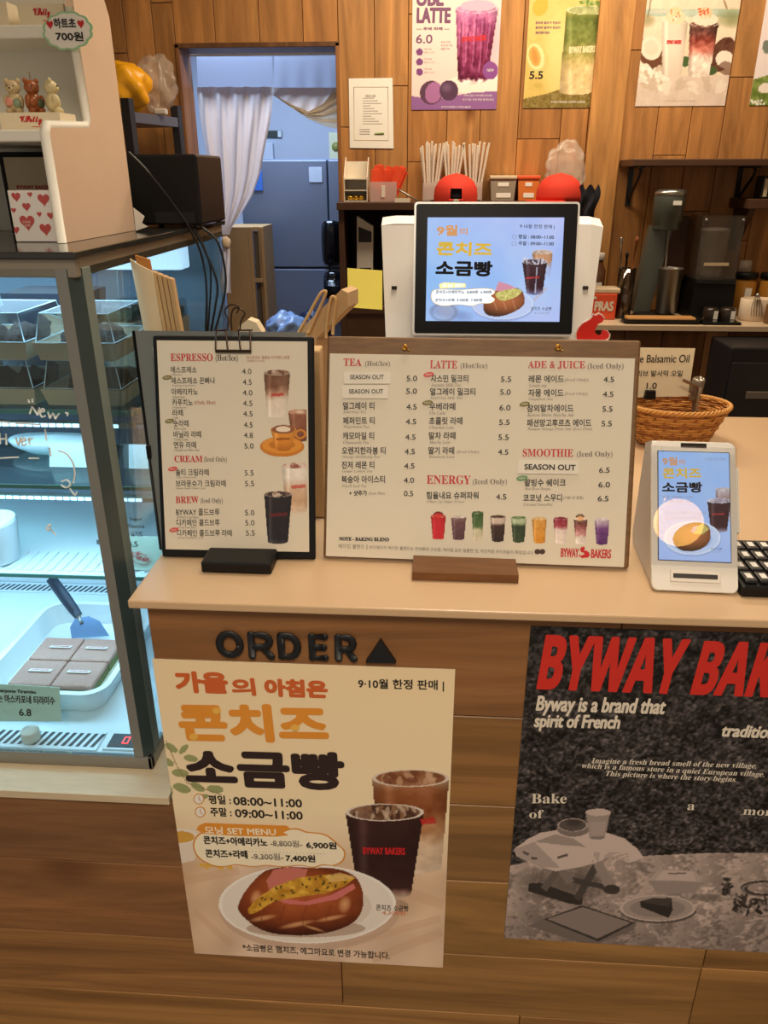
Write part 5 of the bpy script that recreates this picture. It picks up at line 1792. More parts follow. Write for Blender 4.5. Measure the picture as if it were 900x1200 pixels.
stext('9월', C4, 168, 232, 566, 36, SG4, bold=.0007); stext('의', C4, 236, 262, 564, 24, SG4, bold=.0003)
stext('콘치즈', C4, 168, 333, 622, 46, SG1, bold=.0013); stext('소금빵', C4, 166, 338, 682, 46, SG2, bold=.0013)
stext('9·10월 한정 판매', C4, 344, 436, 546, 14, SG3); stext('평일 : 08:00~11:00', C4, 168, 296, 706, 12, SG3, bold=.0001)
stext('주말 : 09:00~11:00', C4, 190, 290, 724, 11, SG3, bold=.0001); stext('콘치즈+아메리카노 6,900원', C4, 180, 356, 776, 14, SG3); stext('콘치즈+라떼 7,400원', C4, 180, 330, 798, 14, SG3)
stext('콘치즈 소금빵', C4, 374, 420, 926, 10, SG2); stext('4,300원', C4, 382, 418, 938, 8, SG3)
mb.build('screen', TM)['label'] = 'lit pale blue touch screen'
mb = MB()
ga, gb = S.p(*C4(122, 988)), S.p(*C4(482, 494))
mb.box((ga[0], -.0034, ga[1]), (gb[0], -.0026, gb[1]), glass('cover_glass', (252, 252, 252), .16, .01, gl=.9))
mb.build('cover_glass', TM)['label'] = 'clear glass over the screen'
# the pendant lamp over the customers that mirrors in it
PL = thing('pendant_lamp', 'warm glowing glass globe pendant hanging over the customer side', 'lamp', (1.10, -1.06, 2.06))
mb = MB(); mb.ball((1.10, -1.06, 2.15), .078, mat('globe_glow', (255, 190, 92), .4, emit=7, var=.01), u=28, w=18); mb.build('globe', PL, world=True)
mb = MB(); mb.lathe([(.03, 2.228), (.034, 2.232), (.034, 2.262), (.008, 2.272), (0, 2.272)], BRASS, seg=24, M=T(1.10, -1.06, 0)); mb.build('holder', PL, world=True)
mb = MB(); mb.tube([(1.10, -1.06, 2.272), (1.10, -1.06, 2.7495)], .0035, CORD, seg=8); mb.build('cord', PL, world=True)
def slotbar(x0, x1, y0, y1, m, name, d0=-.0014, d1=.001):
    mb = MB()
    a, b = S.p(*C4(x0, y1)), S.p(*C4(x1, y0))
    mb.box((a[0], d0, a[1]), (b[0], d1, b[1]), m, .0005 if d0 > -.0012 else .0012)
    return mb.build(name, TM)
slotbar(246, 356, 472, 488, mat('sensor_black', (28, 26, 28), .2), 'sensor_window', -.0006)
slotbar(200, 416, 1018, 1060, WPL2, 'card_slot', -.0022)
slotbar(212, 402, 1032, 1044, mat('slot_dark', (40, 34, 32), .5), 'slot_opening', -.0028, -.0010)
mb = MB(); mb.box((TW+.0003, .0035, .082), (TW+.0050, .016, .172), WPT, .0015)
mb.build('card_reader', TM)['label'] = 'slim white swipe bar on the right edge'
# keypad
KB = thing('keypad', 'black keypad with white square keys at the right edge of the counter', 'keypad', (.85, .06, ZW))
k0, k1 = atz(868, 700, ZW), atz(872, 645, ZW)
S = Sheet((k0.x, k0.y, ZW))
mb = MB(); mb.box((k0.x, k0.y, ZW), (k0.x+.16, k1.y+.004, ZW+.016), BLACK, .003); mb.build('body', KB, world=True)
KEYB, KEYW = mat('key_black', (36, 36, 38), .4), mat('key_white', (226, 224, 218), .5)
nx, ny = 8, 4
for i in range(nx):
    for j in range(ny):
        mb = MB()
        x, y = k0.x+.006+i*.019, k0.y+.008+j*(k1.y-k0.y-.012)/ny
        s_ = (k1.y-k0.y-.012)/ny*.82
        mb.box((x, y, ZW+.0165), (x+.016, y+s_, ZW+.0215), KEYB, .0015)
        mb.box((x+.004, y+s_*.25, ZW+.0216), (x+.012, y+s_*.75, ZW+.0219), KEYW)
        mb.build('key', KB, world=True)

# ---------------------------------------------------- till with its customer display
ORG = (.3415, .5353, 1.2834)
ya, tl = math.radians(.6), math.radians(13.67)
S = Sheet(ORG, ya, tl)
C5 = Crop(470, 230, 3.6)
TILL = thing('till', 'white till seen from behind with a black customer display', 'till', (.48, .66, ZW))
mb = MB()
# terminal back: a leaning white slab with chamfered shoulders, on a foot
A_, B_, C__, D_ = at(447, 264, .66), at(707, 266, .66), at(690, 394, .585), at(452, 394, .585)
ca = at(462, 262, .66); cbx = at(694, 263, .66)
A0 = (A_+B_)/2
front = [D_, C__, B_, cbx, ca, A_]
lowl = D_+(D_-A_)*.35; lowr = C__+(C__-B_)*.35
front = [lowl, lowr, B_, cbx, ca, A_]
V = [tuple(p) for p in front]+[tuple(p+Vector((0, .042, .012))) for p in front]
n = len(front)
mb.add(V, [tuple(range(n)), tuple(reversed(range(n, 2*n)))]+[(i, i+n, (i+1) % n+n, (i+1) % n) for i in range(n)], WPLAST)
mb.build('terminal_back', TILL, world=True)
mb = MB()
mb.box((.36, .56, ZW), (.60, .78, ZW+.018), WPLAST, .006)
mb.prism([(.60, ZW+.018), (.70, ZW+.018), (.665, 1.26), (.60, 1.26)], .43, .53, WPLAST, M=Matrix(((0, 1, 0, 0), (1, 0, 0, 0), (0, 0, 1, 0), (0, 0, 0, 1))))
mb.build('stand', TILL, world=True)
for x, y in ((462, 337), (686, 337)):
    mb = MB()
    p = at(x, y, .6155)
    mb.box((p.x-.005, p.y-.004, p.z-.003), (p.x+.005, p.y+.001, p.z+.003), mat('slot_dark', (40, 34, 32), .5), .0008)
    mb.build('cable_slot', TILL, world=True)
mb = MB()
rim = rrect(0, .29, 0, .23, .006, 6)
My = Matrix(((1, 0, 0, 0), (0, 0, 1, 0), (0, 1, 0, 0), (0, 0, 0, 1)))
MS = S.M
loft(mb, [(rim, .0), (rim, .022)], mat('silver_rim', (206, 206, 204), .3, .4, var=.02), M=MS @ My)
cd = mb.build('customer_display', TILL, world=True)
cd['label'] = 'black framed customer display with silver rim'
mb = MB()
R2 = rrect(.0035, .2865, .0035, .2265, .004, 6)
loft(mb, [(R2, -.0012), (R2, .001)], mat('black_glass', (9, 10, 13), .3, spec=.15), M=MS @ My)
mb.build('bezel', cd, world=True)
x0, x1 = S.p(*C5(108, 300))[0], S.p(*C5(678, 300))[0]
z0, z1 = S.p(*C5(390, 528))[1], S.p(*C5(390, 90))[1]
A = Art(S, x0, x1, z0, z1, 210, 160, bg=(150, 190, 250))
H, W = A.H+1, A.W+1
tt = np.linspace(0, 1, H)[:, None]; uu_ = np.linspace(0, 1, W)[None]; n = vnoise(H, W, (3, 6, 12), (.5, .3, .2), seed=6)
A.c = np.stack([166-26*(1-np.abs(tt-.6))+30*n+18*uu_, 190+20*n+0*tt, 252+0*n+0*tt], -1)*np.ones((H, W, 1))
A.f = C5
for q in range(5):
    A.soft(150+q*30, 480+((q*37) % 30), 40, 26, (130, 150, 200), .5)
A.soft(190, 480, 60, 60, (170, 176, 204), .8); A.ring(180, 490, 60, 40, .25, (120, 130, 160), k=.4)
A.cup(552, 640, 236, 340, [(0, (200, 150, 110)), (.35, (206, 150, 110)), (.6, (190, 200, 240)), (1, (180, 200, 246))], top=(206, 180, 160), rim=(230, 226, 230))
A.cup(510, 616, 276, 414, [(0, (66, 40, 46)), (.8, (58, 30, 38)), (1, (120, 120, 160))], top=(150, 130, 140), rim=(230, 232, 244), taper=.36, mottled=10)
for q in range(10):
    A.ell(563+((q*29) % 80)-40, 272+((q*17) % 18)-9, 12, 5, [(220, 220, 230), (60, 40, 44)][q % 2], q, .8)
A.line([(572, 300), (566, 410)], 5, (220, 226, 246), .7)
A.line([(524, 346), (582, 342)], 7, (200, 60, 60), .9)
A.ell(430, 462, 132, 66, (160, 176, 226)); A.ell(428, 456, 130, 64, (196, 212, 250)); A.ring(428, 456, 130, 64, .04, (220, 232, 255))
A.line([(560, 440), (615, 385)], 12, (200, 180, 180), .5)
br = A.polymask(smooth([(346, 470), (352, 440), (380, 410), (420, 395), (470, 385), (505, 395), (520, 425), (516, 460), (480, 486), (430, 505), (380, 506), (356, 494)], 4))
uu, vv = A.ellq(434, 448, 90, 62)
s_ = np.clip(1.02-.5*(vv+.2)**2-.3*uu**2, .4, 1)
A.put(br, np.stack([186*s_, 108*s_, 66*s_], -1))
for x in (390, 430, 470):
    A.line([(x, 440), (x+14, 480)], 3, (236, 190, 150), .5)
A.poly([(396, 400), (412, 360), (452, 372), (486, 388), (470, 402)], (222, 150, 170)); 
eg = A.polymask(smooth([(398, 412), (430, 398), (480, 390), (508, 400), (486, 424), (440, 440), (412, 436)], 4))
A.put(eg, np.stack([206+0*s_, 196+0*s_, 110+0*s_], -1)); A.grain(60, 4, (60, 120, 160), only=eg)
mb = MB()
A.emitto(mb, SCREEN, y=-.0014)
stext('9월', C5, 150, 238, 168, 46, SG4, bold=.0014, yy=-.0017); stext('의', C5, 244, 280, 164, 30, SG4, bold=.0006, yy=-.0017)
stext('콘치즈', C5, 148, 382, 250, 60, SG1, y1=256, bold=.0026, yy=-.0017); stext('소금빵', C5, 144, 384, 336, 66, SG2, y1=340, bold=.0028, yy=-.0017)
stext('9·10월 한정 판매 |', C5, 500, 646, 138, 20, SG2, y1=141, yy=-.0017, bold=.0001)
stext('평일 : 08:00~11:00', C5, 494, 644, 180, 18, SG2, y1=182, bold=.0003, yy=-.0017); stext('주말 : 09:00~11:00', C5, 494, 643, 208, 18, SG2, y1=210, bold=.0003, yy=-.0017)
for q in ((478, 172), (476, 200)):
    P = [S.p(*C5(q[0]+9*math.cos(a), q[1]+9*math.sin(a))) for a in np.linspace(0, 2*PI, 16)[:-1]]
    mb.tube([(p[0], -.0018, p[1]) for p in P], .0004, SG3, seg=4, closed=True)
mb.prism([tuple(S.p(*C5(*q))) for q in [(160, 372), (180, 364), (270, 368), (274, 384), (164, 390)]], -.0019, -.0018, mat('screen_yellow', (216, 206, 140), .4, emit=.9, var=.02))
stext('모닝 SET', C5, 172, 266, 384, 15, SG5, yy=-.0022, bold=.0003)
bl = smooth([(132, 400), (160, 392), (250, 394), (340, 388), (384, 392), (396, 408), (380, 420), (396, 436), (378, 452), (330, 454), (300, 464), (240, 458), (180, 464), (140, 452), (126, 428)])
mb.prism([tuple(S.p(*C5(*q))) for q in bl], -.0020, -.0019, SG1)
c_ = np.array((262, 426))
mb.prism([tuple(S.p(*C5(*(c_+(np.array(q)-c_)*np.array((.982, .94)))))) for q in bl], -.0022, -.0021, SG5)
stext('콘치즈+아메리카노  8,800원  6,900원', C5, 146, 382, 412, 15, SG2, y1=412, yy=-.0025, bold=.0002); stext('콘치즈+라떼  9,300원  7,400원', C5, 144, 342, 446, 15, SG2, yy=-.0025, bold=.0002)
stext('콘치즈 소금빵', C5, 546, 634, 482, 15, SG2, yy=-.0017, bold=.0001); stext('4,300원', C5, 560, 626, 498, 11, SG3, yy=-.0017)
mb.v = [np.asarray(v) @ np.array(MS)[:3, :3].T+np.array(MS)[:3, 3] for v in mb.v]
mb.build('screen', cd, world=True)['label'] = 'lit blue screen advertising bread and coffee'
# yellow note stuck to the till's edge
mb = MB()
P = [at(408, 360, .575), at(448, 363, .575), at(448, 317, .60), at(407, 314, .60)]
mb.slab([tuple(p) for p in P], -.0006, mat('yellow_note', (230, 214, 92), .7, var=.03))
tag(mb.build('sticky_note', world=True), 'blank yellow sticky note on the left edge of the till', 'note')
# ================================================================== ON THE WORKTOP BEHIND THE BOARDS
# grey board and kraft bags at the left
GB = thing('notice_board', 'grey framed board standing behind the black menu clipboard', 'board', (.09, .135, ZW))
a = at(151, 388, .198)
mb = MB()
x0 = max(a.x, -.0485); zt_ = a.z
xb = -.016
BG = mat('grey_board', (118, 122, 120), .5, .2, var=.04)
mb.slab([(xb, .125, ZW), (.20, .125, ZW), (.20, .202, zt_), (x0+.004, .202, zt_)], -.006, BG)
mb.build('panel', GB, world=True)
mb = MB()
mb.tube([(xb-.001, .125, ZW+.003), (x0+.003, .201, zt_)], .0022, BLACK, seg=6)
mb.build('edge_trim', GB, world=True)
mb = MB()
mb.slab([(xb+.022, .1300, ZW+.03), (.18, .1300, ZW+.03), (.18, .1947, zt_-.022), (x0+.030, .1947, zt_-.022)], -.0012, mat('grey_sheet', (160, 164, 160), .6, var=.02))
mb.build('sheet', GB, world=True)
mb = MB(); q = at(175, 530, .157); mb.box((q.x-.004, q.y-.002, q.z-.010), (q.x+.002, q.y+.004, q.z+.010), BLACK, .001); mb.build('hinge', GB, world=True)
# kraft paper bags standing on end
def paper_bag(px0, px1, pyt0, pyt1, Y, mt, lab, foot, th=.004, bend=0.0, grp='folded kraft bags'):
    a, b = at(px0, pyt0, Y), at(px1, pyt1, Y)
    z0_ = ZW+.0005
    a.x = max(a.x, -.0440)
    c2, d2 = Vector((foot[0], Y, z0_)), Vector((foot[1], Y, z0_))
    mb = MB()
    n = 8
    V, F = [], []
    for i in range(n+1):
        u = i/n
        for v in (0, 1):
            p = (c2.lerp(d2, u) if v == 0 else a.lerp(b, u))
            yy = Y-bend*math.sin(PI*u)*v
            V += [(p.x, yy, p.z), (p.x, yy+th, p.z)]
    for i in range(n):
        q = i*4; r_ = q+4
        F += [(q, r_, r_+2, q+2), (q+1, q+3, r_+3, r_+1), (q+2, r_+2, r_+3, q+3), (q, q+1, r_+1, r_)]
    F += [(0, 2, 3, 1), (n*4, n*4+1, n*4+3, n*4+2)]
    mb.add(V, F, mt)
    tag(mb.build('paper_bag', world=True), lab, 'paper bag', grp)
paper_bag(152, 178, 303, 318, .216, KRAFTL, 'pale folded paper bag at the front left of the kraft bundle', (-.0125, .012), .003, .004)
paper_bag(158, 175, 299, 304, .235, mat('orange_kraft', (190, 124, 58), .8), 'orange brown paper bag rising behind the pale one', (-.012, .010), .004)
for k, (x0_, x1_) in enumerate(((177, 184), (184, 190), (190, 196), (196, 203))):
    paper_bag(x0_, x1_-1.2, 318+k*2.5, 320+k*2.5, .222, KRAFT, ['leftmost folded kraft bag edge in the bundle', 'second folded kraft bag edge in the bundle', 'third folded kraft bag edge in the bundle', 'rightmost folded kraft bag edge in the bundle'][k], (.0125+.0068*k, .0185+.0068*k), .012)
# shopping bag lying back between the boards, with twisted handles
K9 = Crop(240, 330, 5.0)
SB = thing('shopping_bag', 'kraft shopping bag with cord handles leaning behind the menu boards', 'bag', (.2, .36, ZW))
mb = MB()
f = [K9(*q) for q in ((500, 335), (620, 222), (800, 46), (838, 66), (840, 150), (652, 335))]
P = [at(x, y, .40) for x, y in f]
cl_ = [at(*K9(730, 500), .37), at(*K9(470, 500), .37)]
Q = P+[Vector((P[-1].x+.01, .38, ZW+.001)), Vector((P[0].x-.005, .38, ZW+.001))]
V = [tuple(p) for p in Q]+[(p.x+.012, p.y+.05, p.z) for p in Q]
n = len(Q)
mb.add(V, [tuple(range(n)), tuple(reversed(range(n, 2*n)))]+[(i, i+n, (i+1) % n+n, (i+1) % n) for i in range(n)], KRAFT)
mb.build('bag_body', SB, world=True)
for pts in ([(540, 322), (600, 210), (672, 80), (700, 56), (706, 76), (650, 205), (592, 322)], [(712, 330), (722, 190), (740, 98), (760, 92), (766, 120), (756, 220), (744, 330)]):
    mb = MB()
    q = smooth([K9(*p) for p in pts], 4)[:-4]
    mb.tube([tuple(at(x, y, .392)) for x, y in q], .0026, mat('paper_cord', (206, 164, 108), .8), seg=8)
    mb.build('handle', SB, world=True)
# pale flap peeking over the clipboard
mb = MB()
P = [at(*K9(*q), .32) for q in ((196, 330), (200, 262), (252, 222), (300, 240), (336, 300), (340, 330))]
Q = P+[Vector((P[-1].x, .32, ZW+.001)), Vector((P[0].x, .32, ZW+.001))]
mb.prism([(p.x, p.z) for p in Q], .32, .345, KRAFTL)
tag(mb.build('paper_bag', world=True), 'pale paper bag top peeking over the clipboard under the clip', 'paper bag')
mb = MB()
P = [at(*K9(*q), .30) for q in ((650, 372), (715, 385), (722, 480), (650, 500))]
mb.box((P[0].x-.02, .26, ZW+.0005), (P[1].x-.006, .30, P[0].z), KRAFT, .003)
tag(mb.build('carton', world=True), 'small brown carton in the gap between the two menu boards', 'carton')

# basket with a card
RATT = mat('rattan', (206, 146, 72), .55, var=.3, scale=120)
RATT2 = mat('rattan_dark', (166, 106, 48), .55, var=.3, scale=120)
bc_ = Vector((.880, .690, ZW+.0008))
BK = thing('basket', 'oval woven rattan basket holding odds and ends behind the card terminal', 'basket', bc_)
mb = MB(); mb.lathe([(0, 0), (1, 0), (1, .006), (0, .006)], RATT2, seg=32, sx=.068, sy=.046); mb.build('base', BK)
def ell_at(t):
    return .070+.034*t, .048+.030*t, .004+.078*t
mb = MB()
NR = 10
for r_ in range(NR):
    t = r_/(NR-1)*.93
    ax, ay, z = ell_at(t)
    for ph in (0, 1):
        pts = []
        n = 120
        for k in range(n):
            a = 2*PI*k/n
            w = .0022*math.sin(a*15+ph*PI+r_*PI)
            pts.append(((ax+w)*math.cos(a), (ay+w)*math.sin(a), z+ph*.0034))
        mb.tube(pts, .0022, RATT if (r_+ph) % 3 else RATT2, seg=6, closed=True)
mb.build('woven_side', BK)
for k in range(30):
    a = 2*PI*(k+.5)/30
    mb = MB()
    p0, p1 = ell_at(0), ell_at(1)
    mb.tube([(p0[0]*math.cos(a), p0[1]*math.sin(a), .004), (p1[0]*math.cos(a), p1[1]*math.sin(a), p1[2])], .0018, RATT2, seg=5)
    mb.build('stake', BK)
mb = MB()
ax, ay, z = ell_at(1)
for ph in range(3):
    pts = []
    for k in range(160):
        a = 2*PI*k/160
        q = a*22+ph*2*PI/3
        pts.append(((ax+.003*math.cos(q))*math.cos(a), (ay+.003*math.cos(q))*math.sin(a), z+.003*math.sin(q)))
    mb.tube(pts, .0026, RATT, seg=6, closed=True)
mb.build('rim', BK)
C6 = Crop(720, 400, 5.0)
CD = thing('price_card', 'handwritten balsamic oil price card clipped behind the basket', 'price card', (.82, .735, ZW+.06))
Yc = .735
S = Sheet((0, Yc, 0))
P = [S.p(*C6(*q)) for q in ((60, 330), (432, 322), (474, 42), (80, 36))]
mb = MB()
mb.prism([tuple(p) for p in P], 0, .0012, mat('ivory_card', (238, 226, 194), .6, var=.01), M=T(0, Yc, 0))
for t_, x0, x1, y, h in (('Olive Balsamic Oil', 60, 436, 124, 46), ('올리브 발사믹 오일', 92, 396, 206, 36), ('1.0', 186, 246, 278, 36)):
    put(mb, S, C6, t_, x0, x1, y, h, DARK, y=-.0008, bold=.0002, M=T(0, Yc, 0))
mb.build('card', CD, world=True)
mb = MB()
a, b = S.p(*C6(168, 332)), S.p(*C6(242, 285))
mb.prism([(a[0], a[1]), (b[0], a[1]), (b[0]-.002, b[1]), (a[0]+.002, b[1])], Yc-.010, Yc+.012, BLACK)
for x in ((a[0]+b[0])/2-.004, (a[0]+b[0])/2+.004):
    mb.tube([(x, Yc-.008, a[1]), (x, Yc-.008, a[1]-.008)], .0007, STEEL, seg=6)
mb.build('binder_clip', CD, world=True)
mb = MB()
p, q = at(*C6(402, 224), .70), at(*C6(508, 270), .70)
mb.slab([tuple(p), tuple(q), (q.x, q.y+.004, q.z-.005), (p.x, p.y+.004, p.z-.005)], .003, STEEL)
mb.box((q.x-.004, q.y, ZW+.008), (q.x+.001, q.y+.003, q.z), STEEL)
tag(mb.build('metal_scoop', world=True), 'slim metal bar sticking out of the basket beside the card', 'utensil')
mb = MB()
p, q = at(*C6(500, 205), .715), at(*C6(512, 165), .735)
mb.lathe([(.0, -.004), (.012, 0), (.0125, .006), (.010, .012), (.0125, .018), (.0125, .045), (.008, .048), (.007, .030), (0, .028)], mat('smoky_jar', (120, 106, 90), .15, .1), seg=20, M=T(p.x, p.y+.012, p.z-.05) @ RX(.25))
mb.tube([(p.x, p.y+.012, p.z-.05), (p.x, .700, ZW+.007)], .004, mat('smoky_jar', (120, 106, 90)), seg=8)
tag(mb.build('small_jar', world=True), 'small ribbed glass jar standing in the basket behind the metal bar', 'jar')
# red animal standee on top of the board
K5 = Crop(470, 230, 3.6)
ST = thing('acrylic_standee', 'small red animal shaped acrylic figure by the till', 'figure', (.63, .30, 1.3))
S = Sheet((0, .32, 0))
pts = [(742, 604), (741, 580), (752, 555), (770, 537), (795, 524), (808, 512), (812, 500), (820, 506), (836, 498), (850, 505), (858, 518), (850, 532), (832, 540), (826, 552), (818, 566), (822, 580), (834, 588), (846, 584), (846, 572), (856, 564), (870, 568), (880, 582), (876, 598), (862, 606)]
P = [S.p(*K5(*q)) for q in pts]
c = sum(P)/len(P)
mb = MB(); mb.prism([tuple(c+(p-c)*1.10) for p in reversed(P)], .3225, .3255, mat('frosted_acrylic', (236, 222, 210), .2)); mb.build('acrylic_back', ST, world=True)
mb = MB(); mb.prism([tuple(p) for p in reversed(P)], .3215, .3224, mat('standee_red', (226, 48, 40), .3)); mb.build('printed_figure', ST, world=True)
mb = MB()
z0_ = S.p(*K5(800, 612))[1]
mb.box((P[0][0]-.003, .312, z0_-.004), (P[-2][0]+.003, .336, z0_), mat('frosted_acrylic', (236, 222, 210)), .001)
xm_ = (P[0][0]+P[-2][0])/2
mb.box((xm_-.010, .318, ZW+.0005), (xm_+.010, .330, z0_-.0041), WPLAST, .002)
mb.build('base', ST, world=True)

# ================================================================== BACK COUNTER AND SHELVES
ZB = 1.0
BCT = thing('back_counter', 'wooden back counter with a cream top along the rear wall', 'counter', (1.8, 2.3, 0))
mb = MB(); mb.box((.993, 2.30, ZB-.022), (2.9, WALLY-.024, ZB), mat('back_worktop', (206, 184, 156), .35, var=.02), .002); mb.build('worktop', BCT, world=True)
mb = MB()
x = .995
k = 0
while x < 2.88:
    w = [.16, .15, .17, .09, .16][k % 5]
    mb.box((x, 2.335, 0), (x+w-.003, 2.35, ZB-.0225), PLANK, .001, seg=1, col=tint(*((110, 74, 46) if k != 3 else (160, 118, 80)), .06))
    x += w; k += 1
mb.build('plank_front', BCT, world=True)
mb = MB(); mb.box((.995, 2.3505, 0), (2.88, WALLY-.026, ZB-.0225), DWOOD); mb.build('carcass', BCT, world=True)
# dark appliance standing in front at the right
UA = thing('ice_machine', 'dark appliance under the back counter at the right edge of the photo', 'appliance', (1.75, 2.1, 0))
a = at(858, 402, 2.1)
mb = MB(); mb.box((a.x, 2.1, 0), (a.x+.52, 2.329, .955), mat('appliance_dark', (44, 44, 48), .4, .3), .006); mb.build('body', UA, world=True)
mb = MB(); mb.box((a.x+.01, 2.094, .30), (a.x+.51, 2.0995, .90), mat('appliance_panel', (62, 60, 62), .35, .4), .003); mb.build('door', UA, world=True)
mb = MB(); p = at(874, 463, 2.09); mb.box((p.x, 2.088, p.z-.014), (p.x+.30, 2.0935, p.z+.014), mat('badge_grey', (140, 134, 126), .4, .4), .002); mb.build('label_plate', UA, world=True)
mb = MB(); p = at(880, 515, 2.09); mb.box((p.x, 2.086, p.z-.03), (p.x+.2, 2.0935, p.z+.03), BLACK, .004); mb.build('handle', UA, world=True)

# left-hand dark shelf unit beside the doorway
ZS = 1.452
SU = thing('shelf_unit', 'dark brown open shelf unit beside the doorway behind the till', 'shelf unit', (.45, 2.4, 0))
mb = MB(); mb.box((-.015, 2.385, ZS-.028), (.985, WALLY-.006, ZS), DWOOD, .002); mb.build('top_board', SU, world=True)
for x in (-.01, .955):
    mb = MB(); mb.box((x, 2.40, 0), (x+.022, WALLY-.006, ZS-.0285), DWOOD, .001); mb.build('side_board', SU, world=True)
mb = MB(); mb.box((.0125, WALLY-.02, 0), (.9545, WALLY-.007, ZS-.0285), mat('shelf_back', (50, 34, 24), .7)); mb.build('back_board', SU, world=True)
mb = MB(); mb.box((.0125, 2.40, 1.02), (.9545, WALLY-.0205, 1.045), DWOOD); mb.build('shelf', SU, world=True)
mb = MB(); mb.box((.0125, 2.405, .2), (.9545, 2.415, 1.0195), DWOOD); mb.build('lower_door', SU, world=True)
zs2 = 1.0455
DK = mat('charcoal_pack', (40, 38, 40), .6)
mb = MB()
p = at(420, 250, 2.45)
mb.prism([(.055, zs2), (.12, zs2), (.125, 1.36), (.06, 1.40)], 2.44, 2.50, WPLAST)
mb.prism([(.068, 1.15), (.115, 1.15), (.117, 1.20), (.068, 1.20)], 2.437, 2.4395, DK)
mb.prism([(.065, 1.30), (.118, 1.30), (.119, 1.34), (.066, 1.36)], 2.437, 2.4395, DK)
tag(mb.build('coffee_bag', world=True), 'white packet with black bands standing inside the dark shelf unit', 'packet')
for k in range(7):
    mb = MB(); x = .16+k*.022
    mb.box((x, 2.46, zs2), (x+.018, 2.62, 1.395), DK if k % 2 else mat('dark_spine', (66, 54, 46), .6), .001)
    tag(mb.build('binder', world=True), 'dark upright binder in the row inside the shelf unit', 'binder', 'dark binders in the shelf unit')
mb = MB(); mb.box((.03, 2.42, zs2), (.14, 2.438, zs2+.10), mat('wire_black', (30, 30, 30), .4), .002)
mb = MB()
for k in range(8):
    x = .028+k*.0155
    mb.tube([(x, 2.425, zs2+.002), (x, 2.425, zs2+.10)], .0014, SATIN, seg=5)
for z in (zs2+.002, zs2+.05, zs2+.10):
    mb.tube([(.028, 2.425, z), (.1365, 2.425, z)], .0016, SATIN, seg=5)
tag(mb.build('wire_rack', world=True), 'small black wire rack in front of the white packet', 'rack')
# on the top board
YS = 2.47
OR_ = thing('organizer', 'white three tier organizer with sloping sides at the left end of the shelf', 'organizer', (.055, YS, ZS+.0005))
za_ = ZS+.0005
ACR = mat('white_acrylic', (226, 216, 200), .3, var=.01)
for x in (.006, .098):
    mb = MB(); mb.prism([(YS, za_), (YS+.10, za_), (YS+.10, za_+.165), (YS+.085, za_+.165), (YS, za_+.09)], x, x+.003, ACR, M=Matrix(((0, 1, 0, 0), (1, 0, 0, 0), (0, 0, 1, 0), (0, 0, 0, 1)))); mb.build('side_panel', OR_, world=True)
for z in (0, .040, .082):
    mb = MB(); mb.box((.0092, YS+.002, za_+z), (.0978, YS+.10, za_+z+.004), ACR); mb.build('shelf', OR_, world=True)
mb = MB(); mb.box((.0092, YS+.096, za_+.0045), (.0978, YS+.0995, za_+.15), ACR); mb.build('back', OR_, world=True)
for k in range(3):
    mb = MB(); mb.ball((.03+k*.022, YS+.02, za_+.0145), (.014, .012, .010), mat('gold_foil', (200, 160, 60), .25, .9), jit=.05)
    tag(mb.build('wrapped_sweet', world=True), 'gold wrapped sweet on the bottom tier of the white organizer', 'sweet', 'gold sweets in the organizer')
# clear bin with orange packets
PK = thing('clear_bin', 'clear plastic bin at the left of the shelf full of orange packets', 'bin', (.165, YS, za_))
mb = MB()
bz = mat('clear_bin_plastic', (214, 196, 190), .2, alpha=.45)
for q in (((.112, YS, za_), (.218, YS+.003, za_+.074)), ((.112, YS+.08, za_), (.218, YS+.083, za_+.074)), ((.112, YS+.0035, za_), (.115, YS+.0795, za_+.074)), ((.215, YS+.0035, za_), (.218, YS+.0795, za_+.074)), ((.1155, YS+.0035, za_), (.2145, YS+.0795, za_+.003))):
    mb.box(q[0], q[1], bz)
mb.build('tub', PK, world=True)
mb = MB(); mb.box((.157, YS-.002, za_+.016), (.172, YS-.0005, za_+.060), ACR, .0007); mb.build('label', PK, world=True)
OR2 = mat('orange_packet', (232, 78, 40), .4, var=.12)
for k in range(12):
    x = .125+k*.0068
    ln = random.uniform(.11, .135)
    mb = MB()
    M = T(x, YS+.012+.005*(k % 9), za_+.0045) @ RY(.05+.035*k) @ RZ(random.uniform(-.3, .3))
    mb.box((-.014, -.0012, 0), (.014, .0012, ln), OR2, .0008, M=M)
    tag(mb.build('packet', world=True), 'slim orange packet fanned out in the clear bin', 'packet', 'orange packets in the bin')
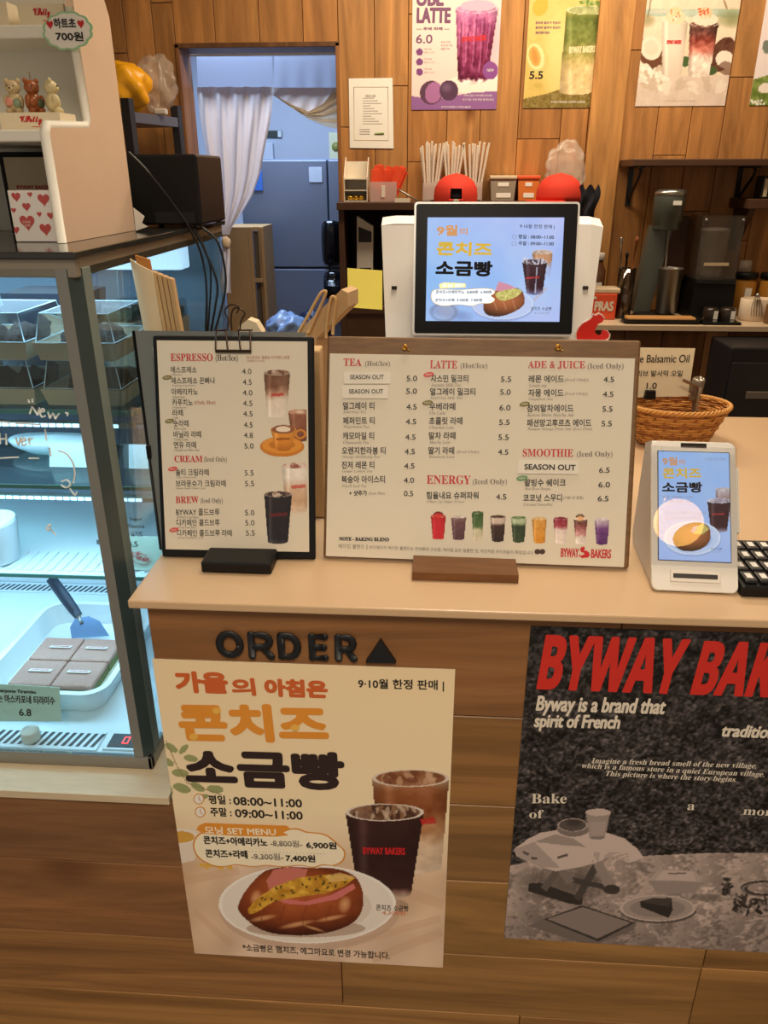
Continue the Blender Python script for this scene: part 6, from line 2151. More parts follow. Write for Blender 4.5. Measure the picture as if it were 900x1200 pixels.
# straws in holders
STR = mat('paper_straw_wrap', (212, 200, 184), .6, var=.05)
for k, (x0_, x1_, lab) in enumerate(((.315, .400, 'clear holder of wrapped straws, left of three'), (.408, .480, 'clear holder of wrapped straws, middle of three'), (.492, .580, 'clear holder of wrapped straws, right of three'))):
    YS2 = 2.604
    H = thing('straw_holder', lab, 'straw holder', ((x0_+x1_)/2, YS2, za_), group='straw holders on the shelf')
    mb = MB()
    xa, xb_ = x0_+.006, x1_-.012
    bz2 = mat('clear_bin_plastic', (214, 196, 190))
    for q in (((xa, YS2+.02, za_), (xb_, YS2+.023, za_+.07)), ((xa, YS2+.08, za_), (xb_, YS2+.083, za_+.07)), ((xa, YS2+.0235, za_), (xa+.003, YS2+.0795, za_+.07)), ((xb_-.003, YS2+.0235, za_), (xb_, YS2+.0795, za_+.07))):
        mb.box(q[0], q[1], bz2)
    mb.build('box', H, world=True)
    n = 12
    for j in range(n):
        u = (j % 6)/5; v = j//6
        xx = xa+.014+u*(xb_-xa-.028)
        yy = YS2+.034+v*.024
        lean = (u-.5)*.26+random.uniform(-.03, .03)+.02
        mb = MB()
        ln = .212+random.uniform(-.012, .012)
        mb.box((-.0045, -.003, 0), (.0045, .003, ln), STR, .0025, M=T(xx, yy, za_+.003) @ RY(lean))
        tag(mb.build('straw', world=True), 'white paper wrapped straw in the %s holder' % ['left', 'middle', 'right'][k], 'straw', 'wrapped straws in the %s holder' % ['left', 'middle', 'right'][k])
mb = MB(); p = at(446, 232, 2.40)
mb.box((.215, 2.395, za_), (.275, 2.400, za_+.015), ACR); tag(mb.build('shelf_label', world=True), 'small white label standing on the shelf edge left of the red cap', 'label')
mb = MB(); mb.tube([(.225, 2.46, za_+.045), (.305, 2.43, za_+.005)], .0035, STEEL, seg=8); tag(mb.build('tongs', world=True), 'thin metal stick slanting down from the orange packets', 'utensil')
# red caps
CAPR = mat('red_cap_cloth', (206, 50, 30), .8, var=.06, scale=300)
NAVY = mat('navy_cloth', (26, 28, 40), .85)
def cap(c, rz, lab, brim, back):
    t = thing('cap', lab, 'cap', c, rz)
    mb = MB()
    prof = [(.086, 0), (.088, .02), (.084, .05), (.070, .076), (.045, .094), (.016, .102), (0, .103)]
    if back:
        # crown with an arched gap at the back (towards the room)
        V, F = [], []
        seg = 48
        for (r_, z) in prof:
            for k in range(seg):
                a = 2*PI*k/seg
                V.append((r_*math.cos(a), r_*1.05*math.sin(a), z))
        for i in range(len(prof)-1):
            for k in range(seg):
                l = (k+1) % seg
                ang = (2*PI*(k+.5)/seg-1.5*PI)
                if i < 2 and abs(ang) < .26:
                    continue
                F.append((i*seg+k, i*seg+l, (i+1)*seg+l, (i+1)*seg+k))
        mb.add(V, F, CAPR, smooth=True)
        mb.build('crown', t)
        mb = MB(); mb.lathe([(.080, .001), (.080, .045), (0, .06)], NAVY, seg=32); mb.build('lining', t)
        mb = MB()
        mb.tube([(.090*math.cos(a), .0945*math.sin(a), .007) for a in np.linspace(1.5*PI-.3, 1.5*PI+.3, 9)], .0045, CAPR, seg=8); mb.build('strap', t)
        mb = MB(); mb.box((-.010, -.101, .002), (.010, -.096, .012), mat('cap_buckle', (206, 196, 180), .4), .001); mb.build('buckle', t)
    else:
        mb.lathe(prof, CAPR, seg=40, sy=1.05)
        mb.build('crown', t)
    mb = MB()
    V, F = [], []
    n = 16
    for i in range(n+1):
        a = -1.1+2.2*i/n+PI/2
        for rr_, dz_ in ((.086, .004), (.112+.02*math.cos(a-PI/2)**2, -.0+.0), ):
            V.append((rr_*math.cos(a), rr_*1.05*math.sin(a), .004+dz_*.5))
            V.append((rr_*math.cos(a), rr_*1.05*math.sin(a), .0005))
    for i in range(n):
        q = i*4; w = q+4
        F += [(q, w, w+2, q+2), (q+1, q+3, w+3, w+1), (q+2, w+2, w+3, q+3)]
    mb.add(V, F, CAPR, smooth=True)
    mb.build('brim', t)
    mb = MB(); mb.ball((0, 0, .103), (.006, .006, .003), CAPR); mb.build('button', t)
    return t
p = at(534, 240, 2.50)
cap((.455, 2.478, za_), 0, 'red baseball cap seen from behind on the shelf above the till', True, True)
cap((.865, 2.482, za_), 2.15, 'red baseball cap turned sideways at the right end of the shelf', True, False)
mb = MB()
def drape(u, v):
    x = .925+.075*u+.01*math.sin(v*9)
    z = ZS+.055-.20*v+.01*math.sin(u*14)
    y = 2.375-.012*math.sin(u*11+v*3)-.02*min(v, .3)*0
    return (x, y, z)
mb.grid(drape, 16, 20, NAVY)
V = mb.v[0]
mb.grid(lambda u, v: (.925+.075*u+.01*math.sin(v*9), 2.383-.008*math.sin(u*11+v*3), ZS+.055-.20*v+.01*math.sin(u*14)), 16, 20, NAVY)
tag(mb.build('navy_cloth', world=True), 'navy cloth hanging over the shelf end beside the red cap', 'cloth')
# two small tins
for k, (x0_, x1_, c1, lab) in enumerate(((.600, .705, (150, 140, 124), 'grey square tub with a pale label on the shelf'), (.712, .800, (214, 120, 50), 'orange square tub on the shelf behind the right red cap'))):
    t = thing('square_tub', lab, 'tub', ((x0_+x1_)/2, 2.605, za_), group='square tubs on the shelf')
    mb = MB(); mb.prism([(x0_+.006, za_), (x1_-.006, za_), (x1_, za_+.082), (x0_, za_+.082)], 2.605, 2.685, mat('tub_%d' % k, c1, .5)); mb.build('body', t, world=True)
    mb = MB(); mb.box((x0_-.003, 2.600, za_+.0825), (x1_+.003, 2.690, za_+.096), mat('tub_lid_%d' % k, [(214, 200, 170), (230, 96, 50)][k], .5), .003); mb.build('lid', t, world=True)
    mb = MB(); mb.box((x0_+.025, 2.6035, za_+.012), (x1_-.02, 2.6042, za_+.030), WHITEP); mb.build('label', t, world=True)
    mb = MB(); mb.box((x0_+.03, 2.6035, za_+.055), (x1_-.03, 2.6042, za_+.070), WHITEP); mb.build('label', t, world=True)
# crumpled clear plastic
def crumple(name, c, r, lab, seed, mt, grp=None):
    bm = bmesh.new()
    bmesh.ops.create_icosphere(bm, subdivisions=4, radius=1.0)
    rr_ = random.Random(seed)
    f_ = 3.2 if name == 'yellow_bag' else 6
    ks = [(rr_.uniform(-f_, f_), rr_.uniform(-f_, f_), rr_.uniform(-f_, f_), rr_.uniform(0, 6)) for _ in range(9)]
    zmin = 9
    for q in bm.verts:
        n = sum(abs(math.sin(q.co.x*k[0]+q.co.y*k[1]+q.co.z*k[2]+k[3])) for k in ks)/9-.62
        q.co = q.co*(1+n*.9)
        q.co = Vector((q.co.x*r[0], q.co.y*r[1], q.co.z*r[2]))
        zmin = min(zmin, q.co.z)
    for q in bm.verts:
        q.co = Vector((c[0]+q.co.x, c[1]+q.co.y, c[2]+q.co.z-zmin))
    mb = MB(); mb.bm(bm, mt, smooth=True)
    return tag(mb.build(name, world=True), lab, 'bag', grp)
FILM = mat('clear_film', (236, 226, 214), .12, alpha=.25, spec=1.0)
crumple('plastic_bag', (.905, 2.645, za_), (.078, .03, .105), 'crumpled clear plastic bag behind the right red cap', 3, FILM)
# metal rack at the left of the doorway with yellow bag
RK = thing('metal_rack', 'dark grey slotted metal rack left of the doorway', 'rack', (-.75, 2.3, 0))
RKM = mat('rack_steel', (66, 66, 72), .45, .5)
pa, pb = at(157, 127, 2.30), at(209, 139, 2.62)
zr = (pa.z+pb.z)/2
ux = (Vector((pb.x, pb.y, 0))-Vector((pa.x, pa.y, 0))); ul = ux.length; ux.normalize()
MR = Matrix(((ux.x, -ux.y, 0, pa.x), (ux.y, ux.x, 0, pa.y), (0, 0, 1, 0), (0, 0, 0, 1)))
for lx_ in (-.032, ul):
    for ly in (0, .30):
        mb = MB()
        mb.box((lx_, ly, 0), (lx_+.034, ly+.004, zr+.04), RKM, M=MR)
        mb.box((lx_, ly+.0045, 0), (lx_+.004, ly+.032, zr+.04), RKM, M=MR)
        for k in range(24):
            z = .95+k*.038
            if z < zr-.05: mb.box((lx_+.012, ly-.0006, z), (lx_+.022, ly-.0001, z+.018), SLOT, M=MR)
        mb.build('post', RK, world=True)
for z in (zr-.04, zr-.5):
    mb = MB(); mb.box((.0025, .002, z), (ul-.0005, .33, z+.036), mat('rack_shelf', (120, 122, 136), .4, .5), .002, M=MR); mb.build('shelf', RK, world=True)
YEL = mat('yellow_plastic', (244, 176, 30), .35, var=.05)
crumple('yellow_bag', (-.825, 2.43, zr-.003), (.095, .07, .085), 'bright yellow plastic bag on the metal rack', 5, YEL)
crumple('plastic_bag', (-.745, 2.55, zr-.003), (.078, .06, .10), 'crumpled clear plastic bag beside the yellow bag on the rack', 9, FILM)
mb = MB(); mb.box((-.74, 2.47, zr-.003), (-.69, 2.50, zr+.02), WPLAST, .006); tag(mb.build('small_tub', world=True), 'small white tub inside the clear bag on the rack', 'tub')
# certificate
S = Sheet((0, WALLY-.003, 0))
CU = Crop(400, 0, 3.0)
CF = MB()
P = [S.p(*CU(*q)) for q in ((30, 520), (184, 522), (180, 274), (26, 276))]
CF.prism([tuple(p) for p in P], -.001, .0012, WHITEP, M=S.M)
GOLD = mat('frame_ink', (196, 170, 130), .5)
def ln(a, b, r=.0009, m_=GOLD):
    p, q = S.p(*CU(*a)), S.p(*CU(*b)); CF.tube([(p[0], -.0015, p[1]), (q[0], -.0015, q[1])], r, m_, seg=4, M=S.M)
for a, b in (((44, 306), (166, 306)), ((44, 492), (166, 494)), ((44, 306), (46, 492)), ((164, 306), (166, 494))): ln(a, b)
for y in range(345, 440, 9):
    ln((76, y), (100+((y*7) % 50), y), .0008, SOFT)
for y in (455, 463, 471): ln((64, y), (100, y), .001, SOFT)
ln((118, 470), (150, 470), .004, mat('stamp_green', (130, 150, 90), .5))
put(CF, S, CU, '영업신고증', 86, 120, 342, 9, GREY, y=-.0018, M=S.M)
tag(CF.build('certificate', world=True), 'white certificate sheet on the wall right of the doorway', 'certificate')

# wall posters
def wallposter(lab, px0, px1, pyb, lean=0.0):
    pass
YP = WALLY-.003
S = Sheet((0, YP, 0))
CX = Crop(660, 0, 3.75)
def wp_base(x0, x1, z0, z1, W, H, bg):
    mb = MB()
    mb.box((x0, .0001, z0), (x1, .0014, z1), WHITEP)
    A = Art(S, x0, x1, z0, z1, W, H, bg=bg)
    return mb, A
def wp_done(mb, lab):
    mb.v = [v @ np.eye(3)+np.array((0, YP-.0, 0)) for v in mb.v]
    tag(mb.build('wall_poster', world=True), lab, 'poster', 'drink posters on the back wall')
def wt(mb, C, t_, x0, x1, y, h, m_, y1=None, bold=0.0):
    put(mb, S, C, t_, x0, x1, y, h, m_, y1=y1, y=-.0006, bold=bold)
zt_ = 2.30
# ube latte
x0, x1 = .267, .614
zb_ = 1.797
mb, A = wp_base(x0, x1, zb_, zb_+.50, 120, 174, (246, 226, 214))
A.f = CU
t = np.linspace(0, 1, A.H+1)[:, None]*np.ones((1, A.W+1))
A.c = np.array([244, 226, 214.])*(1-t[..., None]*.0)+np.array([-6, -14, -2.])*t[..., None]
A.soft(500, 130, 90, 150, (224, 170, 196), .8); A.ell(478, 296, 110, 36, (250, 236, 228)); 
A.poly([(230, 335), (330, 350), (460, 325), (600, 318), (600, 400), (230, 400)], (146, 100, 160))
A.cup(402, 552, 30, 292, [(0, (214, 150, 196)), (.15, (176, 90, 146)), (.4, (156, 60, 110)), (.6, (122, 26, 74)), (.93, (100, 20, 62)), (.97, (232, 214, 214)), (1, (240, 226, 222))], taper=.32, mottled=80, rim=(236, 206, 226), tilt=-16)
for q in range(14):
    A.line([(415+q*9, 40+((q*37) % 50)), (412+q*8, 200+((q*53) % 70))], 5, [(206, 130, 180), (92, 16, 56), (170, 70, 120)][q % 3], .5)
A.ell(480, 20, 60, 20, (226, 180, 206))
A.ell(524, 248, 27, 32, (140, 78, 150))
A.ell(316, 326, 40, 42, (92, 62, 86), .3); A.ell(324, 326, 29, 38, (170, 112, 166), .3); A.ell(378, 318, 33, 36, (86, 58, 86)); A.soft(370, 308, 22, 20, (130, 100, 130), .7)
for y in (183, 218, 253): A.ell(275, y, 12, 13, (126, 70, 130))
A.emitto(mb, PRINT)
PUR = mat('poster_purple_ink', (120, 74, 112), .5)
wt(mb, CU, 'UBE', 263, 360, 22, 58, PUR, bold=.003); wt(mb, CU, 'LATTE', 264, 384, 82, 56, PUR, bold=.003)
wt(mb, CU, '— 우베 라떼 —', 264, 380, 107, 12, PUR, bold=.0006); wt(mb, CU, '6.0', 262, 320, 153, 32, PUR, bold=.0008)
for y in (176, 211, 246):
    wt(mb, CU, '우베 100%', 291, 318, y, 7, PUR); wt(mb, CU, '달콤하고 고소한 맛', 291, 328, y+12, 7, SOFT)
wt(mb, CU, '보라빛 고구마의', 350, 384, 152, 8, PUR); wt(mb, CU, '부드러운 우베', 350, 390, 164, 8, PUR); wt(mb, CU, '달콤한 라떼', 350, 380, 176, 8, PUR)
wt(mb, CU, 'BYWAY BAKERS', 425, 510, 150, 20, RED, y1=142, bold=.001)
wt(mb, CU, 'NEW', 512, 536, 252, 10, WHITEP)
wt(mb, CU, '보랏빛 달콤함, 우베 라떼를 만나보세요', 430, 530, 340, 8, WHITEP); wt(mb, CU, '부드러운 우베 향을 즐겨보세요', 426, 536, 354, 8, WHITEP); wt(mb, CU, 'BYWAY BAKERS COFFEE & BREAD', 352, 455, 379, 6, WHITEP)
wp_done(mb, 'purple ube latte poster on the back wall, leftmost of the drink posters')
# melon drink
x0, x1 = .722, 1.0640
zb_ = 1.800
mb, A = wp_base(x0, x1, zb_, zb_+.50, 120, 174, (232, 204, 120))
A.f = CU
A.c = np.stack([226-14*t, 198-12*t, 122-20*t], -1)
A.grain(10, 3)
A.soft(770, 210, 80, 200, (246, 226, 160), .6)
gm = A.polymask([(630, 350), (720, 330), (900, 270), (960, 250), (960, 400), (630, 400)])
A.put(gm, np.array((112, 96, 46.)), np.full(A.X.shape, .8)); A.grain(40, 8, (60, 120, 170), only=gm)
A.ell(700, 24, 26, 34, (226, 176, 70), .5); A.ell(690, 205, 38, 58, (206, 196, 120), -.2); A.ell(684, 200, 30, 46, (240, 222, 160), -.2); A.ell(680, 198, 20, 36, (226, 170, 90), -.2); A.ell(680, 198, 10, 28, (206, 130, 60), -.2, .6)
A.ell(692, 300, 16, 9, (200, 176, 90))
A.cup(792, 938, 36, 330, [(0, (150, 146, 60)), (.1, (96, 110, 40)), (.35, (112, 122, 50)), (.55, (176, 166, 96)), (.68, (222, 196, 140)), (1, (232, 208, 156))], taper=.2, mottled=36, rim=(240, 230, 190), top=(170, 176, 120), tilt=-42)
for q in range(10): A.ell(850+q*9, 8+((q*23) % 22), 14, 7, [(110, 140, 60), (170, 180, 110)][q % 2], q*.7)
A.emitto(mb, PRINT)
for y in (85, 102, 120): wt(mb, CU, '참외와 말차가 만났다', 682, 770 if y < 110 else 732, y, 10, PUR, bold=.0004)
wt(mb, CU, '5.5', 660, 708, 278, 28, DARK, bold=.001)
wt(mb, CU, 'BYWAY BAKERS', 800, 892, 188, 24, mat('cup_print_cream', (236, 222, 176), .5), y1=184, bold=.001)
wt(mb, CU, 'BYWAY BAKERS COFFEE & BREAD', 738, 858, 362, 7, WHITEP)
wp_done(mb, 'yellow poster of a green melon matcha drink on the back wall')
# coconut
x0, x1 = 1.1716, 1.5254
zb_ = 1.804
mb, A = wp_base(x0, x1, zb_, zb_+.50, 120, 174, (226, 206, 176))
A.f = CX
A.c = np.stack([232-0*t, 216-2*t, 190+0*t], -1)
A.poly([(300, -90), (800, -90), (800, 44), (300, 44)], (236, 214, 190)); A.poly([(300, 40), (800, 40), (800, 76), (300, 70)], (170, 190, 176)); A.soft(560, 56, 260, 22, (196, 208, 192), .7)
A.soft(740, 80, 80, 50, (130, 136, 90), .8); A.soft(370, 90, 40, 36, (150, 140, 100), .8)
A.line([(386, 0), (372, 76)], 7, (120, 104, 80), .7); A.line([(706, 0), (720, 40)], 9, (120, 104, 80), .7)
A.poly([(300, 330), (480, 330), (740, 330), (760, 480), (290, 480)], (222, 204, 190)); A.grain(12, 6)
A.ell(385, 240, 52, 74, (108, 66, 44), -.5); A.ell(386, 212, 46, 52, (238, 224, 206), -.2); A.ell(386, 210, 30, 34, (222, 204, 184), -.2, .6)
for q in range(30):
    A.ell(345+((q*31) % 110), 290+((q*47) % 100), 18, 11, [(238, 228, 212), (206, 186, 164), (246, 238, 226)][q % 3], q*.9)
A.ell(700, 240, 50, 82, (96, 56, 40), .5); A.grain(26, 12, (60, 120, 170), only=A.polymask([(640, 160), (745, 160), (745, 330), (640, 330)])); A.ell(712, 262, 42, 38, (240, 228, 214), .4); A.ell(716, 300, 34, 30, (96, 56, 40), .4, .6)
A.ell(536, 270, 22, 24, (70, 96, 50)); A.ell(650, 310, 26, 20, (70, 92, 50))
A.cup(434, 548, 96, 332, [(0, (232, 214, 196)), (.5, (238, 222, 206)), (1, (226, 208, 192))], taper=.25, mottled=8, rim=(240, 226, 210), tilt=-14)
A.ell(494, 78, 44, 30, (238, 212, 180)); A.ell(494, 52, 26, 22, (240, 206, 160))
for q in range(12): A.ell(472+((q*17) % 44), 44+((q*29) % 44), 7, 4, [(226, 140, 80), (246, 230, 210)][q % 2], q)
A.cup(556, 684, 104, 336, [(0, (92, 50, 36)), (.14, (76, 34, 26)), (.32, (136, 54, 42)), (.5, (206, 120, 104)), (.66, (238, 216, 204)), (1, (240, 222, 208))], taper=.27, mottled=60, rim=(232, 214, 200), tilt=-25)
A.ell(624, 86, 56, 28, (240, 222, 204)); A.ell(624, 58, 32, 26, (236, 196, 160))
for q in range(14): A.ell(600+((q*17) % 50), 40+((q*29) % 54), 8, 4, [(206, 84, 40), (242, 222, 200)][q % 2], q)
for q in range(26): A.ell(345+((q*59) % 360), 352+((q*37) % 50), 22, 11, [(236, 224, 210), (206, 188, 170)][q % 2], q, .8)
A.emitto(mb, PRINT)
wt(mb, CX, 'BYWAY BAKERS', 454, 518, 194, 18, RED, bold=.0008)
wt(mb, CX, 'COCONUT', 384, 470, 58, 15, PAPER, bold=.0006); wt(mb, CX, '코코넛 스무디 with BYWAY BAKERS', 445, 580, 446, 5, SOFT)
wp_done(mb, 'beach poster of two whipped coconut drinks on the back wall')
# poster at the right edge
x0, x1 = 1.6215, 1.97
mb, A = wp_base(x0, x1, zb_, zb_+.50, 90, 130, (236, 224, 226))
A.f = CX
t2 = np.linspace(0, 1, A.H+1)[:, None]*np.ones((1, A.W+1))
g_ = A.polymask([(800, 360), (900, 330), (1300, 330), (1300, 500), (800, 500)])
A.put(g_, np.array((120, 140, 66.))); A.grain(50, 5, (40, 80, 120), only=g_)
A.ell(893, 205, 18, 30, (120, 130, 120)); A.ell(890, 386, 34, 22, (240, 230, 220), -.3)
for q in range(10): A.ell(826+((q*23) % 60), 440+((q*11) % 20), 6, 5, (240, 238, 226), q)
A.emitto(mb, PRINT)
wp_done(mb, 'pale poster with green leaves cut by the right edge of the photo')

# upper right shelf with iron brackets
US = thing('wall_shelf', 'long dark wooden wall shelf on black iron brackets', 'shelf', (1.9, 2.5, 1.57))
mb = MB(); mb.box((1.135, 2.46, 1.580), (2.9, WALLY-.001, 1.606), DWOOD, .003); mb.build('board', US, world=True)
for x in (1.185, 1.63):
    mb = MB()
    mb.box((x-.010, WALLY-.008, 1.430), (x+.010, WALLY-.001, 1.5795), SATIN, .001)
    mb.box((x-.010, 2.50, 1.573), (x+.010, WALLY-.0085, 1.5795), SATIN, .001)
    mb.tube([(x, WALLY-.012, 1.445), (x, WALLY-.04, 1.47), (x, 2.59, 1.515), (x, 2.545, 1.545), (x, 2.525, 1.565), (x, 2.545, 1.572)], .006, SATIN, seg=8)
    mb.build('bracket', US, world=True)
LS = thing('wall_shelf', 'short dark wall shelf carrying a patterned tin at the right edge', 'shelf', (1.75, 2.5, 1.43))
mb = MB(); mb.box((1.605, 2.47, 1.425), (1.95, WALLY-.001, 1.462), DWOOD, .003); mb.build('board', LS, world=True)
mb = MB(); mb.prism([(WALLY-.001, 1.4245), (WALLY-.001, 1.25), (WALLY-.03, 1.25), (2.52, 1.4245)], 1.63, 1.655, DWOOD, M=Matrix(((0, 1, 0, 0), (1, 0, 0, 0), (0, 0, 1, 0), (0, 0, 0, 1)))); mb.build('bracket', LS, world=True)
mb = MB()
mb.box((1.655, 2.50, 1.4625), (1.78, 2.58, 1.545), mat('tin_black', (40, 38, 36), .35, .4), .004)
for k in range(4): mb.box((1.662+k*.028, 2.4985, 1.47), (1.676+k*.028, 2.4998, 1.535), mat('tin_cream', (206, 190, 160), .5))
tag(mb.build('tea_tin', world=True), 'black and cream striped tin on the short wall shelf', 'tin')

# ------------------------------------------------------------ on the back counter
zb = ZB+.0006
YM = 2.46
MX = thing('drink_mixer', 'tall grey spindle drink mixer with a steel cup', 'mixer', (1.30, YM, zb))
MXG = mat('mixer_grey', (92, 98, 92), .35, .2)
mb = MB(); mb.lathe([(0, 0), (.085, 0), (.085, .012), (.07, .02), (0, .022)], SATIN, seg=32, M=T(1.30, YM+.03, zb), sy=1.2); mb.build('base', MX, world=True)
mb = MB()
mb.prism([(1.215, zb+.02), (1.285, zb+.02), (1.335, zb+.36), (1.25, zb+.36)], YM+.045, YM+.11, MXG); mb.build('column', MX, world=True)
mb = MB(); mb.lathe([(0, .345), (.048, .345), (.052, .352), (.052, .372), (.058, .376), (.060, .47), (.060, .488)], MXG, seg=32, M=T(1.305, YM+.045, zb)); mb.build('motor_head', MX, world=True)
mb = MB(); mb.lathe([(.0605, .474), (.062, .476), (.062, .488), (.05, .496), (0, .498)], STEEL, seg=32, M=T(1.305, YM+.045, zb)); mb.build('cap', MX, world=True)
mb = MB(); mb.box((1.305, YM-.0165, zb+.44), (1.338, YM-.0125, zb+.456), WHITEP); mb.build('label', MX, world=True)
mb = MB(); mb.tube([(1.315, YM+.03, zb+.345), (1.322, YM+.02, zb+.13)], .004, STEEL, seg=8); mb.build('spindle', MX, world=True)
mb = MB(); mb.lathe([(0, .024), (.036, .024), (.040, .10), (.048, .20), (.0505, .203), (.0485, .203), (.038, .03)], STEEL, seg=28, M=T(1.335, YM-.005, zb)); tag(mb.build('mixing_cup', world=True), 'tapered steel mixing cup under the spindle of the grey mixer', 'cup')
# blender with sound cover
BLD = thing('blender', 'black blender with a clear sound cover on the back counter', 'blender', (1.50, 2.46, zb))
mb = MB()
mb.prism([(1.432, zb), (1.605, zb), (1.600, zb+.14), (1.437, zb+.14)], 2.45, 2.64, BLACK); mb.build('base', BLD, world=True)
mb = MB(); mb.box((1.440, 2.444, zb+.141), (1.598, 2.63, zb+.160), SATIN, .003); mb.build('control_ledge', BLD, world=True)
CVR = mat('smoky_cover', (84, 78, 72), .08, alpha=.28, spec=1.0)
mb = MB()
for q in (((1.436, 2.455, zb+.161), (1.596, 2.459, zb+.395)), ((1.436, 2.46, zb+.161), (1.440, 2.63, zb+.395)), ((1.592, 2.46, zb+.161), (1.596, 2.63, zb+.395)), ((1.436, 2.455, zb+.3955), (1.596, 2.63, zb+.40))): mb.box(q[0], q[1], CVR)
mb.build('sound_cover', BLD, world=True)
mb = MB(); mb.lathe([(0, .161), (.045, .161), (.05, .18), (.058, .34), (.06, .345), (.05, .35), (0, .355)], mat('jug_plastic', (176, 164, 150), .2, alpha=.5), seg=24, M=T(1.515, 2.545, zb)); mb.build('jug', BLD, world=True)
mb = MB(); mb.box((1.462, 2.4525, zb+.212), (1.56, 2.4545, zb+.224), mat('cover_strip', (196, 176, 140), .3)); mb.build('handle_strip', BLD, world=True)
for x in (1.445, 1.588):
    mb = MB(); mb.ball((x, 2.452, zb+.385), .006, STEEL); mb.build('bolt', BLD, world=True)
mb = MB(); mb.box((1.352, 2.60, zb), (1.428, 2.668, zb+.39), DWOOD, .003)
tag(mb.build('wooden_box', world=True), 'dark brown upright wooden case between mixer and blender', 'case')
# dark round jars in front of the blender
for k, px in enumerate((833, 853)):
    p = at(px, 366, 2.415)
    t = thing('spice_jar', ['small dark jar with white label, left one before the blender', 'small dark jar with white label, right one before the blender'][k], 'jar', (p.x, 2.415, zb), group='dark jars before the blender')
    mb = MB(); mb.lathe([(0, 0), (.03, 0), (.032, .006), (.032, .045), (.026, .054), (0, .056)], mat('dark_jar', (46, 36, 30), .2), seg=24); mb.build('body', t)
    mb = MB(); mb.box((.002, -.0345, .012), (.018, -.0325, .044), WHITEP); mb.build('label', t)
# jars at the right
JG = mat('tea_glass', (176, 122, 50), .15, alpha=.9)
for k, (x, y, h, lab) in enumerate(((1.685, 2.58, .17, 'glass tea jar with dark lid behind the whisk'), (1.785, 2.56, .17, 'glass tea jar with dark lid at the right edge'))):
    t = thing('tea_jar', lab, 'jar', (x, y, zb), group='amber jars on the back counter')
    mb = MB(); mb.lathe([(0, 0), (.044, 0), (.046, .006), (.046, h-.03), (.040, h-.02), (.0, h-.02)], JG, seg=28); mb.build('glass_body', t)
    mb = MB(); mb.lathe([(.044, h-.0195), (.048, h-.018), (.048, h), (.045, h+.004), (0, h+.004)], BLACK, seg=28); mb.build('lid', t)
    mb = MB(); mb.box((-.012, -.0490, .075), (.014, -.0465, .115), WHITEP); mb.build('label', t)
for k, (x, z) in enumerate(((1.672, 0), (1.703, .0))):
    pass
t = thing('whisk_pot', 'white pot holding wire whisks in front of the amber jars', 'pot', (1.695, 2.45, zb))
mb = MB(); mb.lathe([(0, 0), (.055, 0), (.058, .004), (.058, .085), (.055, .087), (.053, .085), (.052, .008), (0, .006)], mat('cream_pot', (226, 206, 182), .4), seg=28, sx=1.1, sy=.8); mb.build('pot_body', t)
for k in range(5):
    mb = MB(); a = -.8+k*.4
    mb.tube([(.012*math.sin(a)-.02, -.048, .10), (.028*math.sin(a)-.015, -.050, .06), (.03*math.sin(a)-.01, -.050, .02)], .0012, mat('dark_wire', (70, 56, 44), .4, .6), seg=5); mb.build('whisk_wire', t)
mb = MB(); mb.ball((-.02, -.048, .104), .009, STEEL, jit=.05); mb.build('whisk_knob', t)
for k, (x, y, z0_, lab) in enumerate(((1.66, 2.60, .175, 'small clear cup upside down, upper left on the amber jars'), (1.70, 2.52, .0, 'clear plastic cup between the amber jars'))):
    mb = MB(); mb.lathe([(0, 0), (.028, 0), (.024, .045), (.0, .046)], mat('clear_cup', (214, 204, 190), .15, alpha=.5), seg=24, M=T(x+.02, y, zb+z0_+(.0 if k == 0 else .0)))
    tag(mb.build('clear_cup', world=True), lab, 'cup', 'clear cups by the amber jars')
mb = MB(); p = atz(897, 378, zb); mb.lathe([(0, 0), (.022, 0), (.024, .004), (.024, .07), (.012, .088), (.012, .105), (0, .106)], mat('brown_shaker', (120, 86, 56), .25), seg=24, M=T(p.x+.01, 2.37, zb)); tag(mb.build('shaker', world=True), 'brown bottle at the right edge of the back counter', 'bottle')
# tools in a glass
GT = thing('tool_glass', 'tall glass of bar spoons and tongs left of the mixer', 'glass', (1.165, 2.47, zb))
mb = MB(); mb.lathe([(0, 0), (.030, 0), (.032, .004), (.036, .20), (.034, .20), (.029, .008), (0, .006)], glass('tumbler_glass', (206, 196, 184), .3), seg=24, M=T(1.165, 2.47, zb)); mb.build('glass_body', GT, world=True)
for x, y, a, h, m_, lab in ((1.155, 2.46, -.10, .30, STEEL, 'steel bar spoon in the tall glass'), (1.172, 2.475, .06, .30, mat('wood_handle', (150, 84, 46), .5), 'wooden handled spoon in the tall glass'), (1.165, 2.485, -.02, .24, SATIN, 'dark stirrer in the tall glass')):
    mb = MB(); M = T(x, y, zb+.008) @ RY(a)
    mb.tube([(0, 0, 0), (0, 0, h*.7), (0, 0, h)], [.0028, .0035, .005], m_, seg=8, M=M); mb.ball((0, 0, h), (.007, .004, .014), m_, M=M)
    tag(mb.build('bar_spoon', world=True), lab, 'spoon')
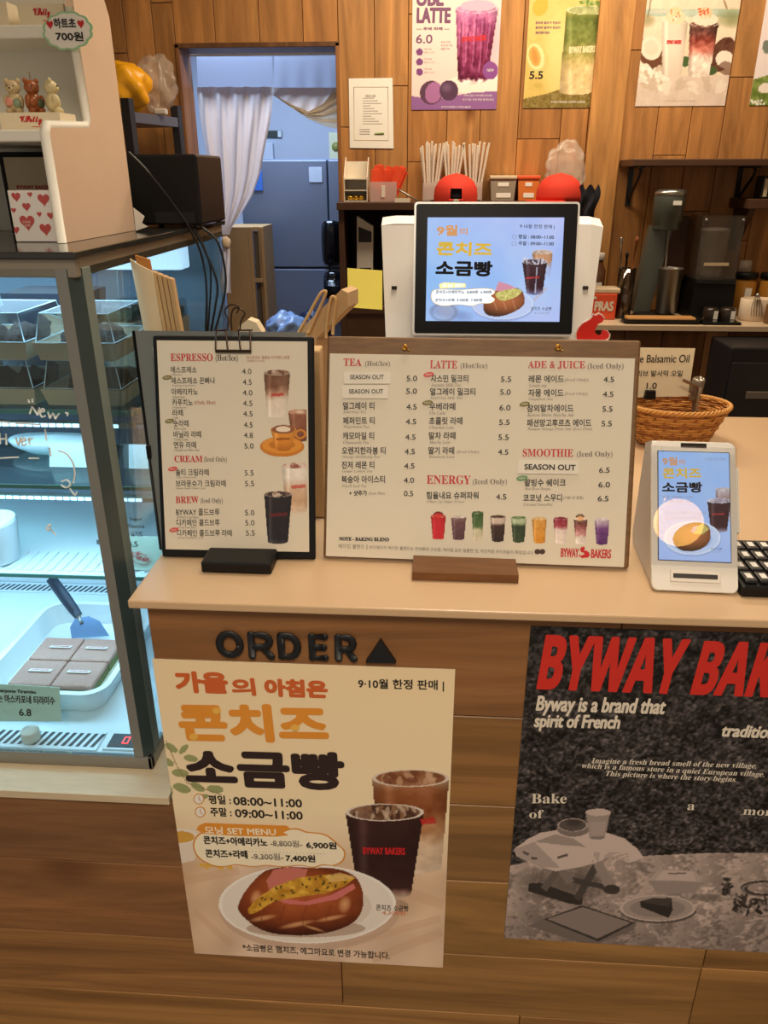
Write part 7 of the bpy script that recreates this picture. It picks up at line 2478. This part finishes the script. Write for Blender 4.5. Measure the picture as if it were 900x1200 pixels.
# bottle, white carton with red packet
SY = thing('syrup_bottle', 'small brown bottle with white cap beside the till', 'bottle', (1.075, 2.56, zb))
mb = MB(); mb.lathe([(0, 0), (.028, 0), (.03, .004), (.03, .105), (.016, .135), (.016, .148), (0, .148)], mat('brown_glass', (96, 62, 40), .2), seg=24, M=T(1.075, 2.60, zb+.07)); mb.build('glass_body', SY, world=True)
mb = MB(); mb.lathe([(.018, .1485), (.02, .15), (.02, .176), (.018, .178), (0, .178)], WPLAST, seg=24, M=T(1.075, 2.60, zb+.07)); mb.build('cap', SY, world=True)
mb = MB(); mb.box((1.062, 2.568, zb+.085), (1.088, 2.570, zb+.13), WHITEP); mb.build('label', SY, world=True)
mb = MB(); mb.box((1.005, 2.555, zb), (1.135, 2.66, zb+.069), WPLAST, .008); tag(mb.build('food_tub', world=True), 'white plastic tub under the brown bottle', 'tub')
RC = thing('red_pack', 'orange red food pack with pale lettering beside the till', 'pack', (1.04, 2.40, zb))
S = Sheet((0, 2.42, 0)); CM = Crop(660, 180, 3.75)
mb = MB()
a, b = S.p(*CM(125, 735)), S.p(*CM(240, 618))
mb.box((max(a[0]-.03, 1.0), 2.42, zb), (b[0], 2.52, b[1]), mat('pack_red', (222, 84, 48), .45), .004)
mb.text('PRAS', (a[0]+.005, zb+.035), (b[0]-.012, zb+.035), .04, PAPER, y=2.4185, bold=.002)
mb.box((max(a[0]-.02, 1.002), 2.4185, b[1]-.020), (a[0]+.01, 2.4198, b[1]-.010), PAPER)
mb.build('pack_body', RC, world=True)
mb = MB(); mb.box((max(a[0]-.03, 1.0), 2.425, b[1]+.0005), (b[0]+.012, 2.515, b[1]+.022), mat('pack_lid', (226, 206, 176), .4), .006); mb.build('lid', RC, world=True)
# wooden board on a dark tray, phone
TR = thing('serving_tray', 'dark tray with an oblong wooden board on the back counter', 'tray', (1.27, 2.33, zb))
a, b = at(725, 372, 2.40), at(818, 378, 2.34)
mb = MB(); R = rrect(a.x+.01, b.x+.005, 2.325, 2.405, .02); loft(mb, [([(p[0]*1, p[1]) for p in R], zb), (rrect(a.x, b.x+.015, 2.318, 2.412, .024), zb+.018), (rrect(a.x+.004, b.x+.011, 2.322, 2.408, .022), zb+.018), (rrect(a.x+.014, b.x+.001, 2.330, 2.400, .02), zb+.006)], BLACK); mb.build('tray_body', TR, world=True)
mb = MB(); mb.box((a.x+.02, 2.332, zb+.0065), (b.x-.01, 2.398, zb+.024), mat('pale_board', (190, 140, 84), .5, var=.2, scale=10, stretch=(2, 14, 14)), .006); mb.build('board', TR, world=True)
PHN = thing('phone', 'black phone lying on the back counter before the blender', 'phone', (1.5, 2.34, zb))
a, b = at(822, 375, 2.34), at(868, 378, 2.33)
mb = MB(); mb.box((a.x, 2.315, zb), (b.x, 2.395, zb+.010), BLACK, .004); mb.build('body', PHN, world=True)
mb = MB(); mb.box((a.x+.006, 2.32, zb+.0102), (b.x-.006, 2.39, zb+.0108), mat('phone_glass', (12, 12, 14), .06)); mb.build('screen', PHN, world=True)

# ================================================================== THE KITCHEN BEYOND THE DOORWAY
FRS = mat('fridge_steel', (140, 150, 172), .38, .55, var=.03, scale=4)
FR = thing('refrigerator', 'large grey steel four door refrigerator in the kitchen', 'refrigerator', (-.2, 3.7, 0))
xs_, xe_ = -.70, .28
xg = -.2147
zt_, zg = 1.633, 1.066
mb = MB(); mb.box((xs_, 3.705, 0), (xe_, 4.35, zt_), mat('fridge_side', (110, 120, 140), .5, .4), .004); mb.build('cabinet', FR, world=True)
for (a0, a1) in ((xs_, xg-.003), (xg+.003, xe_)):
    for (c0, c1) in ((.12, zg-.004), (zg+.004, zt_-.006)):
        mb = MB(); mb.box((a0, 3.672, c0), (a1, 3.7045, c1), FRS, .006); mb.build('door', FR, world=True)
for z in (1.42,):
    mb = MB(); q = at(371, 203, 3.668); mb.box((q.x-.042, 3.668, q.z-.045), (q.x+.03, 3.6715, q.z+.03), mat('ice_white', (206, 216, 232), .5), .001); mb.build('sticker', FR, world=True)
HB_ = mat('gloss_black', (14, 14, 18), .08)
for (y0_, y1_, xx) in ((258, 312, 388), (318, 352, 390)):
    p, q = at(xx, y0_, 3.62), at(xx, y1_, 3.62)
    mb = MB()
    n = 12
    mb.lathe([(0, 0), (.042, .008), (.053, .03), (.056, .08)]+[(.056, p.z-q.z-.08), (.053, p.z-q.z-.03), (.042, p.z-q.z-.008), (0, p.z-q.z)], HB_, seg=24, sy=.5, M=T((p.x+q.x)/2, 3.642, q.z)); mb.build('handle', FR, world=True)
# small shelf unit
WU = thing('wooden_shelf', 'small pale wooden shelf unit just inside the kitchen', 'shelf', (-.6, 3.2, 0))
LW = mat('pale_shelf_wood', (182, 146, 98), .5, var=.12, scale=8, stretch=(10, 2, 2))
zt2 = 1.312
mb = MB(); mb.box((-.70, 3.20, 0), (-.565, 3.218, zt2), LW); mb.build('end_panel', WU, world=True)
mb = MB(); mb.box((-.70, 3.2185, zt2-.018), (-.50, 3.50, zt2), LW); mb.build('top_board', WU, world=True)
mb = MB(); mb.box((-.518, 3.2185, 0), (-.50, 3.50, zt2-.0185), LW); mb.build('side_panel', WU, world=True)
mb = MB(); mb.box((-.564, 3.2, 0), (-.546, 3.217, zt2), LW); mb.build('upright', WU, world=True)
mb = MB(); mb.box((-.502, 3.2, 0), (-.487, 3.2175, zt2), LW); mb.build('upright', WU, world=True)
for z in (1.045, .78): 
    mb = MB(); mb.box((-.5455, 3.2, z), (-.5025, 3.2175, z+.018), LW); mb.build('shelf_edge', WU, world=True)
mb = MB(); mb.box((-.5455, 3.23, .8), (-.5185, 3.24, 1.29), mat('shelf_inner', (96, 84, 66), .7)); mb.build('inner_back', WU, world=True)
crumple('plastic_bag', (-.37, 3.09, .691), (.11, .085, .10), 'pale blue plastic bag on the kitchen floor unit', 21, mat('blue_plastic', (130, 160, 206), .35))
mb = MB(); mb.box((-.52, 2.99, 0), (-.22, 3.19, .69), KRAFT, .004); tag(mb.build('carton', world=True), 'brown carton on the kitchen floor under the blue bag', 'carton')
crumple('dark_bag', (-.28, 3.35, .62), (.10, .10, .12), 'dark blue bag beside the pale blue plastic bag', 23, mat('dark_blue_plastic', (36, 44, 70), .35))
mb = MB(); mb.box((-.40, 3.26, 0), (-.14, 3.46, .62), KRAFT, .004); tag(mb.build('carton', world=True), 'brown carton standing before the refrigerator', 'carton')
# wall signs inside
mb = MB(); p = at(320, 157, 4.58)
mb.box((p.x-.075, 4.585, p.z-.02), (p.x+.055, 4.5995, p.z+.02), mat('sign_dark', (60, 66, 60), .5), .002); mb.box((p.x+.03, 4.582, p.z-.018), (p.x+.053, 4.5845, p.z+.018), mat('sign_white', (226, 236, 240), .5))
tag(mb.build('wall_sign', world=True), 'small dark exit style sign high on the kitchen wall', 'sign')
mb = MB(); p = at(312, 178, 4.58); mb.box((p.x-.05, 4.55, p.z-.05), (p.x+.05, 4.5995, p.z+.05), mat('box_white', (210, 220, 236), .5), .004); tag(mb.build('wall_box', world=True), 'small pale box on the kitchen wall behind the curtain edge', 'box')
mb = MB(); p = at(391, 172, 4.3); mb.box((p.x-.03, 4.32, zt_+.0005), (p.x+.06, 4.33, p.z+.08), mat('cream_note', (206, 206, 170), .6))
mb.lathe([(0, 0), (.026, 0), (.026, .002), (0, .002)], mat('olive_dot', (130, 130, 60), .5), seg=24, M=T(p.x+.012, 4.3195, p.z) @ RX(PI/2))
tag(mb.build('notice', world=True), 'cream notice with a round olive mark on top of the refrigerator', 'notice')
mb = MB(); p = at(303, 212, 3.66); mb.box((p.x-.03, 3.665, p.z-.05), (p.x+.02, 3.6712, p.z+.05), mat('blue_sign', (70, 120, 206), .4), .002); tag(mb.build('blue_sticker', world=True), 'blue sticker half hidden by the white curtain', 'sticker')
# curtains hung from a rod inside the doorway
CURT = fabric('curtain_cloth', (236, 228, 228), .28)
SHEER = fabric('curtain_sheer', (176, 184, 206), .35)
YC = WALLY+.20
CTN = thing('curtain', 'white door curtain gathered into a knot at the left of the doorway', 'curtain', (-.6, YC, 1.2))
CTR = thing('curtain', 'white door curtain swept aside to the right of the doorway', 'curtain', (-.2, YC, 1.6))
def edge(tab, y):
    ys = [q[0] for q in tab]; return (np.interp(y, ys, [q[1] for q in tab]), np.interp(y, ys, [q[2] for q in tab]))
K2 = Crop(200, 40, 3.214)
tabL = [(199, 98, 384), (205, 98, 384), (230, 100, 384), (320, 110, 374), (420, 128, 356), (520, 145, 338), (600, 160, 310), (680, 178, 262), (730, 186, 228), (760, 188, 220)]
zR = at(*K2(200, 80), YC).z
def left(u, v):
    yy = 199+(755-199)*v
    a, b = edge(tabL, yy)
    px, py = K2(a+(b-a)*u, yy+14*u*(1-v)*(1 if v > .02 else 0))
    p = at(px, py, YC)
    amp = .012*(1-.25*v)
    return (p.x, YC+amp*math.sin(u*26+2.5*math.sin(v*3))+.006*math.sin(u*55), p.z)
mb = MB(); mb.grid(left, 90, 40, CURT); mb.build('cloth', CTN, world=True)
def topl(u, v):
    px, py = K2(92+(378-92)*u+6*v*(1-u), 82+(211-82)*v); p = at(px, py, YC)
    return (p.x, YC+.022, p.z)
mb = MB(); mb.grid(topl, 60, 12, SHEER); o = mb.build('sheer_band', CTN, world=True); o['label'] = 'bluish sheer band at the top'
kp = at(*K2(208, 785), YC)
mb = MB()
bm = bmesh.new(); bmesh.ops.create_icosphere(bm, subdivisions=3, radius=1.0)
for q in bm.verts:
    q.co = q.co*(1+.12*math.sin(q.co.x*7)*math.sin(q.co.z*9+q.co.y*5))
    q.co = Vector((kp.x+q.co.x*.022, YC+q.co.y*.022, kp.z+q.co.z*.028))
mb.bm(bm, mat('knot_cloth', (222, 200, 172), .85)); mb.build('knot', CTN, world=True)
def tail(u, v):
    yy = 800+(975-800)*v; a, b = 192-6*v, 222+6*v
    px, py = K2(a+(b-a)*u, yy); p = at(px, py, YC)
    return (p.x, YC+.006*math.sin(u*14+v*4), p.z)
mb = MB(); mb.grid(tail, 16, 14, CURT); mb.build('tail', CTN, world=True)
def topr(u, v):
    px, py = K2(386+(640-386)*u, 82+(211-82)*v); p = at(px, py, YC)
    return (p.x, YC+.022+.003*math.sin(u*24)*v, p.z)
mb = MB(); mb.grid(topr, 50, 12, SHEER); o = mb.build('sheer_band', CTR, world=True); o['label'] = 'bluish sheer band at the top'
UE = ([386, 450, 520, 575, 632, 652], [226, 262, 292, 262, 190, 165])
LE = ([386, 450, 520, 580, 636, 652], [229, 274, 320, 346, 360, 362])
def right(u, v):
    x = 386+(648-386)*u
    px, py = K2(x, 201+(np.interp(x, *UE)+4-201)*v); p = at(px, py, YC)
    return (p.x, YC+.006*math.sin(u*30+v*3)*v, p.z)
mb = MB(); mb.grid(right, 60, 16, CURT); mb.build('cloth', CTR, world=True)
def swag(u, v):
    x = 388+(650-388)*u
    a, b = np.interp(x, *UE), np.interp(x, *LE)
    px, py = K2(x, a+(b-a)*v); p = at(px, py, YC)
    return (p.x, YC-.004-.028*math.sin(PI*v)*u-.009*math.sin(v*24+1.2*math.sin(u*4))*u, p.z)
mb = MB(); mb.grid(swag, 60, 48, fabric('swag_cloth', (230, 214, 190), .25)); mb.build('swag', CTR, world=True)
ROD = MB(); a, b = at(*K2(70, 78), YC), at(*K2(640, 78), YC)
ROD.tube([(DX0-.03, YC, a.z), (DX1+.06, YC, a.z)], .007, WPLAST, seg=10)
tag(ROD.build('curtain_rod', world=True), 'thin white rod carrying the two door curtains', 'rod')
